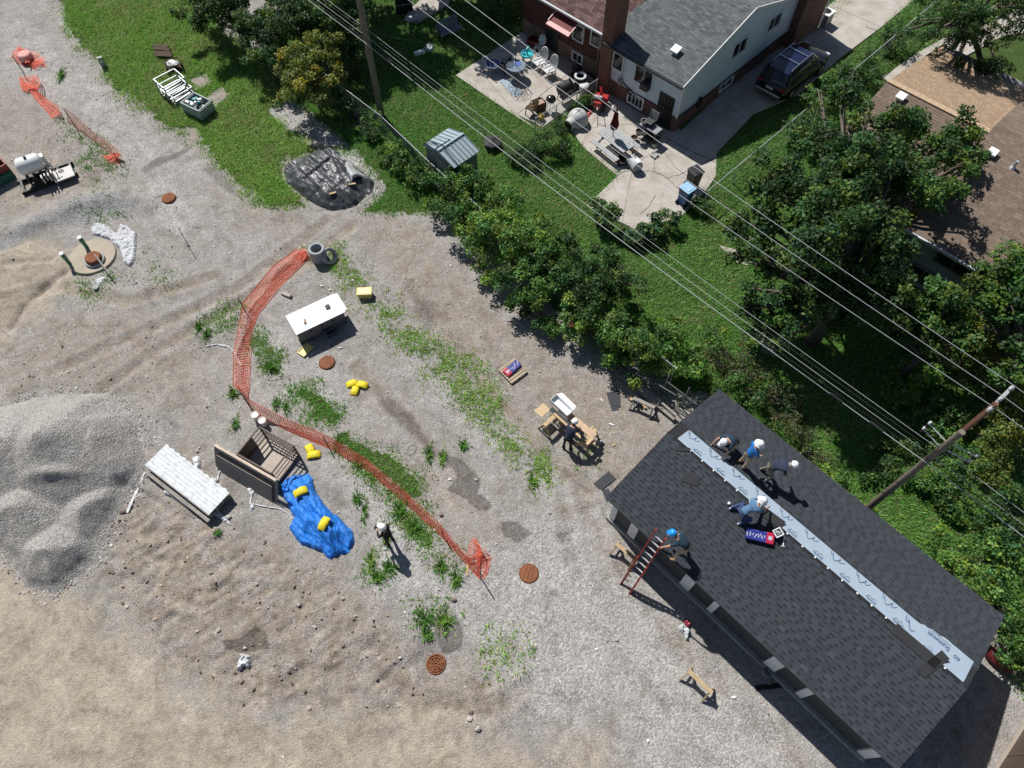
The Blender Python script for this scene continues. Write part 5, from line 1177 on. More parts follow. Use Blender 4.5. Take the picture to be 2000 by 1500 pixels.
# --- blue tarpaulin heap and sandbags
bl = mat('blue_tarpaulin', (.014, .18, .62), .62, .14, 4, bump=.3, fine=30, spec=.4, dirt=(.08, .24, .6), dirt_amt=.5)
core = Q((580,955),(605,948),(618,975),(648,1005),(668,1045),(655,1070),(632,1060),(600,1030),(588,990))
o = drape('blue_tarpaulin', bl, [(548,948),(560,935),(577,927),(604,925),(612,935),(617,962),(640,990),(652,1003),(662,1008),(690,1038),(693,1060),(682,1080),(646,1094),(628,1080),(588,1066),(568,1040),(565,1030),(576,1012),(562,988),(548,962)],
          lambda x, y, d: .42 * sm(-.35, .35, sdist(core, x, y)) * (.8 + .4 * fbm(x, y, .8, 4)) + .05 * sm(0, .2, d) + sm(0, .12, d) * (creases(x, y, .5, 6, radians(-58), .11, 6) + creases(x, y, 1.1, 16, radians(-48), .07, 5) + creases(x, y, 2.4, 26, radians(-70), .035, 3.5)), res=.03, seed=5)
tag(o, 'crumpled bright blue tarpaulin covering a heap next to the steel bin', 'tarpaulin')
def sandbag(label, px, py, ang, z=0.0, ln=.55, group='yellow sandbags'):
    p = T(px, py); zz = p.z + z; q = G(px, py, zz); r = random.Random(int(px * 7 + py)); b = MB(); n, m = 11, 8; V_ = []
    for i in range(n):
        u = i / (n - 1) * 2 - 1; pin = 1 - abs(u) ** 6 * .55; wv = .17 * (1 - .12 * abs(u) ** 2) * (1.0 if abs(u) < .95 else .9); hv = .062 * (1 - abs(u) ** 3)
        for j in range(m):
            a = 2 * pi * j / m; V_.append((u * ln / 2, cos(a) * wv * (1 + r.uniform(-.1, .1)), max(-.02, hv + sin(a) * (hv + .008) * (1 + r.uniform(-.18, .18)))))
    b.add(V_, [(i * m + j, i * m + (j + 1) % m, (i + 1) * m + (j + 1) % m, (i + 1) * m + j) for i in range(n - 1) for j in range(m)] + [tuple(range(m - 1, -1, -1)), tuple((n - 1) * m + j for j in range(m))])
    return tag(b.build('sandbag', yellow, smooth=True, loc=(q.x, q.y, zz), yaw=ang), label, 'sandbag', group)
sandbag('yellow sandbag at the upper end of the blue tarpaulin', 587, 961, radians(28), .58)
sandbag('yellow sandbag at the lower end of the blue tarpaulin', 633, 1023, radians(68), .6)
sandbag('left bag of the three yellow sandbags on the gravel', 688, 750, radians(20), 0, .5); sandbag('lower bag of the three yellow sandbags on the gravel', 694, 763, radians(80), .02, .5); sandbag('right, paler bag of the three yellow sandbags on the gravel', 708, 752, radians(-20), .05, .5)
sandbag('upper of two yellow sandbags beside the steel bin', 606, 878, radians(-60), 0, .5); sandbag('lower of two yellow sandbags beside the steel bin', 613, 889, radians(10), .03, .55)
# --- buckets
def bucket(label, px, py, lid=True, m=None, z=0., h=.36, r=.15):
    p = T(px, py); t = Thing('bucket', label, 'bucket', (p.x, p.y, p.z + z), 0, None); m = m or mat('bucket_plastic', (.72, .70, .66), .45, .1, 4, dirt=(.4, .36, .3))
    MB().lathe((0, 0, 0), [(r * .86, 0), (r, h * .93), (r * 1.07, h * .93), (r * 1.07, h), (r * .97, h)] + ([] if lid else [(r * .94, h * .5), (.001, h * .48)]), 18, cap=True).build('pail', m, t, smooth=False)
    if lid: MB().lathe((0, 0, h - .01), [(r * 1.1, 0), (r * 1.1, .03), (r * .9, .035), (r * .85, .02), (.01, .02)], 18).build('lid', mat('bucket_lid', (.62, .58, .54), .5, .2, 6, dirt=(.35, .27, .2), dirt_amt=.5), t)
    MB().tube([Vector((r * cos(a), r * sin(a) * .2 - r * .9, h * .8 - .0 * a)) for a in np.linspace(0, pi, 8)], .006, 5).build('handle', mat('wire', (.3, .3, .3), .4), t)
    return t
bucket('white lidded bucket against the orange netting, the upper of two', 503, 818); bucket('white lidded bucket with a stained top, the lower of two by the netting', 517, 829)
# --- concrete rings
cr = mat('ring_concrete', (.33, .345, .36), .85, .15, 4, bump=.3)
p = G(617, 484, .72); t = Thing('concrete_rings', 'stack of grey concrete manhole rings at the end of the orange netting', 'concrete rings', (p.x, p.y, gz(p.x, p.y)))
prof = [(.37, 0), (.38, .02), (.38, .22), (.365, .235), (.27, .235), (.255, .22), (.255, .01)]
for k in range(3): MB().lathe((rng.uniform(-.012, .012), 0, k * .24), prof + [(.37, 0)], 28, cap=False).build('ring', cr, t)
p = G(640, 498, .35); o = MB().lathe((0, 0, -.11), prof + [(.37, 0)], 28, cap=False).build('concrete_ring', cr); o.location = (p.x + .05, p.y, gz(p.x, p.y) + .30)
o.rotation_euler = (radians(25), radians(48), 0); tag(o, 'single concrete ring leaning against the stacked rings', 'concrete ring')
# --- white topped site chest
tc_ = [G(559, 617, .9), G(649, 573, .9), G(677, 608, .9), G(577, 653, .9)]; c = sum(tc_, Vector()) / 4; yw = atan2((tc_[1] - tc_[0]).y + (tc_[2] - tc_[3]).y, (tc_[1] - tc_[0]).x + (tc_[2] - tc_[3]).x)
t = Thing('site_chest', 'dark metal site chest with a bright white sheet as its top', 'chest', (c.x, c.y, gz(c.x, c.y)), yw)
a_, b_ = ((tc_[1] - tc_[0]).length + (tc_[2] - tc_[3]).length) / 4, ((tc_[3] - tc_[0]).length + (tc_[2] - tc_[1]).length) / 4
gm_ = mat('dark_grey_metal', (.10, .105, .12), .5, .2, 3, metal=.2, dirt=(.2, .19, .18), dirt_amt=.4)
MB().box((0, .03, .45), (2 * a_ - .12, 2 * b_ - .16, .8)).build('body', gm_, t, bevel=.01)
MB().box((0, 0, .885), (2 * a_, 2 * b_, .035)).build('top_sheet', mat('bright_white_sheet', (.88, .88, .87), .45, .03), t, bevel=.006)
MB().box((.1, .05, .855), (2 * a_ + .06, 2 * b_ - .12, .025)).build('under_sheet', WHITE(), t)
for s in (-1, 1):
    f = MB().box((s * a_ * .47, -b_ + .095, .46), (a_ * .86, .03, .62)).build('door', mat('door_metal', (.16, .165, .18), .45, .15, 3, metal=.2), t, bevel=.006)
    MB().bar((s * a_ * .47 - .1, -b_ + .06, .6), (s * a_ * .47 + .1, -b_ + .06, .6), .02).build('handle', black, f)
MB().bar((-a_ * .2, -b_ - .08, .28), (a_ * .95, -b_ - .02, .36), .05).build('front_rail', gm_, t)
for s in (-1, 1): MB().box((s * (a_ - .1), 0, .03), (.08, 2 * b_ - .2, .08)).build('skid', black, t)
p = T(647, 652); t = Thing('bucket_chair', 'black padded seat on the gravel before the white topped chest', 'seat', p, radians(-60))
MB().box((0, 0, .2), (.42, .4, .1)).build('cushion', mat('black_vinyl', (.025, .027, .03), .4, .2), t, bevel=.03); MB().box((-.24, 0, .4), (.08, .4, .36), Matrix.Rotation(-.25, 3, 'Y')).build('backrest', mat('black_vinyl', (.025, .027, .03)), t, bevel=.03)
for sx in (-.16, .16):
    for sy in (-.16, .16): MB().box((sx, sy, .08), (.03, .03, .16)).build('leg', black, t)
p = G(640, 599, .92); q = Vector((p.x, p.y, gz(p.x, p.y) + .9)); tag(MB().ico((0, 0, .09), .13, 1, .25, (1.1, .9, .75)).build('rock', mat('rock_grey', (.36, .33, .33), .9, .25, 8, bump=.4), loc=q), 'jagged grey rock weighing down the white chest top', 'rock')
p = G(595, 627, .92); q = Vector((p.x, p.y, gz(p.x, p.y) + .9)); tag(MB().box((0, 0, .045), (.1, .24, .09)).build('brick_block', mat('tan_block', (.45, .34, .26), .9, .2), loc=q, yaw=.25, bevel=.01), 'tan brick weighing down the white chest top', 'brick')
p = T(560, 577); tag(MB().box((0, 0, .06), (.5, .17, .12)).box((.18, -.02, .13), (.16, .14, .04)).build('kerb_block', mat('block_stone', (.40, .36, .31), .9, .2, 6, bump=.4), loc=p, yaw=radians(-25), bevel=.01), 'broken kerb stone lying above the white topped chest', 'stone block')
# --- totes
pym = mat('pale_yellow_plastic', (.74, .58, .20), .5, .1, 4, dirt=(.5, .4, .2), dirt_amt=.3)
p = T(714, 578); t = Thing('storage_tote', 'pale yellow plastic tote standing in the weeds', 'tote', p, radians(3))
MB().box((0, 0, .17), (.6, .34, .34), taper=1.05).build('tub', pym, t, bevel=.02); MB().box((0, 0, .355), (.68, .42, .035)).build('lid', pym, t, bevel=.012); MB().box((0, 0, .378), (.56, .3, .012)).build('lid_panel', mat('pale_lid', (.80, .68, .32), .5), t)
p = T(597, 685); t = Thing('plastic_tray', 'pale yellow tote lid lying in front of the white topped chest', 'tray', p + Vector((0, 0, .03)), radians(55))
MB().box((0, 0, .015), (.6, .4, .02)).build('panel', pym, t, bevel=.006)
for s in (-1, 1): MB().box((0, s * .19, .035), (.6, .025, .05)).build('rim', pym, t); MB().box((s * .29, 0, .035), (.025, .36, .05)).build('rim', pym, t)
# --- manholes
def manhole(label, px, py, r=.31, yaw=.2, h=.14, grate=False, loc=None, m=None):
    p = T(px, py) if loc is None else loc; t = Thing('manhole', label, 'manhole', p, yaw); m = m or rust
    MB().lathe((0, 0, -.06), [(r * 1.16, 0), (r * 1.12, h * .6), (r * 1.04, h), (r * .97, h + .005), (r * .96, h - .02)], 30).build('frame', m, t)
    if not grate:
        MB().lathe((0, 0, h - .085), [(r * .95, 0), (r * .95, .03), (r * .9, .036), (.01, .036)], 30).build('lid', rust2 if m is rust else m, t)
        for k in (-1, 0, 1): MB().box((k * r * .42, 0, h - .046), (r * .12, r * 1.25, .01)).build('rib', rust, t)
    else:
        MB().lathe((0, 0, h - .1), [(r * .95, 0), (.01, .001)], 24).build('pit', mat('pit_dark', (.015, .012, .01), .9), t)
        for k in range(4):
            rr = r * (.22 + .24 * k); MB().tube([Vector((rr * cos(a), rr * sin(a), h - .055)) for a in np.linspace(0, 2 * pi, 24, endpoint=False)], .022, 6, closed=True).build('grate_ring', rust2, t)
        for k in range(8): a = k * pi / 4 + .2; MB().bar((0.05 * cos(a), .05 * sin(a), h - .055), (r * .93 * cos(a), r * .93 * sin(a), h - .055), .035, .03).build('grate_spoke', rust2, t)
    return t
manhole('rusty manhole cover below the white topped chest', 639, 709, .32, .2); manhole('rusty manhole cover on the gravel near the grass bank', 330, 388, .32, -.1)
manhole('rusty manhole cover nearest to the end of the orange netting', 1033, 1121, .34, -.35); manhole('round iron drain grate sunk in the brown soil', 852, 1298, .33, .1, grate=True)
p = T(182, 503); t = Thing('concrete_cover', 'large round concrete tank cover half buried in sand', 'tank cover', p, 0)
MB().lathe((0, 0, -.2), [(1.06, 0), (1.06, .3), (1.04, .32), (.01, .33)], 40).build('disc', mat('sandy_concrete', (.40, .35, .27), .95, .2, 3, bump=.4, dirt=(.48, .38, .26), dirt_amt=.6), t)
MB().lathe((.24, -.28, .12), [(.46, 0), (.46, .1), (.44, .12), (.30, .12)], 26).build('neck', mat('ring_concrete', (.33, .345, .36)), t)
p2 = p + Vector((.24, -.28, .27)); manhole('bright rusty manhole casting on the round concrete cover', 0, 0, .33, .4, h=.18, loc=p2)
a, b = G(185, 497, .5), G(213, 535, .42); tag(MB().bar((0, 0, 0), b - a, .06, .05).build('timber_post', greyw, loc=a), 'dark timber post lying across the rusty casting', 'post')
gp_ = mat('green_pipe', (.045, .19, .10), .45, .12, 4)
for px, py, lb in ((172, 486, 'upper'), (138, 517, 'lower')):
    p = T(px, py); t = Thing('vent_pipe_stub', lb + ' of two green pipe stubs with white caps by the tank cover', 'pipe', p)
    MB().cyl((0, 0, -.1), (0, 0, .78), .085, n=16).cyl((0, 0, .5), (0, 0, .7), .1, n=16).build('pipe', gp_, t); MB().lathe((0, 0, .77), [(.1, 0), (.1, .05), (.02, .06)], 16).build('cap', WHITE(), t)
lime = mat('white_torn_sheet', (.55, .56, .57), .7, .2, 6, bump=.4, dirt=(.3, .29, .28), dirt_amt=.6, dirt_scale=5)
scrap('torn_sheet', 'torn dirty white sheet in the dirt behind the tank cover', 'sheet', [(178,445),(190,436),(210,440),(228,455),(235,438),(248,440),(268,455),(268,480),(262,510),(255,522),(243,515),(232,485),(215,470),(195,462),(180,460)], lime, .09, 7)
scrap('torn_sheet', 'small white scrap below the rusty casting', 'sheet', [(186,548),(200,540),(212,542),(204,552),(192,558)], lime, .05, 8)
p = T(188, 562); tag(MB().lathe((0, 0, 0), [(.14, 0), (.15, .06), (.13, .08), (.01, .085)], 14).build('lid_disc', mat('ring_concrete', (.33, .345, .36)), loc=p), 'pale round block on the ground below the tank cover', 'block')
# --- steel pins, pedestal
p = T(368, 480); tag(MB().cyl((0, 0, -.2), (.02, .01, 1.25), .016, n=8).cyl((0, 0, .0), (0, 0, .06), .06, n=8).build('steel_pin', black, loc=p), 'thin upright steel pin on the gravel below the manhole by the grass bank', 'steel pin')
p = T(204, 130); t = Thing('utility_pedestal', 'small grey-green utility pedestal at the edge of the grass bank', 'pedestal', p, .5)
MB().box((0, 0, .3), (.3, .2, .6)).build('case', mat('pedestal_green', (.27, .30, .25), .6, .12), t, bevel=.02); MB().box((0, -.104, .38), (.12, .012, .12)).build('label_plate', WHITE(), t); MB().box((.05, -.02, -.05), (.06, .06, .2)).build('leg', black, t)
# --- tank skid at the left
p = T(92, 352); t = Thing('tank_skid', 'skid with a white cylindrical tank and a pale deck plate', 'tank skid', p, yawpx((70, 375), (150, 345)))
for s in (-1, 1): MB().box((.1, s * .45, .12), (2.7, .12, .18)).build('skid_rail', black, t)
for x in (-1.1, -.5, .1, .7, 1.3): MB().box((x, 0, .19), (.1, .9, .08)).build('cross_beam', black, t)
a, b = t.l(G(36, 328, .95)), t.l(G(80, 314, .95)); d_ = (b - a).normalized(); b2 = MB(); L0 = (b - a).length
b2.tube([a - d_ * .06, a - d_ * .02, a + d_ * .1, b - d_ * .1, b + d_ * .02, b + d_ * .06], [.12, .33, .43, .43, .33, .12], 24); b2.build('tank', mat('tank_white', (.80, .80, .78), .4, .06, 2, dirt=(.5, .48, .44), dirt_amt=.3), t, smooth=True)
m_ = (a + b) / 2; MB().cyl(m_ + Vector((0, 0, .4)), m_ + Vector((0, 0, .52)), .07, n=12).build('filler_cap', black, t)
for k in (.12, .42, .72, 1.0): q = a.lerp(b, k); MB().box((q.x, q.y - .3, .42), (.08, .5, .46)).build('saddle', mat('dark_door', (.03, .03, .032)), t)
q = t.l(G(72, 318, .8)); MB().box((q.x, q.y + .28, .55), (.8, .3, .7)).build('cabinet', mat('tank_white', (.80, .80, .78)), t, bevel=.015)
q = t.l(G(124, 340, .3)); dk = MB().box((q.x, q.y, .28), (.95, .85, .06)).build('deck_plate', mat('pale_deck', (.60, .57, .53), .7, .1), t, bevel=.008)
MB().lathe((q.x - .05, q.y + .22, .312), [(.15, 0), (.14, .004), (.01, .004)], 18).build('deck_hole', black, dk)
q = t.l(G(98, 345, .5)); 
for k in range(4): MB().box((q.x - .32 + k * .16, q.y - .1 + .1 * (k % 2), .55), (.07, .25, .35)).build('valve_block', mat('valve_grey', (.45, .44, .42), .5), t)
MB().bar((q.x - .4, q.y + .1, .72), (q.x + .5, q.y + .2, .68), .04).build('pipe_run', black, t)
for dx in (.1, .3): MB().box((q.x + dx, q.y + .35, .6), (.05, .05, .8)).build('upright', mat('valve_grey', (.45, .44, .42)), t)
p = T(6, 345); t = Thing('open_dumpster', 'red and green open box at the left edge beside the tank skid', 'dumpster', p, yawpx((0, 360), (28, 345)))
for s in (-1, 1): MB().box((-.3, s * .45, .45), (1.5, .06, .8)).build('side_wall', mat('rust_red_paint', (.22, .05, .035), .6, .25), t)
MB().box((.45, 0, .45), (.06, .9, .8)).build('end_wall', mat('rust_red_paint', (.22, .05, .035)), t); MB().box((-.3, 0, .1), (1.5, .9, .1)).build('floor', black, t)
MB().box((-.2, -.55, .28), (1.3, .16, .4)).build('tool_box', mat('dark_green_paint', (.02, .12, .08), .5), t); MB().ico((-.5, 0, .5), .3, 1, .3, (1.4, 1, .5)).build('rubbish', mat('bucket_plastic', (.72, .70, .66)), t)
# --- junk along the grass bank
def crate(name, label, cat, top, z, m, rails, slats=0, floor=None):
    tp = [G(*q, z) for q in top]; c = sum(tp, Vector()) / 4; yw = atan2((tp[1] - tp[0]).y + (tp[2] - tp[3]).y, (tp[1] - tp[0]).x + (tp[2] - tp[3]).x)
    t = Thing(name, label, cat, (c.x, c.y, gz(c.x, c.y)), yw); a_, b_ = ((tp[1] - tp[0]).length + (tp[2] - tp[3]).length) / 4, ((tp[3] - tp[0]).length + (tp[2] - tp[1]).length) / 4
    for sx in (-1, 1):
        for sy in (-1, 1): MB().box((sx * a_, sy * b_, z / 2), (.06, .06, z)).build('post', m, t)
    for k in range(rails):
        zz = .06 + (z - .06) * k / (rails - 1)
        for s in (-1, 1): MB().bar((-a_, s * b_, zz), (a_, s * b_, zz), .05).build('rail', m, t); MB().bar((s * a_, -b_, zz), (s * a_, b_, zz), .05).build('rail', m, t)
    for k in range(slats): y = -b_ + (k + .5) * 2 * b_ / slats; MB().box((0, y, z * .35 + .02 * (k % 2)), (2 * a_, .1, .03)).build('slat', m, t)
    if floor: MB().box((0, 0, .08), (2 * a_, 2 * b_, .04)).build('floor', floor, t)
    return t, a_, b_
wf = mat('galvanised', (.40, .42, .42), .45, .12, 4, metal=.3)
t, a_, b_ = crate('slatted_crate', 'pale slatted metal crate on the grass bank, open on top', 'crate', [(301,157),(341,136),(360,153),(320,174)], .85, wf, 3, 4)
t2, a2, b2_ = crate('shelf_rack', 'low pale rack of slats between the two crates on the grass', 'rack', [(322,178),(358,158),(372,172),(338,196)], .45, wf, 2, 5)
t3, a3, b3 = crate('junk_crate', 'grey-green crate full of white and teal junk on the grass bank', 'crate', [(356,201),(381,182),(411,200),(386,221)], .62, mat('greenish_metal', (.30, .36, .35), .5, .2), 4, 0, black)
for s in (-1, 1): MB().box((0, s * b3, .3), (2 * a3, .02, .5)).build('side_sheet', mat('greenish_metal', (.30, .36, .35)), t3); MB().box((s * a3, 0, .3), (.02, 2 * b3, .5)).build('side_sheet', mat('greenish_metal', (.30, .36, .35)), t3)
tl = mat('teal_plastic', (.02, .22, .24), .45, .1)
for k in range(9):
    x, y = rng.uniform(-a3 * .7, a3 * .7), rng.uniform(-b3 * .6, b3 * .6); tag(MB().box((0, 0, .1), (rng.uniform(.12, .3), rng.uniform(.1, .25), rng.uniform(.1, .3)), Matrix.Rotation(rng.uniform(0, 3), 3, 'Z')).build('junk_piece', [WHITE(), tl, mat('bucket_plastic', (.72, .70, .66))][k % 3], bevel=.02, loc=t3.loc + Matrix.Rotation(t3.yaw, 3, 'Z') @ Vector((x, y, .3 + .09 * (k // 3)))), ('white', 'teal', 'cream')[k % 3] + ' piece of junk ' + ('lowest', 'mid-height', 'uppermost')[k // 3] + ' in the grey-green crate', 'junk', 'junk in the grey-green crate')
db = wood_mat('dark_board', (.07, .045, .03))
for k, (p0, p1) in enumerate((((300, 92), (330, 96)), ((303, 99), (333, 102)), ((304, 106), (336, 108)), ((307, 112), (338, 113)))):
    a, b = T(*p0, .12 + .04 * (k % 2)), T(*p1, .14); tag(MB().bar((0, 0, 0), b - a, .24, .05).build('old_board', db, loc=a), ('topmost', 'second', 'third', 'lowest')[k] + ' of four dark boards above the slatted crate', 'board', 'dark boards on the grass bank')
t4, a4, b4 = crate('small_crate', 'brown wooden box with white rags above the slatted crate', 'box', [(318,121),(346,114),(357,126),(328,134)], .4, db, 2, 0, db)
tag(MB().ico((0, 0, 0), .3, 2, .22, (1.2, .8, .4)).build('rags', film, loc=t4.loc + Vector((0, 0, .38))), 'bundle of white rags on the brown wooden box', 'rags')
# --- black tarpaulin
bt = mat('black_tarpaulin', (.062, .065, .07), .4, .25, 3, bump=.2, fine=30, spec=.4); gt_ = mat('silver_tarpaulin', (.36, .37, .37), .45, .15, 3, spec=.5)
core2 = Q((575,350),(605,315),(640,302),(680,335),(712,360),(690,390),(640,400),(600,375))
FOLDS = [Q((605,318),(650,365),(690,400)), Q((585,345),(625,385)), Q((640,300),(700,362)), Q((600,365),(650,330))]
o = drape('black_tarpaulin', bt, [(554,338),(562,318),(590,308),(616,300),(636,290),(662,298),(700,330),(733,355),(728,378),(694,404),(676,410),(645,413),(612,398),(585,380),(560,362)],
          lambda x, y, d: .45 * sm(-.5, .4, sdist(core2, x, y)) * (.8 + .4 * fbm(x, y, .5, 14)) + sm(0, .2, d) * (creases(x, y, .3, 26, radians(-42), .15, 3.4) + creases(x, y, .75, 36, radians(-50), .06, 4) + creases(x, y, .9, 46, radians(40), .03, 3)) - sum(.09 * np.exp(-(ldist(q_, x, y) / .07) ** 2) for q_ in FOLDS), seed=15, res=.045)
tag(o, 'black tarpaulin spread over a low heap on the grass verge', 'tarpaulin')
o = drape('tarpaulin_fold', gt_, [(664,300),(680,312),(700,330),(712,345),(730,356),(705,362),(690,372),(680,350),(676,325)], lambda x, y, d: .58 * sm(-.5, .3, sdist(core2, x, y)) + .1 * sm(0, .12, d) + sm(0, .1, d) * creases(x, y, 3, 46, radians(-50), .04, 3.5), seed=17)
tag(o, 'silver-grey folded sheet lying on the right side of the black tarpaulin', 'sheet')
for lb, pts in (('white hose along the upper edge of the black tarpaulin', [(608, 303), (625, 292), (645, 289), (668, 300)]), ('white hose around the left edge of the black tarpaulin', [(556, 325), (553, 340), (560, 360), (585, 380)]), ('white hose around the right edge of the black tarpaulin', [(715, 345), (733, 358), (732, 375), (710, 395)])):
    P = [T(*q, .04) for q in pts]; tag(MB().tube([q - P[0] for q in P], .009, 6).build('edge_hose', WHITE(), loc=P[0]), lb, 'hose')
for px, py, yw in ((650, 378, .4), (688, 360, .2)): p = G(px, py, .52); tag(MB().box((0, 0, .0), (.34, .09, .05)).build('wood_offcut', pine, loc=(p.x, p.y, gz(p.x, p.y) + .52), yaw=yw), 'wood offcut on the black tarpaulin, ' + ('lower left one' if px < 670 else 'upper right one'), 'wood offcut')
# --- pallet with a shingle bundle
tp = [G(973, 721, .12), G(1005, 698, .12), G(1030, 725, .12), G(998, 748, .12)]; c = sum(tp, Vector()) / 4
t = Thing('pallet', 'small wooden pallet carrying a wrapped shingle bundle on the gravel road', 'pallet', (c.x, c.y, gz(c.x, c.y)), yawpx((973, 721), (1005, 698)))
a_ = ((tp[1] - tp[0]).length + (tp[2] - tp[3]).length) / 4; b_ = ((tp[3] - tp[0]).length + (tp[2] - tp[1]).length) / 4; pw = wood_mat('pallet_wood', (.48, .38, .27))
for k in range(7): MB().box((0, -b_ + .05 + k * (2 * b_ - .1) / 6, .115), (2 * a_, .095, .022)).build('slat', pw, t)
for k in (-1, 0, 1): MB().box((k * (a_ - .03), 0, .055), (.05, 2 * b_, .09)).build('stringer', pw, t)
def bundle(name, label, loc, yaw, L_=1.0, W_=.34, h=.1, tilt=None):
    t = Thing(name, label, 'shingle bundle', loc, yaw, None)
    if tilt is not None: t.o.rotation_mode = 'QUATERNION'; t.o.rotation_quaternion = tilt
    blu = mat('bundle_blue', (.03, .04, .22), .3, .15, 4, spec=.6); red = mat('bundle_red', (.45, .02, .05), .3, .1, 4, spec=.6)
    MB().box((-.03, 0, h / 2), (L_ - .28, W_, h)).build('wrapper', blu, t, bevel=.02); MB().box((L_ / 2 - .13, 0, h / 2), (.26, W_ + .005, h + .005)).build('wrapper_end', red, t, bevel=.02)
    b = MB(); r = random.Random(len(label))
    for k in range(7): b.box((-L_ * .35 + k * .09, r.uniform(-.06, .06), h + .004), (.03, r.uniform(.05, .2), .004), Matrix.Rotation(r.uniform(-.6, .6), 3, 'Z'))
    b.box((L_ / 2 - .13, 0, h + .007), (.12, .12, .004)).build('white_print', mat('pale_print', (.45, .45, .55), .4), t); return t
p = G(1002, 718, .14); bundle('shingle_bundle', 'blue and red wrapped shingle bundle on the pallet', (p.x, p.y, gz(p.x, p.y) + .128), yawpx((1009, 702), (981, 726)), .92, .36, .09)
# --- saw bench
def sawhorse(label, p, yaw, L_=.9, h=.62, m=None, spread=.32):
    t = Thing('sawhorse', label, 'sawhorse', p, yaw); m = m or pine
    MB().box((0, 0, h - .045), (L_, .09, .09)).build('beam', m, t); MB().box((0, 0, h + .012), (L_, .16, .024)).build('top_board', m, t)
    for sx in (-1, 1):
        for sy in (-1, 1): MB().bar((sx * (L_ / 2 - .08), sy * .05, h - .05), (sx * (L_ / 2 - .02), sy * spread, 0), .045, .09).build('leg', m, t)
        MB().bar((sx * (L_ / 2 - .05), -spread * .6, h * .42), (sx * (L_ / 2 - .05), spread * .6, h * .42), .02, .09).build('brace', m, t)
    return t
def at_h(px, py, z): g = G(px, py, z); return Vector((g.x, g.y, gz(g.x, g.y)))
sawhorse('sawhorse under the left end of the work planks', at_h(1076, 818, .7), yawpx((1062, 830), (1086, 806)), .8, .7)
sawhorse('sawhorse under the right end of the work planks', at_h(1152, 852, .7), yawpx((1140, 868), (1164, 842)), .8, .7)
def plank(name, label, p0, p1, z, w_, th, m, group=None, cat='plank'):
    a, b = G(*p0, z), G(*p1, z); o = Vector((0, 0, gz(a.x, a.y))); return tag(MB().bar((0, 0, 0), b - a, w_, th).build(name, m, loc=a + o, bevel=.004), label, cat, group)
plank('work_plank', 'broad tan plank spanning the two sawhorses', (1094, 797), (1162, 852), .76, .3, .045, wood_mat('tan_plank', (.60, .43, .29)))
plank('work_plank', 'narrow pale plank at the near edge of the saw bench', (1082, 807), (1150, 868), .75, .1, .06, pine)
plank('metal_sheet', 'dark metal sheet lying on the near half of the saw bench', (1076, 797), (1144, 860), .78, .2, .012, shst, cat='metal sheet')
plank('osb_offcut', 'square of strand board at the left end of the saw bench', (1050, 808), (1068, 793), .74, .42, .02, osb, cat='board')
plank('wood_block', 'short pale board across the right end of the saw bench', (1146, 868), (1158, 855), .8, .12, .03, osb, cat='board')
plank('wood_block', 'small board hanging off the right end of the bench', (1152, 862), (1162, 866), .7, .14, .03, pine, cat='board')
plank('wood_block', 'small wooden arm sticking out behind the bench', (1153, 840), (1158, 832), .6, .07, .06, pine, cat='board')
plank('wood_block', 'short board crossing under the bench on the near side', (1080, 826), (1094, 814), .55, .1, .04, pine, cat='board')
p = at_h(1097, 793, .85); t = Thing('metal_trough', 'white folded metal trough lying on the saw bench', 'trough', p + Vector((0, 0, .8)), yawpx((1083, 780), (1113, 808)))
wm = mat('white_coil', (.80, .81, .82), .35, .04)
MB().box((0, 0, .012), (.98, .36, .014)).build('base', wm, t)
for s in (-1, 1): MB().box((0, s * .18, .1), (.98, .014, .2)).build('side', wm, t); MB().box((s * .49, 0, .1), (.014, .36, .2)).build('end', wm, t)
MB().slab([(-.49, .19, .2), (.49, .19, .2), (.42, .42, .1), (-.42, .44, .1)], .01).build('flange', wm, t)
p = T(1172, 864); t = Thing('circular_saw', 'small grey power tool on the ground at the right end of the saw bench', 'power tool', p, .6)
MB().box((0, 0, .02), (.32, .2, .02)).build('shoe', wf, t); MB().cyl((-.0, -.06, .12), (0, .02, .12), .1, n=18).build('blade_guard', wf, t); MB().box((-.02, .08, .14), (.2, .1, .1)).build('motor', WHITE(), t, bevel=.02); MB().tube([(-.1, .06, .17), (-.16, .06, .24), (-.02, .06, .26), (.06, .06, .18)], .02, 6).build('handle', black, t)
# --- shingle strips on the ground
def sstrip(label, p0, p1, z=0., w_=.3, on=None):
    a, b = (T(*p0, .012 + z), T(*p1, .012 + z)); return tag(MB().bar((0, 0, 0), b - a, w_, .008).build('shingle_strip', shst, loc=a), label, 'shingle strip', 'loose shingle strips')
sstrip('left of two dark shingle strips crossed on the gravel above the roof', (1191, 766), (1202, 802)); sstrip('right of two dark shingle strips crossed on the gravel above the roof', (1203, 757), (1205, 795), .012)
sstrip('upper shingle strip on the gravel left of the roof corner', (1164, 950), (1194, 926)); sstrip('second shingle strip left of the roof corner, lying over the first', (1172, 955), (1201, 933), .014, .14); sstrip('short shingle strip tucked against the roof corner', (1182, 956), (1191, 978), .01, .28)
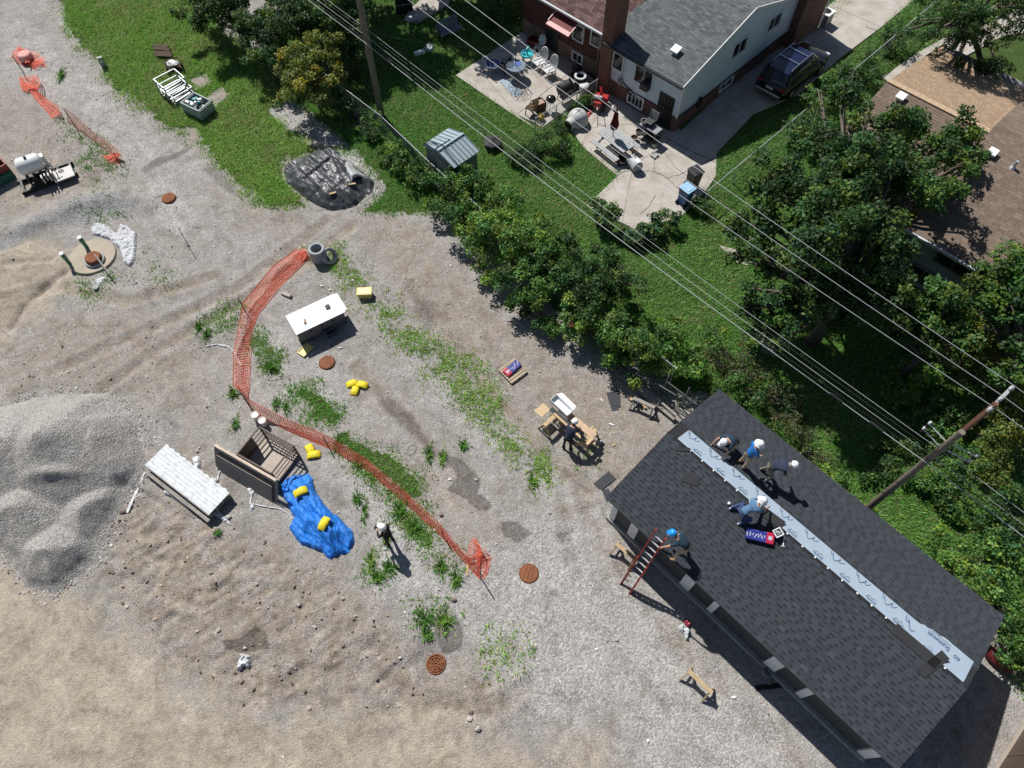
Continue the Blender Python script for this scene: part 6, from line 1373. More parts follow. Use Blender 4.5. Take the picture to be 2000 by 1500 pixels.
# --- old lumber heap by the fence
for k, (p0, p1, w_, z) in enumerate((((1212, 736), (1316, 822), .16, .14), ((1218, 731), (1290, 790), .2, .1), ((1228, 742), (1285, 795), .12, .22), ((1206, 742), (1250, 775), .25, .06), ((1238, 748), (1318, 818), .1, .28))):
    a, b = T(*p0, z), T(*p1, z); tag(MB().bar((0, 0, 0), b - a, w_, .09).build('old_timber', greyw, loc=a, bevel=.006), ('longest grey timber reaching the roof corner', 'broad grey timber at the top of the heap', 'thin timber on top of the heap', 'short wide board at the left of the heap', 'slim timber along the fence side of the heap')[k] + ' by the fence', 'timber', 'old timbers heaped by the fence')
t = sawhorse('weathered sawhorse frame in the shade beside the old timbers', T(1254, 798), yawpx((1232, 790), (1268, 806)), .95, .5, greyw)
for k, (px, py) in enumerate(((1236, 782), (1243, 790), (1250, 786), (1257, 794))): tag(MB().box((0, 0, .05), (.26, .1, .08)).build('scrap_block', [pine, WHITE(), greyw, pine][k], loc=T(px, py, .02), yaw=k * .7), ('pale', 'white', 'grey', 'tan')[k] + ' scrap block in the shade by the weathered sawhorse', 'scrap block')
sawhorse('small wooden sawhorse alone on the pale gravel', at_h(1367, 1332, .55), yawpx((1349, 1311), (1389, 1349)), 1.0, .55, wood_mat('worn_pine', (.46, .34, .21)), .3)
sawhorse('wooden sawhorse standing beside the foot of the ladder', at_h(1222, 1078, .55), yawpx((1208, 1066), (1240, 1092)), .9, .55, wood_mat('worn_pine', (.46, .34, .21)), .3)
# --- ladder against the eave
t = Thing('ladder', 'red extension ladder leaning against the eave of the shingle roof', 'ladder', SB.loc + Matrix.Rotation(SB.yaw, 3, 'Z') @ Vector((-3.35, -4.24, 0)), SB.yaw)
lt = Vector((-.17, 1.26, 3.2)); lred = mat('red_fibreglass', (.36, .05, .035), .5, .15, 5); alu = mat('aluminium', (.62, .63, .64), .35, .1, 5, metal=.6)
for s in (-1, 1):
    MB().bar((s * .21, 0, 0), lt + Vector((s * .21, 0, 0)), .045, .09).build('rail', lred, t); MB().bar((s * .235, -.02, 0), lt * .52 + Vector((s * .235, -.02, 0)), .04, .09).build('base_rail', lred, t)
    MB().box((s * .22, 0, .02), (.07, .14, .05)).build('foot', black, t)
for k in range(1, 11): q = lt * (k / 11 + .02); MB().bar(q + Vector((-.21, 0, 0)), q + Vector((.21, 0, 0)), .045, .03).build('rung', alu, t)
# --- wrapper trash
for lb, pl, m_, sd in (('crumpled white and navy wrapper on the gravel by the building shade', [(1322,1222),(1333,1214),(1342,1224),(1350,1232),(1344,1250),(1338,1254),(1334,1240),(1324,1232)], film, 3), ('crumpled dark red wrapper at the edge of the building shade', [(1332,1212),(1340,1208),(1352,1216),(1350,1226),(1340,1228)], mat('wrapper_red', (.30, .03, .06), .4), 4), ('navy wrapper scrap on the gravel by the building shade', [(1324,1220),(1334,1220),(1336,1230),(1327,1232)], mat('bundle_blue', (.03, .04, .22)), 5)):
    scrap('wrapper', lb, 'wrapper', pl, m_, .16, sd)
# --- things on the roof
def roof_frame(px, py, ang=0.):
    q = RB(px, py); sg = 1 if q.y > 0 else -1; n = Vector((0, sg * sin(SA), cos(SA))); x = Vector((cos(ang), sin(ang) * cos(SA), -sg * sin(ang) * sin(SA))); x = (x - n * x.dot(n)).normalized(); y = n.cross(x)
    R = Matrix.Rotation(SB.yaw, 3, 'Z') @ Matrix((x, y, n)).transposed(); return RW(px, py) + R @ Vector((0, 0, .022)), R.to_quaternion()
def on_roof(o, px, py, ang):
    p, qt = roof_frame(px, py, ang); o = o.o if isinstance(o, Thing) else o; o.location = p; o.rotation_mode = 'QUATERNION'; o.rotation_quaternion = qt; return o
t = bundle('shingle_bundle', 'torn open blue and red shingle bundle on the roof beside the kneeling man', (0, 0, 0), 0, 1.0, .36, .16); on_roof(t, 1480, 1047, radians(30))
t = Thing('nail_box', 'square white rimmed box of nails on the roof', 'nail box', (0, 0, 0)); on_roof(t, 1518, 1042, radians(-20))
MB().box((0, 0, .11), (.22, .22, .22)).build('case', mat('smoky_plastic', (.06, .07, .075), .4), t, bevel=.01)
for s in (-1, 1): MB().box((0, s * .12, .225), (.27, .035, .03)).build('rim', WHITE(), t, bevel=.008); MB().box((s * .12, 0, .225), (.035, .21, .03)).build('rim', WHITE(), t, bevel=.008)
MB().ico((0, 0, .2), .1, 2, .25, (1, 1, .3)).build('nails', mat('nail_metal', (.35, .38, .38), .4, .5, 60, metal=.5), t)
o = MB().lathe((0, 0, 0), [(.035, 0), (.045, .13), (.046, .135), (.03, .14)], 12).build('cup', WHITE()); on_roof(tag(o, 'white paper cup on the roof left of the kneeling man', 'cup'), 1423, 984, 0)
t = Thing('hammer', 'small hammer on the roof beside the nail box', 'hammer', (0, 0, 0)); on_roof(t, 1530, 1059, radians(-60)); MB().bar((-.14, 0, .015), (.12, 0, .015), .03).build('handle', WHITE(), t); MB().box((.14, 0, .02), (.04, .12, .04)).build('head', wf, t)
for lb, px, py, ang, L_, W_ in (('stack of shingle strips jutting over the white ridge strip', 1822, 1297, radians(80), .95, .3), ('long shingle course laid below the ridge at the far end', 1788, 1262, 0, 1.5, .33), ('loose shingle strip on the roof below the crouching roofer', 1349, 937, radians(25), .55, .3), ('loose shingle strip near the near end of the ridge', 1334, 878, radians(40), .5, .12), ('shingle strip beside the kneeling man', 1506, 1010, radians(5), .9, .3)):
    o = MB().box((0, 0, .012), (L_, W_, .018)).build('shingle_strip', mat('fresh_shingle', (.032, .032, .034), .9, .25, 30)); on_roof(tag(o, lb, 'shingle strip', 'loose shingle strips'), px, py, ang)
# --- along the wall in the shade
bucket('grey bucket beside the wall of the shingle roofed building', 1494, 1314, False, mat('grey_pail', (.25, .26, .27), .5), h=.33)
for name, lb, cat, px, py, sz, yw, m_ in (('leaning_board', 'brown board propped beside the grey bucket', 'board', 1502, 1322, (.12, .5, .06), -.2, greyw), ('rubber_strip', 'black rubber strip on the ground near the grey bucket', 'strip', 1502, 1341, (.95, .16, .03), .1, black), ('wood_offcut', 'reddish offcut on the shaded gravel', 'offcut', 1551, 1406, (.18, .12, .05), .1, mat('tan_block', (.45, .34, .26))),
                                      ('wood_offcut', 'offcut standing at the wall between the first piers', 'offcut', 1364, 1166, (.1, .3, .05), -.7, greyw), ('survey_lath', 'pale wooden lath at the end of the orange netting', 'lath', 913, 1111, (.08, .52, .03), 0, pine),
                                      ('wood_offcut', 'small pale offcut right of the saw bench', 'offcut', 1198, 870, (.16, .07, .04), .5, pine), ('wood_offcut', 'white offcut on the gravel right of the saw bench', 'offcut', 1194, 829, (.2, .06, .03), -.4, WHITE()),
                                      ('wood_offcut', 'white chip on the gravel left of the crossed shingle strips', 'offcut', 1175, 781, (.14, .05, .02), -1.0, WHITE()), ('wood_offcut', 'pale chip beside the pallet', 'offcut', 1053, 726, (.1, .06, .03), .3, pine)):
    tag(MB().box((0, 0, sz[2] / 2), sz).build(name, m_, loc=T(px, py, .004), yaw=yw, bevel=.004), lb, cat)
# --- bottom right corner: brown container
a, b = G(1938, 1506, 0), G(2004, 1404, 0); yw = atan2(b.y - a.y, b.x - a.x); t = Thing('brown_container', 'edge of a brown metal container at the bottom right corner', 'container', ((a.x + b.x) / 2, (a.y + b.y) / 2, 0), yw)
bm_ = mat('brown_paint', (.085, .062, .05), .5, .15, 2)
MB().box((.5, -1.15, 1.15), (6.0, 2.2, 2.3)).build('body', bm_, t); MB().box((.5, -.02, .09), (6.04, .1, .14)).build('sill_rail', mat('pale_rail', (.38, .32, .27), .5), t)
for k in range(6): MB().box((-2.0 + k * 1.0, -.04, 1.2), (.98, .03, 2.0)).build('side_sheet', bm_, t)
MB().box((.5, -.03, 2.33), (6.04, .1, .1)).build('top_rail', bm_, t)
# --- red hull behind the building
p = T(1940, 1287); t = Thing('red_kayak', 'small dark red kayak lying in the shade behind the roof end', 'kayak', p, yawpx((1915, 1262), (1962, 1310)))
V_ = []; n, m = 17, 10
for i in range(n):
    u = i / (n - 1) * 2 - 1; wv = .33 * (1 - abs(u) ** 2.4) + .004; hv = .17 * (1 - abs(u) ** 4) + .01
    for j in range(m): an = 2 * pi * j / m; V_.append((u * .62, cos(an) * wv * .75, .17 + sin(an) * hv + .1 * u * u))
MB().add(V_, [(i * m + j, i * m + (j + 1) % m, (i + 1) * m + (j + 1) % m, (i + 1) * m + j) for i in range(n - 1) for j in range(m)]).build('hull', mat('dark_red_plastic', (.13, .02, .018), .35, .15), t, smooth=True)
MB().tube([Vector((.22 * cos(a_), .13 * sin(a_), .345)) for a_ in np.linspace(0, 2 * pi, 16, endpoint=False)], .025, 6, closed=True).build('cockpit_rim', black, t)
# --- wire loop, hose pieces, litter
P = [T(*q, .015) for q in ((795, 880), (800, 872), (806, 868), (812, 872), (812, 880), (806, 887), (798, 890))]; tag(MB().tube([q - P[0] for q in P], .012, 5).build('wire_loop', mat('wire', (.3, .3, .3)), loc=P[0]), 'loop of thin wire on the gravel by the weeds', 'wire')
for k, (px, py, lb) in enumerate(((629, 559, 'white disc lying above the chest corner'), (645, 567, 'white scrap beside the chest corner'), (1165, 1268, 'white chip near the wrapper'), (1433, 1362, 'white chip on the pale gravel near the small sawhorse'), (878, 937, 'white stone in the wet patch'), (752, 1072, 'white lump near the man in black'), (665, 680, 'white splinter near the manhole'), (690, 548, 'white bottle in the weeds above the chest'))):
    tag(MB().ico((0, 0, .03), .06, 1, .3, (1.3, .8, .5)).build('litter', WHITE(), loc=T(px, py)), lb, 'litter')
for k, (px, py, s_, lb) in enumerate(((930, 937, .07, 'beside the wet patch'), (862, 1006, .09, 'against the netting'), (850, 1035, .06, 'below the netting'), (1073, 1002, .07, 'near the roof corner'), (240, 1000, .13, 'at the foot of the gravel heap'), (385, 882, .08, 'above the lumber stack'), (670, 1170, .08, 'on the brown soil'), (920, 1390, .09, 'at the bottom of the yard, pale'), (918, 1404, .09, 'at the bottom of the yard, dark'), (934, 1424, .1, 'lowest on the brown soil'), (886, 1172, .1, 'on the pale gravel below the netting'), (446, 1010, .1, 'below the lumber end'), (1205, 1250, .06, 'dark, on the pale gravel'))):
    tag(MB().ico((0, 0, s_ * .4), s_, 1, .25, (1.2, .9, .75)).build('rock', mat('rock_%d' % (k % 3), [(.40, .37, .33), (.22, .17, .14), (.50, .47, .43)][k % 3], .9, .25, 8, bump=.4), loc=T(px, py)), 'loose rock ' + lb, 'rock')
scrap('red_bag', 'pink and red bag under the hedge at the road side', 'bag', [(1108,640),(1114,632),(1124,634),(1126,646),(1118,652)], mat('pink_red_film', (.50, .08, .10), .4), .2, 3)

# ------------------------------------------------------------------ orange netting
def netting(name, label, segs, nlong=9, step=.11, wd=.03, jit=.03, posts=(), seed=1):
    """segs: (bottom px, py, z, top px, py, z); strands woven between the two edges"""
    r = np.random.default_rng(seed); B_ = [np.array(G(*s[0:2], s[2])[:]) for s in segs]; T_ = [np.array(G(*s[3:5], s[5])[:]) for s in segs]
    for a in B_ + T_: a[2] += gz(a[0], a[1])
    bo, to = [], []
    for i in range(len(segs) - 1):
        n = max(1, int(np.linalg.norm((B_[i + 1] + T_[i + 1] - B_[i] - T_[i]) / 2) / step))
        for k in range(n): f = k / n; bo.append(B_[i] * (1 - f) + B_[i + 1] * f); to.append(T_[i] * (1 - f) + T_[i + 1] * f)
    bo.append(B_[-1]); to.append(T_[-1]); bo, to = np.array(bo), np.array(to); N = len(bo)
    P = np.zeros((N, nlong, 3)); cx = np.cumsum(r.normal(0, jit * .5, (N, 1)), 0); cx -= np.linspace(0, 1, N)[:, None] * cx[-1]
    for j in range(nlong):
        f = j / (nlong - 1); P[:, j] = bo * (1 - f) + to * f
        arc = sin(pi * f); nz = fbm(np.arange(N) * .13, np.full(N, f * 2.2), 1., seed, 3) - .5
        P[:, j, 0] += nz * jit * 3 * arc; P[:, j, 1] += (fbm(np.arange(N) * .13 + 40, np.full(N, f * 2.2), 1., seed + 5, 3) - .5) * jit * 3 * arc
        P[:, j, 2] += (nz * jit * 2 - jit * .4) * arc
    P += r.normal(0, jit * .12, P.shape); g = hgt(P[..., 0].ravel(), P[..., 1].ravel()).reshape(N, nlong); P[..., 2] = np.maximum(P[..., 2], g + .012)
    c = P.reshape(-1, 3).mean(0); c[2] = 0; P = P - c
    b = MB()
    def strand(pts, w_):
        V = []; n = len(pts)
        for i in range(n):
            d = pts[min(i + 1, n - 1)] - pts[max(i - 1, 0)]; d /= (np.linalg.norm(d) + 1e-9)
            sd = np.cross(d, side); sd /= (np.linalg.norm(sd) + 1e-9); V += [pts[i] + sd * w_ / 2, pts[i] - sd * w_ / 2]
        b.add(V, [(2 * i, 2 * i + 1, 2 * i + 3, 2 * i + 2) for i in range(n - 1)])
    for j in range(nlong):
        e = P[:, min(j + 1, nlong - 1)] - P[:, max(j - 1, 0)]; side = np.cross(e[N // 2], P[-1, j] - P[0, j]); side /= (np.linalg.norm(side) + 1e-9)
        strand(P[:, j], wd * (1.5 if j in (0, nlong - 1) else 1))
    for i in range(N):
        d = P[min(i + 1, N - 1), 0] - P[max(i - 1, 0), 0]; side = np.cross(d, P[i, -1] - P[i, 0] + 1e-6); side /= (np.linalg.norm(side) + 1e-9); strand(P[i], wd * .9)
    t = Thing(name, label, 'netting', tuple(c)); b.build('mesh', orange, t)
    for px, py, h in posts:
        q = T(px, py) - Vector(c); MB().bar(q - Vector((0, 0, .15)), q + Vector((0, 0, h)), .035, .03).build('stake', mat('stake_steel', (.045, .04, .035), .6), t)
    return t
netting('orange_netting', 'long orange safety netting winding down the middle of the yard',
        [(604,500,0,580,486,.12),(560,545,0,535,520,.2),(505,612,0,474,592,.35),(494,640,0,466,636,.35),(490,690,0,456,690,.12),(488,750,0,455,752,.15),(484,784,0,472,765,.7),(500,808,0,492,783,.85),(562,842,0,550,813,.42),(642,876,0,630,846,.34),(722,924,0,711,892,.38),(800,992,0,790,958,.36),(865,1052,0,856,1020,.36),(912,1105,0,905,1076,.34),(938,1132,0,934,1104,.4)], 11, .12, .042, .05, ((478,606,.9),(486,790,1.05),(640,870,.8),(866,1048,.8),(940,1130,1.1)), 3)
netting('orange_netting', 'crumpled bunch of orange netting at the lower end of the long netting', [(946,1128,0,925,1060,.4),(952,1120,.05,930,1052,.5),(955,1100,.02,920,1056,.3),(958,1085,.05,915,1085,.35),(945,1075,.3,912,1100,.1),(930,1125,.0,940,1070,.5),(948,1130,0,925,1050,.3)], 12, .07, .026, .12, (), 5)
netting('orange_netting', 'crumpled orange netting heaped by the concrete rings', [(575,500,0,590,485,.15),(590,508,.1,600,488,.3),(598,500,.05,585,490,.25),(605,505,.02,580,494,.3)], 9, .07, .026, .1, (), 6)
netting('orange_netting', 'red-orange netting bundle at the far upper left of the yard', [(25,105,.05,40,90,.3),(45,95,.3,60,110,.1),(75,105,.1,50,125,.35),(90,130,.05,55,100,.3),(30,120,.1,70,135,.1),(25,105,.3,85,120,.15),(40,90,.2,60,130,.1),(20,112,.05,90,112,.2)], 13, .09, .03, .16, ((45,140,1.0),), 7)
netting('orange_netting', 'second red netting bundle below the first at the upper left', [(38,150,.02,72,148,.4),(40,165,.1,78,160,.3),(45,178,.05,76,170,.45),(40,155,.3,70,178,.05),(52,180,.1,66,150,.4)], 13, .08, .03, .14, (), 8)
netting('orange_netting', 'twisted strip of red netting joining the bundles to the standing netting', [(58,178,.05,66,172,.2),(75,200,.02,86,190,.2),(95,222,.02,112,208,.25),(102,232,.02,118,222,.3)], 12, .08, .028, .08, (), 9)
netting('orange_netting', 'standing orange netting tapering to the manhole at the upper left', [(132,238,0,130,214,.9),(150,250,0,146,226,.8),(185,277,0,181,258,.65),(215,300,0,214,280,.6),(232,318,0,232,296,.5)], 8, .12, .036, .04, ((149,250,1.25),(232,316,.6)), 10)
netting('orange_netting', 'crumpled red netting at the lower end of the standing netting', [(200,305,.02,222,298,.2),(215,318,.05,236,300,.35),(228,320,.02,215,300,.3),(236,318,0,205,306,.2)], 10, .07, .032, .1, (), 11)
p = T(50, 122); tag(MB().lathe((0, 0, 0), [(.38, 0), (.36, .3), (.3, .34), (.01, .36)], 18).build('netting_drum', mat('pink_drum', (.62, .30, .27), .7, .2, 6), loc=p + Vector((.1, .15, .15))), 'faded pink drum inside the upper left netting bundle', 'drum')
# ------------------------------------------------------------------ gardens, patio and drive
RZ = lambda a: Matrix.Rotation(a, 3, 'Z')
def P7(px, py, z=.06): g = G(px, py, z); return Vector((g.x, g.y, z))
# parked car
c = G(1549, 138, .6); t = Thing('parked_car', 'black estate car with roof rails parked in the shade of the sided house', 'car', (c.x, c.y, .06), HY)
cp = mat('black_car_paint', (.008, .008, .011), .18, .1, 2, spec=.6); cg = glass_mat('car_glass', (.006, .008, .012), .05); chrome = mat('chrome', (.6, .6, .62), .25, .05, metal=.8)
def loft(st, ring):
    b = MB(); n = None; V = []
    for s in st: q = ring(*s); n = len(q); V += q
    m = len(st); b.add(V, [(i * n + j, i * n + (j + 1) % n, (i + 1) * n + (j + 1) % n, (i + 1) * n + j) for i in range(m - 1) for j in range(n)] + [tuple(range(n - 1, -1, -1)), tuple((m - 1) * n + j for j in range(n))]); return b
def rr_(x, hw, z0, z1, hwt=None):
    hwt = hwt or hw * .93; r = min(.12, (z1 - z0) * .3)
    return [(x, -hw + r, z0), (x, hw - r, z0), (x, hw, z0 + r), (x, hw, z0 + (z1 - z0) * .55), (x, hwt, z1 - r * .5), (x, hwt - r, z1), (x, -hwt + r, z1), (x, -hwt, z1 - r * .5), (x, -hw, z0 + (z1 - z0) * .55), (x, -hw, z0 + r)]
b = loft([(-2.42, .74, .42, .92), (-2.36, .86, .34, 1.0), (-2.2, .93, .3, 1.06), (-1.5, .96, .26, 1.08), (0, .96, .26, 1.06), (1.0, .96, .26, 1.04), (1.6, .95, .28, .99), (2.1, .90, .32, .9), (2.34, .8, .36, .78), (2.44, .62, .42, .68)], rr_)
body = b.build('body', cp, t, smooth=True)
b = loft([(-2.28, .82, 1.0, 1.04, .76), (-2.02, .84, 1.0, 1.52, .68), (-1.75, .85, 1.0, 1.66, .66), (-1.0, .86, 1.0, 1.72, .66), (0, .86, 1.0, 1.73, .66), (.45, .86, 1.0, 1.66, .65), (1.3, .84, .98, 1.04, .78)], rr_)
b.build('cabin_glass', cg, t, smooth=True)
b = loft([(-1.98, .64, 1.56, 1.60), (-1.7, .66, 1.63, 1.695), (-.9, .67, 1.68, 1.745), (0, .67, 1.69, 1.75), (.38, .64, 1.66, 1.70)], lambda x, hw, z0, z1: [(x, -hw, z0), (x, hw, z0), (x, hw * .9, z1), (x, -hw * .9, z1)])
b.build('roof', mat('black_roof_blue_reflection', (.012, .016, .05), .12, .1, 2, spec=.7), t, smooth=False)  # black gloss roof, the blue reflection on it put into its colour
for s in (-1, 1):
    MB().tube([(-1.75, s * .6, 1.70), (-1.55, s * .61, 1.79), (.1, s * .61, 1.81), (.35, s * .6, 1.72)], .025, 6).build('roof_rail', chrome, t)
    for x in (-2.0, -.95, .05): MB().bar((x, s * .87, 1.03), (x * .97 + .02, s * .69, 1.66), .06, .05).build('pillar', cp, t)
    MB().box((.95, s * 1.02, 1.12), (.16, .2, .14)).build('mirror', cp, t, bevel=.03)
    MB().box((2.2, s * .68, .76), (.3, .26, .13)).build('headlight', mat('lamp_clear', (.7, .72, .75), .15), t, bevel=.03)
    MB().box((-2.36, s * .68, .92), (.12, .36, .16)).build('tail_light', mat('lamp_red', (.28, .02, .025), .2), t, bevel=.03)
    for k, x in enumerate((-.6, .45)): MB().box((x, s * .965, .9), (.16, .02, .03)).build('door_handle', chrome, t)
    for x in (-1.42, 1.45):
        wh = MB().cyl((x, s * .74, .34), (x, s * .985, .34), .35, n=24).build('tyre', mat('tyre_rubber', (.02, .02, .02), .8), t); MB().lathe((0, 0, 0), [(.23, 0), (.22, .01), (.05, .015), (.01, .015)], 12).build('rim', chrome, wh).matrix_local = Matrix.Translation((x, s * .987, .34)) @ Matrix.Rotation(-s * pi / 2, 4, 'X')
for x in (-1.1, -.2): MB().bar((x, -.6, 1.80), (x, .6, 1.80), .05, .025).build('cross_bar', chrome, t)
MB().box((-2.43, 0, .78), (.015, .42, .13)).build('number_plate', WHITE(), t); MB().box((-2.44, 0, .5), (.08, 1.5, .12)).build('rear_bumper_trim', chrome, t, bevel=.02); MB().bar((-2.2, -.3, 1.22), (-2.2, .3, 1.22), .02).build('wiper', black, t)
# bins
def wbin(label, p, yaw, m, lm):
    t = Thing('wheeled_bin', label, 'bin', p, yaw)
    MB().box((0, 0, .5), (.44, .5, .9), taper=1.22).build('body', m, t, bevel=.03); MB().box((.01, 0, .98), (.6, .66, .07)).build('lid', lm, t, bevel=.03); MB().box((.01, 0, 1.02), (.4, .46, .03)).build('lid_panel', lm, t, bevel=.01)
    MB().bar((-.32, -.26, .93), (-.32, .26, .93), .035).build('handle', black, t)
    for s in (-1, 1): MB().cyl((-.24, s * .2, .1), (-.24, s * .27, .1), .11, n=16).build('wheel', black, t)
wbin('dark blue wheeled bin with pale blue lid at the corner of the concrete', P7(1335, 396), HY - .1, mat('bin_blue', (.03, .10, .30), .5, .12), mat('bin_lid_blue', (.30, .50, .70), .4, .12, 3, dirt=(.6, .66, .7)))
wbin('black wheeled bin behind the blue one', P7(1351, 362), HY - .25, mat('bin_black', (.02, .021, .024), .5, .15), mat('bin_black', (.02, .021, .024)))
# picnic table, umbrella
tp = [G(1170, 263, .76), G(1197, 249, .76), G(1234, 281, .76), G(1213, 294, .76)]; c = sum(tp, Vector()) / 4; t = Thing('picnic_table', 'grey plank picnic table on the concrete with a red umbrella through it', 'picnic table', (c.x, c.y, .06), yawpx((1183, 256), (1224, 288), .76))
gp2 = wood_mat('silvered_plank', (.40, .41, .41), .15)
for k in range(5): MB().box((0, -.34 + k * .17, .70), (1.9, .155, .035)).build('top_plank', gp2, t)
for x in (-.7, .7):
    for s in (-1, 1): MB().bar((x, s * .15, .68), (x, s * .62, 0), .05, .05).build('leg', mat('frame_steel', (.06, .06, .065), .5), t)
    MB().bar((x, -.8, .36), (x, .8, .36), .05).build('cross_bar', mat('frame_steel', (.06, .06, .065)), t)
for s in (-1, 1):
    for k in range(2): MB().box((0, s * (.68 + k * .14), .41), (1.9, .13, .035)).build('bench_plank', gp2, t)
c2 = t.loc + RZ(t.yaw) @ Vector((-.25, 0, 0)); u = Thing('garden_umbrella', 'closed dark red garden umbrella standing in the picnic table', 'umbrella', c2)
MB().cyl((0, 0, 0), (0, 0, 2.45), .022, n=8).build('pole', mat('frame_steel', (.06, .06, .065)), u)
V_ = []; n, m = 9, 16
for i in range(n):
    f = i / (n - 1); R_ = [.10, .16, .17, .14, .11, .10, .08, .05, .02][i]
    for j in range(m): a = 2 * pi * j / m; q = R_ * (1 + .35 * cos(8 * a)); V_.append((q * cos(a), q * sin(a), 1.15 + f * 1.3))
MB().add(V_, [(i * m + j, i * m + (j + 1) % m, (i + 1) * m + (j + 1) % m, (i + 1) * m + j) for i in range(n - 1) for j in range(m)]).build('canopy', mat('maroon_cloth', (.17, .015, .02), .8, .2), u)
# pots and bins round the table
def pot(name, label, cat, p, r, h, m, soil=None, prof=None):
    t = Thing(name, label, cat, p); MB().lathe((0, 0, 0), prof or [(r * .7, 0), (r, h), (r * 1.08, h), (r * 1.08, h - .04 if False else h + .02), (r * .92, h + .02), (r * .9, h - .08), (.01, h - .09)], 22).build('pot', m, t)
    if soil: MB().lathe((0, 0, h - .08), [(r * .88, 0), (.01, .03)], 18).build('soil', soil, t)
    return t
dsoil = mat('dark_soil', (.03, .022, .016), .95)
pot('planter', 'round black planter tub beside the fallen grey can', 'planter', P7(1212, 318), .3, .22, mat('black_plastic', (.03, .03, .032), .5), dsoil)
p = P7(1236, 326); t = Thing('fallen_can', 'grey bin lying on its side near the picnic table', 'bin', p, yawpx((1225, 305), (1245, 330)))
MB().tube([(-.4, 0, .26), (-.38, 0, .26), (.42, 0, .3), (.42, 0, .3), (.0, 0, .28)], [.02, .24, .3, .27, .2], 20, cap=False).build('can', mat('pale_bin_grey', (.35, .38, .40), .5, .1), t, smooth=False); MB().box((.25, .02, .61), (.3, .26, .02)).build('white_patch', WHITE(), t)
p = P7(1266, 272); t = Thing('grill_cart', 'cluttered grill cart beside the barred door', 'grill', p, HY)
for sx in (-.25, .25):
    for sy in (-.5, .5): MB().box((sx, sy, .4), (.05, .05, .8)).build('leg', mat('frame_steel', (.06, .06, .065)), t)
MB().box((0, 0, .8), (.56, 1.1, .05)).build('counter', mat('grey_counter', (.3, .3, .31), .5), t); MB().box((0, 0, .25), (.5, 1.0, .04)).build('shelf', black, t)
MB().box((.05, .15, .95), (.42, .5, .24)).build('grill_body', black, t, bevel=.04); MB().slab([(.3, -.1, 1.05), (.3, .42, 1.05), (.42, .42, 1.45), (.42, -.1, 1.45)], .04).build('open_lid', mat('grey_lid', (.2, .2, .21), .4), t)
for k in range(5): MB().bar((-.2, -.05 + k * .09, 1.09), (.24, -.05 + k * .09, 1.09), .015).build('grill_bar', wf, t)
pot('metal_pot', 'grey pot on the grill cart', 'pot', p + RZ(HY) @ Vector((-.1, .38, .83)), .17, .2, mat('pot_grey', (.32, .31, .29), .5), dsoil); pot('metal_pot', 'wide pot hanging left of the grill cart', 'pot', P7(1248, 262, .5), .2, .2, mat('pot_brown', (.16, .14, .12), .6), dsoil)
pot('woven_basket', 'pinkish basket on the ground left of the grill cart', 'basket', P7(1238, 274), .2, .2, mat('pink_basket', (.48, .36, .34), .8, .3, 20), dsoil); pot('planter', 'cream pot with yellow bloom right of the grill cart', 'planter', P7(1278, 286), .16, .22, mat('cream_pot', (.55, .52, .42), .6), mat('yellow_bloom', (.5, .42, .05), .8))
p = P7(1278, 305); tag(MB().box((0, 0, .05), (.35, .3, .1)).box((.2, .15, .1), (.35, .12, .08)).build('paving_block', mat('pale_concrete', (.36, .345, .32)), loc=p, yaw=HY), 'pale paving blocks below the grill cart', 'blocks')
# kennel
p = P7(1128, 240); t = Thing('dog_kennel', 'grey dome shaped dog kennel with dark doorway', 'kennel', p, radians(225)); km = mat('kennel_grey', (.50, .50, .48), .55, .08, 3, dirt=(.35, .33, .3))
MB().lathe((0, 0, 0), [(.55, 0), (.57, .08), (.56, .3), (.5, .5), (.38, .66), (.2, .76), (.02, .79)], 28).build('dome', km, t, smooth=True)
MB().tube([(.3, 0, .3), (.78, 0, .28)], [.3, .3], 18).build('porch', km, t); MB().lathe((0, 0, 0), [(.25, 0), (.01, .004)], 18).build('doorway', black, t).matrix_local = Matrix.Translation((.785, 0, .28)) @ Matrix.Rotation(pi / 2, 4, 'Y')
for k in range(2): MB().tube([Vector((.575 * cos(a) * (.0 if k else 1), .575 * cos(a) * (1 if k else 0), .01 + .8 * sin(a))) for a in np.linspace(.1, pi - .1, 14)], .014, 5).build('seam', mat('seam_grey', (.2, .2, .2), .7), t)
# red machine
p = P7(1168, 212); t = Thing('red_tiller', 'red garden machine with grey engine beside the brick wall', 'garden machine', p, HY + .4); rd = mat('machine_red', (.42, .02, .02), .4, .15)
MB().box((0, 0, .42), (.6, .4, .3)).build('engine_case', rd, t, bevel=.04); MB().box((.48, 0, .28), (.4, .75, .42)).build('housing', rd, t, bevel=.03); MB().cyl((0.02, -.15, .66), (.02, .3, .66), .13, n=16).build('fuel_tank', mat('tank_grey', (.35, .35, .36), .5), t)
MB().box((.72, 0, .26), (.08, .7, .3)).build('mouth', black, t); MB().tube([(.35, 0, .5), (.35, 0, .85), (.5, .1, 1.0)], .08, 10).build('chute', rd, t)
for s in (-1, 1):
    MB().cyl((-.1, s * .26, .2), (-.1, s * .38, .2), .2, n=18).build('wheel', mat('tyre_rubber', (.02, .02, .02)), t); MB().tube([(-.3, s * .18, .5), (-.8, s * .22, .9), (-1.0, s * .24, .95)], .018, 6).build('handle_bar', black, t)
MB().bar((-.75, -.22, .88), (-.75, .22, .88), .03).build('handle_cross', black, t)
scrap('red_cloth', 'red cloth on the concrete beside the red machine', 'cloth', [(1140,224),(1152,214),(1160,222),(1150,232)], mat('machine_red', (.42, .02, .02)), .1, 9)
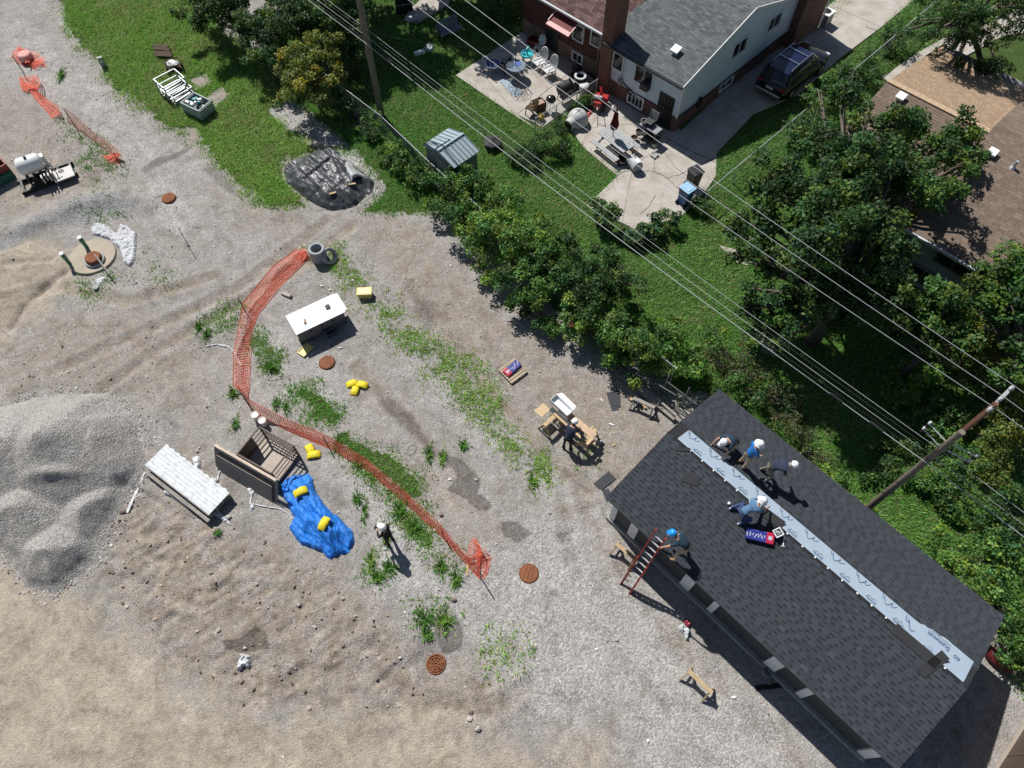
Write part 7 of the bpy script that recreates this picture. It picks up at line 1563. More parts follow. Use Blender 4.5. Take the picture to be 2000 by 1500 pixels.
scrap('red_cloth', 'small red scrap on the concrete left of the picnic bench', 'cloth', [(1145,277),(1153,274),(1157,281),(1149,284)], mat('faded_red', (.55, .12, .1), .7), .04, 10)
p = P7(1198, 214); t = Thing('white_jug', 'white jug on the ground by the brick wall', 'jug', p); MB().lathe((0, 0, 0), [(.1, 0), (.11, .18), (.04, .25), (.04, .29)], 12).build('jug_body', WHITE(), t); MB().cyl((0, 0, .29), (0, 0, .32), .03, n=8).build('cap', rd, t)
# low wire fence at the patio edge is built with the others below
p = P7(1102, 193); t = Thing('barrel_smoker', 'black barrel smoker on the patio', 'smoker', p, radians(38))
MB().tube([(-.42, 0, .75), (-.4, 0, .75), (.4, 0, .75), (.42, 0, .75)], [.05, .28, .28, .05], 20).build('barrel', mat('smoker_black', (.035, .036, .036), .6, .15), t)
for sx in (-.3, .3):
    for sy in (-.22, .22): MB().bar((sx, sy * .6, .55), (sx, sy, 0), .035).build('leg', black, t)
MB().box((.0, -.32, .72), (.8, .2, .03)).build('side_shelf', black, t); MB().tube([(.3, 0, 1.0), (.3, 0, 1.25)], .05, 8).build('stack', black, t)
p = P7(1075, 214); t = Thing('kettle_grill', 'round black kettle grill on the patio', 'grill', p)
MB().lathe((0, 0, .45), [(.02, 0), (.18, .04), (.27, .17), (.28, .2)], 22).build('bowl', mat('gloss_black', (.012, .012, .013), .15, spec=.7), t, smooth=True); MB().lathe((0, 0, .655), [(.28, 0), (.25, .1), (.14, .19), (.02, .21)], 22).build('lid', mat('gloss_black', (.012, .012, .013)), t, smooth=True); MB().tube([(-.05, 0, .86), (0, 0, .92), (.05, 0, .86)], .012, 6).build('lid_handle', wf, t)
for k in range(3): a = k * 2.1 + .3; MB().bar((.12 * cos(a), .12 * sin(a), .5), (.27 * cos(a), .27 * sin(a), 0), .025).build('leg', wf, t)
def armchair(name, label, p, yaw, m, back_h=1.05, oval=False, seat=.5):
    t = Thing(name, label, 'chair', p, yaw)
    MB().box((0, 0, .42), (seat, seat, .06)).build('seat', m, t, bevel=.02)
    for sx in (-1, 1):
        for sy in (-1, 1): MB().bar((sx * seat * .42, sy * seat * .42, .42), (sx * seat * .5, sy * seat * .48, 0), .045).build('leg', m, t)
        MB().tube([(-seat * .45, sx * seat * .5, .65), (seat * .3, sx * seat * .52, .64), (seat * .42, sx * seat * .5, .42)], .028, 6).build('arm', m, t)
    if oval:
        q = lambda a, k=1.: Vector((-seat * .45 - .1 * (1 + sin(a)) * .5 * 2, .3 * cos(a) * k, .75 + .36 * sin(a) * k))
        MB().tube([q(a) for a in np.linspace(0, 2 * pi, 22, endpoint=False)], .03, 6, closed=True).build('back_frame', m, t)
        for k in range(-4, 5):
            y = k * .058; h = .34 * math.sqrt(max(0, 1 - (y / .3) ** 2)); MB().bar((-seat * .45 - .1 * (1 - h), y, .75 - h), (-seat * .45 - .1 * (1 + h), y, .75 + h), .028, .012).build('back_slat', m, t)
    else:
        for s in (-1, 1): MB().bar((-seat * .45, s * seat * .42, .42), (-seat * .62, s * seat * .42, back_h), .045).build('back_post', m, t)
        for k in range(3): MB().bar((-seat * (.47 + .05 * k), -seat * .4, .55 + .18 * k), (-seat * (.47 + .05 * k), seat * .4, .55 + .18 * k), .03, .09).build('back_rail', m, t)
    return t
ww = mat('white_resin', (.55, .56, .56), .5, .1)
armchair('resin_chair', 'tall oval backed white chair on the patio, the left of two', P7(1052, 133), radians(215), ww, oval=True, seat=.62); armchair('resin_chair', 'tall oval backed white chair on the patio, the right of two', P7(1071, 148), radians(215), ww, oval=True, seat=.62)
bw = wood_mat('dark_brown_chair', (.10, .06, .035)); armchair('wooden_chair', 'dark brown wooden chair at the lawn edge of the patio', P7(1038, 222), radians(150), bw, .8)
armchair('black_chair', 'black oval backed chair in front of the glass table', P7(982, 141), radians(150), mat('black_resin', (.016, .016, .018), .5), oval=True, seat=.5)
def ring_chair(label, p, m, m2, r=.42):
    t = Thing('saucer_chair', label, 'chair', p, .4); MB().lathe((0, 0, .36), [(.05, 0), (r * .6, .03), (r, .16), (r * .96, .17), (r * .55, .06), (.02, .03)], 24).build('seat', m, t, smooth=True)
    MB().tube([Vector((r * cos(a), r * sin(a), .53)) for a in np.linspace(0, 2 * pi, 24, endpoint=False)], .022, 6, closed=True).build('hoop', m2, t)
    for k in range(4): a = k * pi / 2 + .6; MB().tube([(r * .5 * cos(a), r * .5 * sin(a), .38), (r * .8 * cos(a), r * .8 * sin(a), 0)], .018, 6).build('leg', m2, t)
    MB().tube([Vector((-r * cos(a) * .3 - r * .9, r * cos(a) * .8, .55 + .5 * sin(a))) for a in np.linspace(0, pi, 12)], .02, 6).build('back_hoop', m2, t)
ring_chair('blue saucer chair at the shaded end of the patio', P7(963, 140), mat('deep_blue_cloth', (.03, .06, .2), .7, .2), mat('pale_blue_frame', (.35, .45, .52), .5)); 
p = P7(1007, 150); t = Thing('glass_table', 'round glass garden table with an umbrella pole on the patio', 'table', p)
MB().lathe((0, 0, .7), [(.55, 0), (.55, .015), (.01, .016)], 30).build('top', mat('table_glass', (.20, .25, .30), .1, .1, spec=.7), t); MB().tube([Vector((.55 * cos(a), .55 * sin(a), .705)) for a in np.linspace(0, 2 * pi, 28, endpoint=False)], .018, 6, closed=True).build('rim', mat('frame_steel', (.06, .06, .065)), t)
MB().cyl((0, 0, 0), (0, 0, 2.1), .02, n=8).build('pole', black, t); tag(MB().box((0, 0, .01), (.34, .28, .016), RZ(.4)).build('blue_cloth', mat('royal_blue', (.06, .12, .42), .6), loc=p + Vector((.12, .12, .715))), 'folded blue cloth on the round glass table', 'cloth')
for k in range(4): a = k * pi / 2 + .3; MB().tube([(.1 * cos(a), .1 * sin(a), .68), (.4 * cos(a), .4 * sin(a), .35), (.42 * cos(a), .42 * sin(a), 0)], .018, 6).build('leg', mat('frame_steel', (.06, .06, .065)), t)
p = P7(1013, 180); t = Thing('wire_table', 'low round wire table lying in front of the glass table', 'table', p)
for r_ in (.2, .38, .55): MB().tube([Vector((r_ * cos(a), r_ * sin(a), .32)) for a in np.linspace(0, 2 * pi, 26, endpoint=False)], .012, 5, closed=True).build('wire_ring', black, t)
for k in range(6): a = k * pi / 3; MB().bar((0, 0, .32), (.55 * cos(a), .55 * sin(a), .32), .016).build('wire_spoke', black, t)
for k in range(3): a = k * 2.1; MB().bar((.3 * cos(a), .3 * sin(a), .32), (.4 * cos(a), .4 * sin(a), 0), .022).build('leg', black, t)
tag(drape('ground_mat', mat('blue_grey_mat', (.30, .36, .42), .8, .15, 3), [(972,160),(990,150),(1026,184),(1004,194)], lambda x, y, d: .07 + .01 * fbm(x, y, 3, 2), res=.08), 'pale blue-grey mat on the patio slab', 'mat')
tq = mat('turquoise_plastic', (.03, .42, .48), .4, .12); p = P7(1029, 120); t = Thing('play_table', 'turquoise plastic play table on the patio', 'play table', p, .5)
MB().lathe((0, 0, .42), [(.34, 0), (.36, .1), (.33, .1), (.31, .03), (.01, .03)], 22).build('basin', tq, t)
for k in range(4): a = k * pi / 2 + .4; MB().tube([(.26 * cos(a), .26 * sin(a), .43), (.34 * cos(a), .34 * sin(a), 0)], .04, 8).build('leg', tq, t)
MB().tube([(.0, 0, .45), (0, 0, .8), (.15, .1, .85)], .05, 8).build('tower', tq, t); MB().ico((-.15, .1, .52), .09, 1, .1).build('toy_cup', mat('sky_blue_plastic', (.2, .55, .7), .4), t)
p = P7(1046, 92); t = Thing('toy_wagon', 'dark maroon wagon at the patio behind the play table', 'wagon', p, HY); mw = mat('maroon_plastic', (.12, .02, .025), .5)
MB().box((0, 0, .22), (.5, .9, .05)).build('bed', mw, t)
for s in (-1, 1): MB().box((s * .25, 0, .34), (.03, .9, .22)).build('side', mw, t); MB().box((0, s * .45, .34), (.5, .03, .22)).build('end', mw, t)
for sx in (-.24, .24):
    for sy in (-.3, .3): MB().cyl((sx - .03, sy, .12), (sx + .03, sy, .12), .12, n=14).build('wheel', black, t)
MB().tube([(0, -.45, .25), (0, -.8, .4), (0, -.95, .75)], .015, 6).build('handle', black, t)
p = P7(1054, 104); t = Thing('white_fan_chair', 'white round backed chair with holes beside the wagon', 'chair', p, radians(220)); MB().lathe((0, 0, 0), [(.28, 0), (.28, .04), (.01, .045)], 22).build('back_disc', ww, t).matrix_local = Matrix.Translation((-.2, 0, .75)) @ Matrix.Rotation(1.15, 4, 'Y')
MB().box((.02, 0, .42), (.42, .42, .05)).build('seat', ww, t, bevel=.02)
for sx in (-.17, .2):
    for sy in (-.18, .18): MB().bar((sx, sy, .42), (sx * 1.1, sy * 1.1, 0), .04).build('leg', ww, t)
for k in range(7): a = k * .9; MB().lathe((0, 0, 0), [(.03, 0), (.01, .003)], 8).build('hole', black, t).matrix_local = Matrix.Translation((-.2, 0, .75)) @ Matrix.Rotation(1.15, 4, 'Y') @ Matrix.Translation((.17 * cos(a), .17 * sin(a), .047))
p = P7(1122, 160); t = Thing('push_chair', 'black folded pushchair beside the brick wall', 'pushchair', p, HY + .3)
for s in (-1, 1):
    MB().tube([(-.3, s * .25, .12), (.1, s * .25, .55), (.35, s * .25, 1.0)], .02, 6).build('side_tube', black, t)
    for x in (-.35, .3): MB().cyl((x, s * .24, .14), (x, s * .29, .14), .14, n=16).build('wheel', black, t)
MB().slab([(-.25, -.22, .45), (.15, -.22, .5), (.15, .22, .5), (-.25, .22, .45)], .05).build('seat', black, t); MB().tube([(.35, -.25, 1.0), (.35, .25, 1.0)], .02, 6).build('push_bar', black, t); MB().lathe((.15, 0, .65), [(.3, 0), (.26, .18), (.1, .3), (.01, .31)], 14).build('hood', mat('black_cloth', (.012, .012, .014), .9), t, smooth=True)
p = P7(1131, 172); t = Thing('white_rim_grill', 'black drum with a wide white rim beside the pushchair', 'drum', p); MB().lathe((0, 0, 0), [(.28, 0), (.3, .75)], 20).build('drum', mat('smoker_black', (.035, .036, .036)), t); MB().lathe((0, 0, .75), [(.33, 0), (.33, .05), (.22, .05), (.21, 0), (.01, -.02)], 22).build('rim', ww, t)
p = P7(1139, 184); tag(MB().lathe((0, 0, 0), [(.2, 0), (.26, .55), (.27, .6), (.1, .63), (.01, .63)], 18).build('white_drum', ww, loc=p), 'white lidded drum right of the white rimmed black drum', 'drum')
p = P7(1104, 178); t = Thing('stone_bench', 'pale grey slab bench behind the barrel smoker', 'bench', p, radians(38)); MB().box((0, 0, .42), (1.1, .4, .06)).build('seat', mat('pale_concrete', (.36, .345, .32)), t); MB().box((-.4, 0, .2), (.1, .35, .4)).build('leg', conc, t); MB().box((.4, 0, .2), (.1, .35, .4)).build('leg', conc, t)
p = P7(1053, 214); t = Thing('planter_box', 'brown wooden planter box with pinkish soil on the patio', 'planter', p, radians(30))
for s in (-1, 1): MB().box((0, s * .25, .3), (.55, .04, .5)).build('side', bw, t); MB().box((s * .27, 0, .3), (.04, .5, .5)).build('end', bw, t)
MB().box((0, 0, .45), (.5, .46, .06)).build('soil', mat('pink_soil', (.40, .27, .22), .9, .2, 20), t)
pot('yellow_bucket', 'yellow tub at the patio edge below the brown planter', 'tub', P7(1056, 232), .17, .22, mat('bright_yellow', (.70, .50, .03), .5), mat('bright_yellow', (.70, .50, .03)))
# fire pit, shed
p = T(962, 286); t = Thing('fire_pit', 'eight sided covered fire pit on a bare patch of the lawn', 'fire pit', p); MB().lathe((0, 0, 0), [(.42, 0), (.45, .3), (.5, .32), (.46, .36), (.05, .5)], 8).build('cover', mat('charcoal_cover', (.045, .042, .045), .8, .2), t)
for k in range(8): a = k * pi / 4; MB().bar((.04 * cos(a), .04 * sin(a), .51), (.49 * cos(a), .49 * sin(a), .345), .02).build('seam', black, t)
sy_ = yawpx((854, 295), (905, 261), 2.15); rA, rB = G(854, 295, 2.15), G(905, 261, 2.15); c = (rA + rB) / 2; Lr = (rB - rA).length
t = Thing('garden_shed', 'small metal garden shed with ribbed blue-grey gable roof', 'shed', (c.x, c.y, 0), sy_); sr = mat('shed_roof_metal', (.30, .37, .405), .7, .1, 2, metal=.0, dirt=(.22, .25, .26))
MB().box((0, 0, .9), (Lr - .16, 2.0, 1.8)).build('wall', mat('shed_wall', (.16, .18, .19), .6), t)
for s in (-1, 1):
    MB().slab([(-Lr / 2, 0, 2.15), (Lr / 2, 0, 2.15), (Lr / 2, s * 1.13, 1.8), (-Lr / 2, s * 1.13, 1.8)], .03).build('roof_sheet', sr, t)
    for k in range(8): x = -Lr / 2 + .02 + k * (Lr - .04) / 7; MB().bar((x, s * .03, 2.165), (x, s * 1.12, 1.825), .03, .035).build('roof_rib', mat('shed_rib', (.2, .25, .27), .5), t)
    MB().add([(s * (Lr / 2 - .08), -1.0, 1.8), (s * (Lr / 2 - .08), 1.0, 1.8), (s * (Lr / 2 - .08), 0, 2.1), (s * (Lr / 2 - .12), -1.0, 1.8), (s * (Lr / 2 - .12), 1.0, 1.8), (s * (Lr / 2 - .12), 0, 2.1)], [(0, 1, 2), (5, 4, 3), (0, 3, 4, 1), (1, 4, 5, 2), (2, 5, 3, 0)]).build('gable', mat('shed_wall', (.16, .18, .19)), t)
MB().bar((-Lr / 2, 0, 2.18), (Lr / 2, 0, 2.18), .12, .05).build('ridge_cap', sr, t); MB().box((-Lr / 2 + .06, -.25, .85), (.04, .9, 1.6)).build('door', mat('shed_door', (.22, .25, .27), .5), t)
# things on the far lawn
p = T(820, 106); t = Thing('mail_box', 'white box lying on the shaded lawn', 'box', p, .4); MB().box((0, 0, .1), (.62, .26, .2)).build('case', WHITE(), t, bevel=.02); MB().box((.32, 0, .1), (.02, .22, .16)).build('flap', wf, t)
scrap('white_rags', 'white and orange rags on the lawn above the white box', 'rags', [(828,96),(838,86),(848,90),(846,100),(836,103)], film, .12, 12)
p = T(880, 72); t = Thing('garden_bench', 'dark garden swing bench on the lawn at the top', 'bench', p, radians(35))
MB().box((0, 0, .42), (1.5, .5, .05)).build('seat', mat('grey_slats', (.18, .2, .22), .6), t); MB().slab([(-.75, .25, .45), (.75, .25, .45), (.75, .4, .95), (-.75, .4, .95)], .04).build('backrest', mat('grey_slats', (.18, .2, .22)), t)
for s in (-1, 1):
    MB().tube([(s * .85, -.5, 0), (s * .85, 0, 1.5), (s * .85, .5, 0)], .03, 6).build('side_frame', black, t); MB().bar((s * .74, -.2, .42), (s * .85, 0, 1.5), .015).build('hanger', black, t)
MB().bar((-.85, 0, 1.5), (.85, 0, 1.5), .05).build('top_bar', black, t)
p = T(808, 44); tag(MB().tube([(-.35, 0, .22), (-.33, 0, .22), (.33, 0, .22), (.35, 0, .22)], [.03, .2, .2, .03], 16).build('metal_drum', wf, loc=p, yaw=.3), 'small pale drum lying by the far patio at the top', 'drum')
p = T(790, 22); t = Thing('dark_grill', 'dark covered grill on the far patio at the top edge', 'grill', p, .3); MB().box((0, 0, .45), (1.0, .55, .9), taper=.9).build('cover', mat('black_cloth', (.012, .012, .014)), t, bevel=.05); MB().bar((-.45, -.3, .6), (.45, -.3, .6), .03).build('handle', wf, t)
p = T(1605, 46); t = Thing('air_conditioner', 'white topped air conditioner beside the brick wing', 'air conditioner', p + Vector((0, 0, .05)), HY); MB().box((0, 0, .35), (.75, .75, .7)).build('case', mat('unit_grey', (.25, .26, .27), .5), t, bevel=.02); MB().box((0, 0, .72), (.8, .8, .05)).build('top', WHITE(), t, bevel=.01); MB().lathe((0, 0, .745), [(.28, 0), (.27, .01), (.01, .012)], 20).build('fan_grille', black, t)
p = T(1062, -5); 
# ------------------------------------------------------------------ fences, poles, wires
def chain_link(label, pts, h=1.5, gap=2.6, cell=.13, rail=True):
    pts = [Vector((x, y, gz(x, y))) for x, y in pts]; t = Thing('chain_link_fence', label, 'fence', pts[0]); galv = mat('galvanised_dull', (.42, .44, .44), .5, .15, 4, metal=.3); O = pts[0]
    b = MB()
    for a, c in zip(pts[:-1], pts[1:]):
        L_ = (c - a).length; d = (c - a) / L_; n = max(1, round(L_ / gap)); up = Vector((0, 0, 1))
        for k in range(n + 1):
            q = a + d * L_ * k / n - O; MB().cyl(q - up * .1, q + up * (h + .04), .028, n=8).build('post', galv, t)
        if rail: MB().tube([a + up * h - O, c + up * h - O], .022, 6).build('top_rail', galv, t)
        MB().tube([a + up * .08 - O, c + up * .08 - O], .006, 4).build('tension_wire', galv, t)
        m = int((L_ + h) / cell); nrm = d.cross(up) * .004
        for k in range(m):
            for s in (1, -1):
                u0 = k * cell - (h if s > 0 else 0); u1 = u0 + s * h; z0, z1 = .05, h
                if s < 0: u0, u1 = k * cell, k * cell - h
                # clip to the bay
                def at(u): return z0 + (z1 - z0) * (u - u0) / (u1 - u0)
                lo, hi = max(0, min(u0, u1)), min(L_, max(u0, u1))
                if hi - lo < .02: continue
                p, q = a + d * lo + up * at(lo) - O, a + d * hi + up * at(hi) - O; w_ = (q - p).cross(d.cross(up)).normalized() * .0045
                b.add([p - w_, q - w_, q + w_, p + w_], [(0, 1, 2, 3)])
    o = b.build('wire_mesh', galv, t); o['kind'] = 'stuff'; return t
chain_link('long chain link fence between the gravel yard and the gardens', [(-12.6, 36.0), (-10.1, 33.4), (-6.65, 29.85), (-3.98, 26.55), (.57, 21.16), (2.44, 19.0), (4.3, 17.25), (6.6, 14.9)])
chain_link('chain link fence along the driveway and the next garden', [(9.35, 24.94), (14.66, 30.16), (19.5, 34.9), (25.5, 40.8)], 1.25)
a, b = G(1045, 262, 0), G(1163, 186, 0); chain_link('low wire fence closing the end of the patio', [(a.x, a.y), (b.x, b.y)], 1.0, 1.6)
t = Thing('gate_frame', 'dark metal gate frame beside the roof corner behind the timbers', 'gate', G(1300, 770)); O = t.loc; gm2 = mat('gate_steel', (.12, .12, .12), .6)
for k, (p0, p1) in enumerate((((1283, 776, .1), (1342, 812, .1)), ((1302, 745, .9), (1361, 790, .9)), ((1287, 752, 1.6), (1320, 772, 1.6)))): MB().bar(G(*p0) - O, G(*p1) - O, .04).build('rail', gm2, t)
for px, py in ((1292, 772), (1330, 795)): q = G(px, py) - O; MB().bar(q, q + Vector((0, 0, 1.6)), .045).build('post', gm2, t)
pw_ = wood_mat('pole_wood', (.20, .17, .135)); ins = mat('porcelain', (.55, .55, .56), .3, .08)
def pole(name, label, base, h, rb, rt):
    t = Thing(name, label, 'utility pole', (*base, gz(*base) - .0)); MB().tube([(0, 0, -.4), (0, 0, h * .5), (0, 0, h)], [rb, (rb + rt) / 2, rt], 14).build('shaft', pw_, t); return t
RP = (13.176, 9.18); LP = tuple(G(745, 226)[:2]); wdir = Vector((LP[0] - RP[0], LP[1] - RP[1], 0)).normalized(); wn = Vector((-wdir.y, wdir.x, 0))
if wn.y < 0: wn = -wn
PR = pole('utility_pole', 'utility pole with reddish extension and three white insulators behind the roof', RP, 7.3, .13, .098); PL = pole('utility_pole', 'tall grey utility pole rising out of the chain link fence at the top', LP, 9.6, .19, .13)
off = Vector((.16, -.02, 0))
MB().bar(Vector((.12, .1, 5.6)), Vector((.12, .1, 8.85)), .12, .1).build('pole_extension', wood_mat('red_timber', (.17, .085, .058)), PR)
arm = [Vector((.12, .1, 8.5)) - wn * .1, Vector((.12, .1, 9.0)) + wn * .55]
MB().bar(arm[0], arm[1], .09, .07).build('bracket_arm', mat('grey_bracket', (.48, .49, .49), .5), PR)
def insul(p, parent, s=1.): return MB().lathe(p, [(.03 * s, 0), (.06 * s, .02), (.035 * s, .05), (.065 * s, .07), (.035 * s, .1), (.055 * s, .12), (.02 * s, .15)], 12).build('insulator', ins, parent)
tops = []
for f in (.05, .5, .97): q = arm[0].lerp(arm[1], f) + Vector((0, 0, .04)); insul(q, PR, .95); tops.append(Vector((*RP, 0)) + q + Vector((0, 0, .19)))
for s, zz in ((-1, 6.6), (-1, 6.25), (1, 6.7), (1, 6.3)):
    e = Vector((0, 0, zz)) + wdir * (.75 * -s) + Vector((0, 0, .1)); MB().bar((0, 0, zz - .1), e, .03).build('cutout_bracket', mat('grey_bracket', (.48, .49, .49)), PR); insul(e, PR, .8); MB().box(e + Vector((0, 0, -.06)), (.07, .07, .22)).build('cutout', black, PR)
for k in range(5): MB().box((.15 * (-1) ** k, 0, 2 + k * .5), (.12, .02, .02)).build('step', black, PR)
for zz in (6.9, 7.5): MB().bar((0, 0, zz), Vector((0, 0, zz)) + wn * .5, .03).build('bracket', mat('grey_bracket', (.48, .49, .49)), PL); insul(Vector((0, 0, zz)) + wn * .5, PL, .8)
MB().bar(Vector((0, 0, 9.3)) - wn * 1.1, Vector((0, 0, 9.3)) + wn * 1.1, .1, .12).build('cross_arm', pw_, PL)
ltops = []
for f in (-.95, .1, .95): q = Vector((0, 0, 9.37)) + wn * f; insul(q, PL, 1.); ltops.append(Vector((*LP, 0)) + q + Vector((0, 0, .15)))
wire_w = mat('bare_conductor', (.42, .43, .44), .45, .05, metal=.2)
def wire(label, a, b, sag, r, m, n=26, ext=0.):
    a, b = Vector(a), Vector(b); P = [a.lerp(b, f) - Vector((0, 0, sag * 4 * f * (1 - f))) for f in np.linspace(0, 1, n)]
    if ext: # carry on beyond both poles
        d = (b - a).normalized(); P = [a - d * ext - Vector((0, 0, .2))] + P + [b + d * ext]
    return tag(MB().tube([p - a for p in P], r, 6).build('overhead_wire', m, loc=a), label, 'wire', 'overhead wires')
for k, lb in enumerate(('lowest of the three bright power wires', 'middle one of the three bright power wires', 'uppermost of the three bright power wires')): wire(lb, tops[k], ltops[k], .35, .009, wire_w, ext=14)
RA = Vector((*RP, 5.45)); LA = Vector((*LP, 4.6 + gz(*LP)))
for k, (dz, sag, r, m, lb) in enumerate(((-.1, .32, .014, wire_w, 'thick pale cable at the bottom of the cable bundle'), (.05, .3, .011, cab, 'thin black cable just above the thick pale one'), (.22, .28, .009, wire_w, 'thin pale cable in the middle of the cable bundle'), (.4, .25, .011, cab, 'black cable near the top of the cable bundle'), (.55, .22, .008, wire_w, 'topmost thin cable of the cable bundle'))):
    wire(lb, RA + Vector((0, 0, dz)) - wn * .16 + wn * .05 * k, LA + Vector((0, 0, dz)) - wn * .2 + wn * .05 * k, sag, r, m, ext=14)
a = LA.lerp(RA, .27); b = SB.loc
wire('service cable crossing to the brick house', LA + Vector((0, 0, .3)), HW.loc + RZ(HY) @ Vector((-.3, 4.2, 3.0)), .5, .008, cab)
wire('service cable crossing to the sided house', LA.lerp(RA, .45) + Vector((0, 0, .1)), HW.loc + RZ(HY) @ Vector((-.3, 3.7, 2.9)), .35, .007, cab)
for k, f in enumerate((.05, .1, .93, .88)): q = RA.lerp(LA, f) - wn * .14 - Vector((0, 0, .1 + .32 * 4 * f * (1 - f))); tag(MB().tube([(0, 0, 0), wdir * .35 + Vector((0, 0, -.02)), wdir * .5], [.05, .06, .03], 8).build('cable_splice', cab, loc=q), ('cable splice nearest to the pole behind the roof', 'second cable splice from the pole behind the roof', 'cable splice nearest to the pole at the top', 'second cable splice from the pole at the top')[k], 'cable splice')
# ------------------------------------------------------------------ people
skin = mat('skin', (.46, .27, .19), .6, .08, 10)
EDG = [('pelvis', 'waist'), ('waist', 'chest'), ('chest', 'neck'), ('neck', 'head'), ('head', 'crown'), ('head', 'nose')]
for s in 'lr':
    EDG += [('chest', 'sh' + s), ('sh' + s, 'el' + s), ('el' + s, 'wr' + s), ('wr' + s, 'pa' + s), ('pelvis', 'hi' + s), ('hi' + s, 'kn' + s), ('kn' + s, 'an' + s), ('an' + s, 'to' + s), ('an' + s, 'he' + s)]
    for k in range(5): EDG += [('pa' + s, 'f%d%s' % (k, s)), ('f%d%s' % (k, s), 't%d%s' % (k, s))]
RAD = {'pelvis': .15, 'waist': .14, 'chest': .155, 'neck': .062, 'head': .092, 'crown': .075, 'nose': .022, 'sh': .075, 'el': .046, 'wr': .031, 'pa': .036, 'hi': .105, 'kn': .066, 'an': .045, 'to': .042, 'he': .04}
ROOFZ = lambda x, y: BR - SLP * abs(SB.l(Vector((x, y, 0))).y) + .02
def person(label, loc, yaw, J, zf, shirt, pants, shoes, hat, hatm, long_sleeve=False):
    t = Thing('person', label, 'person', loc, yaw); V = {k: Vector(v) for k, v in J.items()}
    def gl(v): w_ = t.loc + RZ(yaw) @ v; return zf(w_.x, w_.y) - t.loc.z
    for s, sy in (('l', 1), ('r', -1)):
        for k in ('an', 'to', 'he'):
            pass
        a = V['an' + s]; a.z += gl(a)
        if 'to' + s not in V: V['to' + s] = a + Vector((.17, sy * .03, 0)); V['to' + s].z = gl(V['to' + s]) + .045
        else: V['to' + s].z += gl(V['to' + s])
        V['he' + s] = a + (a - V['to' + s]).normalized() * .06; V['he' + s].z = max(gl(V['he' + s]) + .042, a.z - .06)
        w_, e = V['wr' + s], V['el' + s]; d = (w_ - e).normalized(); side = d.cross(Vector((0, 0, 1))); side = side.normalized() if side.length > .05 else Vector((0, sy, 0)); nrm = side.cross(d)
        V['pa' + s] = w_ + d * .07
        for k in range(5):
            o = (k - 1.5) * .02 if k < 4 else -.05 * sy
            L0 = (.038, .044, .04, .032, .02)[k]; b = V['pa' + s] + d * (.035 if k < 4 else -.02) + side * o * (1 if k < 4 else 1.0)
            V['f%d%s' % (k, s)] = b + d * .018; V['t%d%s' % (k, s)] = b + d * (.018 + L0) - nrm * (.028 + .006 * k) + (side * -.012 * sy if k == 4 else Vector())
    hd = (V['crown'] - V['head']).normalized(); fw = Vector(J.get('face', (1, 0, 0))); fw = (fw - hd * fw.dot(hd)).normalized(); V['nose'] = V['head'] + fw * .1 - hd * .01; V.pop('face', None)
    names = list(V); me = bpy.data.meshes.new('tmp'); me.from_pydata([V[n] for n in names], [(names.index(a), names.index(b)) for a, b in EDG], [])
    o = bpy.data.objects.new('tmp', me); COL.objects.link(o); o.modifiers.new('skin', 'SKIN'); sub = o.modifiers.new('sub', 'SUBSURF'); sub.levels = 1; sub.render_levels = 1
    for i, n in enumerate(names):
        r = RAD.get(n[:2] if n[:-1] in ('sh', 'el', 'wr', 'pa', 'hi', 'kn', 'an', 'to', 'he') else n, .0095 if n[0] in 'ft' and n[1].isdigit() else .05)
        me.skin_vertices[0].data[i].radius = (r, r * (.82 if n in ('chest', 'waist', 'pelvis') else 1)); me.skin_vertices[0].data[i].use_root = (n == 'pelvis')
    bpy.context.view_layer.update(); bm_ = bpy.data.meshes.new_from_object(o.evaluated_get(bpy.context.evaluated_depsgraph_get())); bpy.data.objects.remove(o)
    bm_.name = 'body'; bm_.materials.clear()
    for m in (skin, shirt, pants, shoes): bm_.materials.append(m)
    zone = {}
    for a, b in EDG:
        k = a[:2]
        z = 1 if a in ('pelvis', 'waist', 'chest') and b not in ('neck',) and not b.startswith('hi') else 2 if b[:2] in ('hi', 'kn', 'an') else 3 if b[:2] in ('to', 'he') else 1 if k == 'sh' or (long_sleeve and k == 'el') else 0
        zone[(a, b)] = 1 if b == 'neck' else z
    seg = [(V[a], V[b], zone[(a, b)], b) for a, b in EDG]; idx = []
    for p in bm_.polygons:
        c = p.center; best = (9, 0)
        for a, b, z, nm in seg:
            d = b - a; f = max(0, min(1, (c - a).dot(d) / max(d.length_squared, 1e-9))); e = (c - a - d * f).length
            if z == 1 and nm == 'waist' and f < .25: z = 2
            if nm == 'neck' and f > .7: z = 0
            if nm[:2] == 'el' and f > .72 and not long_sleeve: z = 0
            if e < best[0]: best = (e, z)
        idx.append(best[1])
    bm_.polygons.foreach_set('material_index', idx); bm_.polygons.foreach_set('use_smooth', [True] * len(idx))
    bo = bpy.data.objects.new('body', bm_); COL.objects.link(bo); bo.parent = t.o
    R = Matrix((fw, hd.cross(fw), hd)).transposed().to_4x4(); b = MB()
    if hat == 'brim': b.lathe((0, 0, 0), [(.185, -.012), (.19, 0), (.13, .02), (.128, .06), (.105, .115), (.06, .145), (.01, .152)], 22)
    else:
        b.lathe((0, 0, 0), [(.132, -.01), (.134, .01), (.128, .06), (.105, .115), (.06, .145), (.01, .152)], 22); b.add([(.1, -.1, .0), (.24, -.06, -.012), (.24, .06, -.012), (.1, .1, .0), (.1, -.1, .016), (.24, -.06, .004), (.24, .06, .004), (.1, .1, .016)], [(3, 2, 1, 0), (4, 5, 6, 7), (0, 1, 5, 4), (1, 2, 6, 5), (2, 3, 7, 6)])
    h = b.build('hard_hat', hatm, t, smooth=True); h.matrix_local = Matrix.Translation(V['head'] + hd * .035) @ R
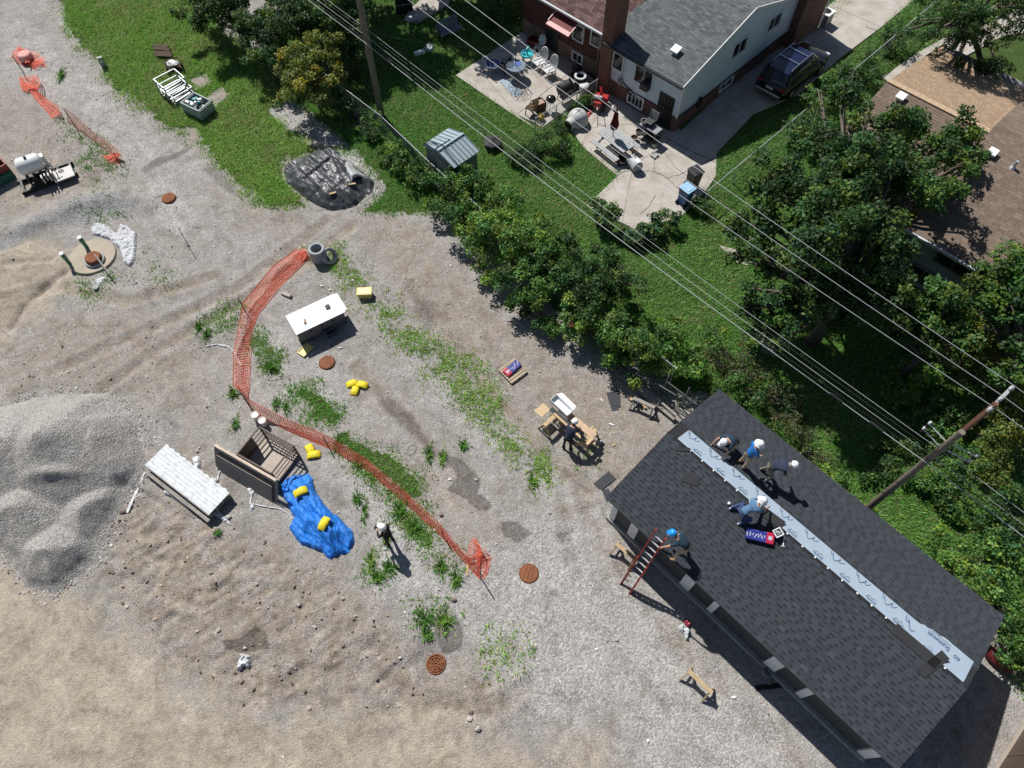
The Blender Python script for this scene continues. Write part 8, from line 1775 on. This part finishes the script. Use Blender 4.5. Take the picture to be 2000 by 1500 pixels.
    MB().tube([(-.15, 0, .03), (-.1, 0, .115), (0, 0, .158), (.1, 0, .115), (.14, 0, .03)], .012, 6).build('hat_ridge', hatm, h)
    if pants is not None:
        c = V['pelvis'].lerp(V['waist'], .35); ax = (V['waist'] - V['pelvis']).normalized(); bx = ax.cross(Vector((0, 1, 0))).normalized(); by = ax.cross(bx)
        MB().tube([c + bx * cos(a) * .135 + by * sin(a) * .165 for a in np.linspace(0, 2 * pi, 20, endpoint=False)], .018, 5, closed=True).build('belt', mat('black_belt', (.015, .014, .013), .6), t)
    return t
cl = lambda n, c: mat(n, c, .85, .18, 9, bump=.3)
whh = mat('white_hard_hat', (.86, .86, .85), .35, .04); blh = mat('blue_hard_hat', (.02, .30, .75), .3, .06)
khaki = cl('khaki_cloth', (.40, .31, .21)); navy = cl('navy_cloth', (.022, .03, .06)); royal = cl('royal_blue_cloth', (.02, .17, .50)); teal = cl('dark_teal_cloth', (.022, .05, .075)); denim = cl('denim', (.035, .065, .17)); slate = cl('slate_blue_cloth', (.10, .20, .33)); charc = cl('black_cloth_wear', (.009, .009, .011)); tan_b = cl('tan_boot', (.35, .17, .09)); white_s = cl('white_shoe', (.70, .70, .70)); grey_s = cl('grey_shoe', (.30, .28, .25)); black_s = cl('black_shoe', (.02, .02, .02)); olive = cl('olive_cloth', (.16, .15, .11))
def stand(lean=0., arms=((.12, .24, 1.12), (.22, .2, .95)), armr=None):
    armr = armr or tuple((a[0], -a[1], a[2]) for a in arms); L_ = lambda x, y, z: (x + lean * max(0, z - .9), y, z)
    return {'pelvis': (0, 0, .94), 'waist': L_(.0, 0, 1.1), 'chest': L_(.0, 0, 1.34), 'neck': L_(.02, 0, 1.5), 'head': L_(.05, 0, 1.63), 'crown': L_(.06, 0, 1.72), 'shl': L_(0, .19, 1.42), 'shr': L_(0, -.19, 1.42), 'ell': arms[0], 'elr': armr[0], 'wrl': arms[1], 'wrr': armr[1],
            'hil': (0, .1, .88), 'hir': (0, -.1, .88), 'knl': (.03, .12, .49), 'knr': (.03, -.12, .49), 'anl': (-.02, .13, .09), 'anr': (-.02, -.13, .09)}
# 1 crouching
person('crouching man in dark teal shirt and white hard hat beside the white strip', RW(1421, 874), radians(205), {'pelvis': (-.2, 0, .42), 'waist': (-.08, 0, .56), 'chest': (.12, 0, .70), 'neck': (.26, 0, .74), 'head': (.38, 0, .78), 'crown': (.43, 0, .87), 'face': (.8, 0, -.6), 'shl': (.14, .19, .72), 'shr': (.14, -.19, .72), 'ell': (.36, .3, .45), 'elr': (.36, -.3, .45), 'wrl': (.55, .34, .2), 'wrr': (.52, -.28, .17),
        'hil': (-.2, .11, .4), 'hir': (-.2, -.11, .4), 'knl': (.16, .22, .42), 'knr': (.1, -.2, .14), 'anl': (-.1, .2, .09), 'anr': (-.32, -.16, .09)}, ROOFZ, teal, khaki, black_s, 'cap', whh)
# 2 standing
J = stand(.12, ((.12, .27, 1.14), (.3, .18, 1.02))); J['face'] = (1, -.3, -.4)
person('standing man in royal blue shirt, khaki trousers and white hard hat on the roof', RW(1448, 909), radians(12), J, ROOFZ, royal, khaki, tan_b, 'brim', whh)
# 3 bending
person('bending man in navy shirt and olive trousers beyond the white strip', RW(1494, 931), radians(-8), {'pelvis': (-.08, 0, .84), 'waist': (.06, 0, .98), 'chest': (.30, 0, 1.1), 'neck': (.44, 0, 1.15), 'head': (.55, 0, 1.19), 'crown': (.62, 0, 1.26), 'face': (.7, 0, -.7), 'shl': (.3, .2, 1.12), 'shr': (.3, -.2, 1.12), 'ell': (.4, .3, .86), 'elr': (.4, -.28, .86), 'wrl': (.5, .2, .65), 'wrr': (.52, -.16, .64),
        'hil': (-.08, .11, .8), 'hir': (-.08, -.11, .8), 'knl': (.06, .2, .46), 'knr': (.1, -.18, .46), 'anl': (-.14, .24, .09), 'anr': (.0, -.2, .09)}, ROOFZ, navy, olive, grey_s, 'cap', whh)
# 4 kneeling
person('kneeling man in slate blue shirt, jeans and wide white hat', RW(1450, 1008), radians(18), {'pelvis': (-.16, 0, .46), 'waist': (-.02, 0, .62), 'chest': (.2, .0, .8), 'neck': (.32, .02, .9), 'head': (.4, .03, .98), 'crown': (.45, .03, 1.07), 'face': (.9, 0, -.4), 'shl': (.2, .2, .84), 'shr': (.22, -.19, .82), 'ell': (.46, .22, .66), 'elr': (.5, -.22, .64), 'wrl': (.7, .12, .55), 'wrr': (.72, -.1, .5),
        'hil': (-.16, .12, .44), 'hir': (-.16, -.12, .44), 'knl': (.1, .3, .36), 'knr': (.14, -.26, .2), 'anl': (-.28, .36, .09), 'anr': (-.24, -.2, .09)}, ROOFZ, slate, denim, white_s, 'brim', whh)
# 5 at the ladder
person('man in dark blue shirt and blue hard hat bending at the top of the ladder', RW(1330, 1082), radians(148), {'pelvis': (-.05, 0, .86), 'waist': (.08, 0, 1.0), 'chest': (.30, 0, 1.1), 'neck': (.43, 0, 1.17), 'head': (.54, 0, 1.22), 'crown': (.6, 0, 1.3), 'face': (.7, 0, -.7), 'shl': (.3, .2, 1.12), 'shr': (.3, -.2, 1.12), 'ell': (.48, .3, .84), 'elr': (.46, -.26, .84), 'wrl': (.62, .34, .62), 'wrr': (.6, -.18, .62),
        'hil': (-.05, .11, .82), 'hir': (-.05, -.11, .82), 'knl': (.14, .22, .5), 'knr': (.06, -.16, .46), 'anl': (.08, .3, .09), 'anr': (-.14, -.18, .09)}, ROOFZ, teal, khaki, tan_b, 'cap', blh)
# 6 at the saw bench
J = {'pelvis': (-.06, 0, .92), 'waist': (.04, 0, 1.07), 'chest': (.22, 0, 1.25), 'neck': (.33, 0, 1.36), 'head': (.42, 0, 1.46), 'crown': (.47, 0, 1.54), 'face': (.8, 0, -.6), 'shl': (.22, .19, 1.29), 'shr': (.22, -.19, 1.29), 'ell': (.36, .26, 1.05), 'elr': (.38, -.26, 1.05), 'wrl': (.58, .16, .95), 'wrr': (.56, -.18, .93),
     'hil': (-.06, .1, .87), 'hir': (-.06, -.1, .87), 'knl': (.0, .13, .48), 'knr': (-.0, -.13, .48), 'anl': (-.1, .15, .09), 'anr': (-.06, -.14, .09)}
person('man in navy hooded top and white hard hat leaning over the saw bench', T(1108, 874), radians(62), J, gz, navy, charc, black_s, 'cap', whh, True)
# 7 on the gravel
J = stand(.02, ((.16, .27, 1.1), (.34, .1, 1.12))); J['face'] = (.6, 0, -.8); pp = T(764, 1060)
person('man dressed in black with a white hard hat standing alone on the gravel', pp, radians(150), J, gz, charc, charc, black_s, 'cap', whh, True)
c_ = pp + RZ(radians(150)) @ Vector((.46, 0, 1.13)); t = Thing('remote_controller', 'small dark hand-held controller held by the man in black', 'controller', c_, radians(150)); MB().box((0, 0, 0), (.12, .2, .04)).build('case', mat('dark_door', (.03, .03, .032)), t, bevel=.01); MB().box((.0, 0, .024), (.08, .13, .006)).build('screen', glass_mat('window_glass'), t)
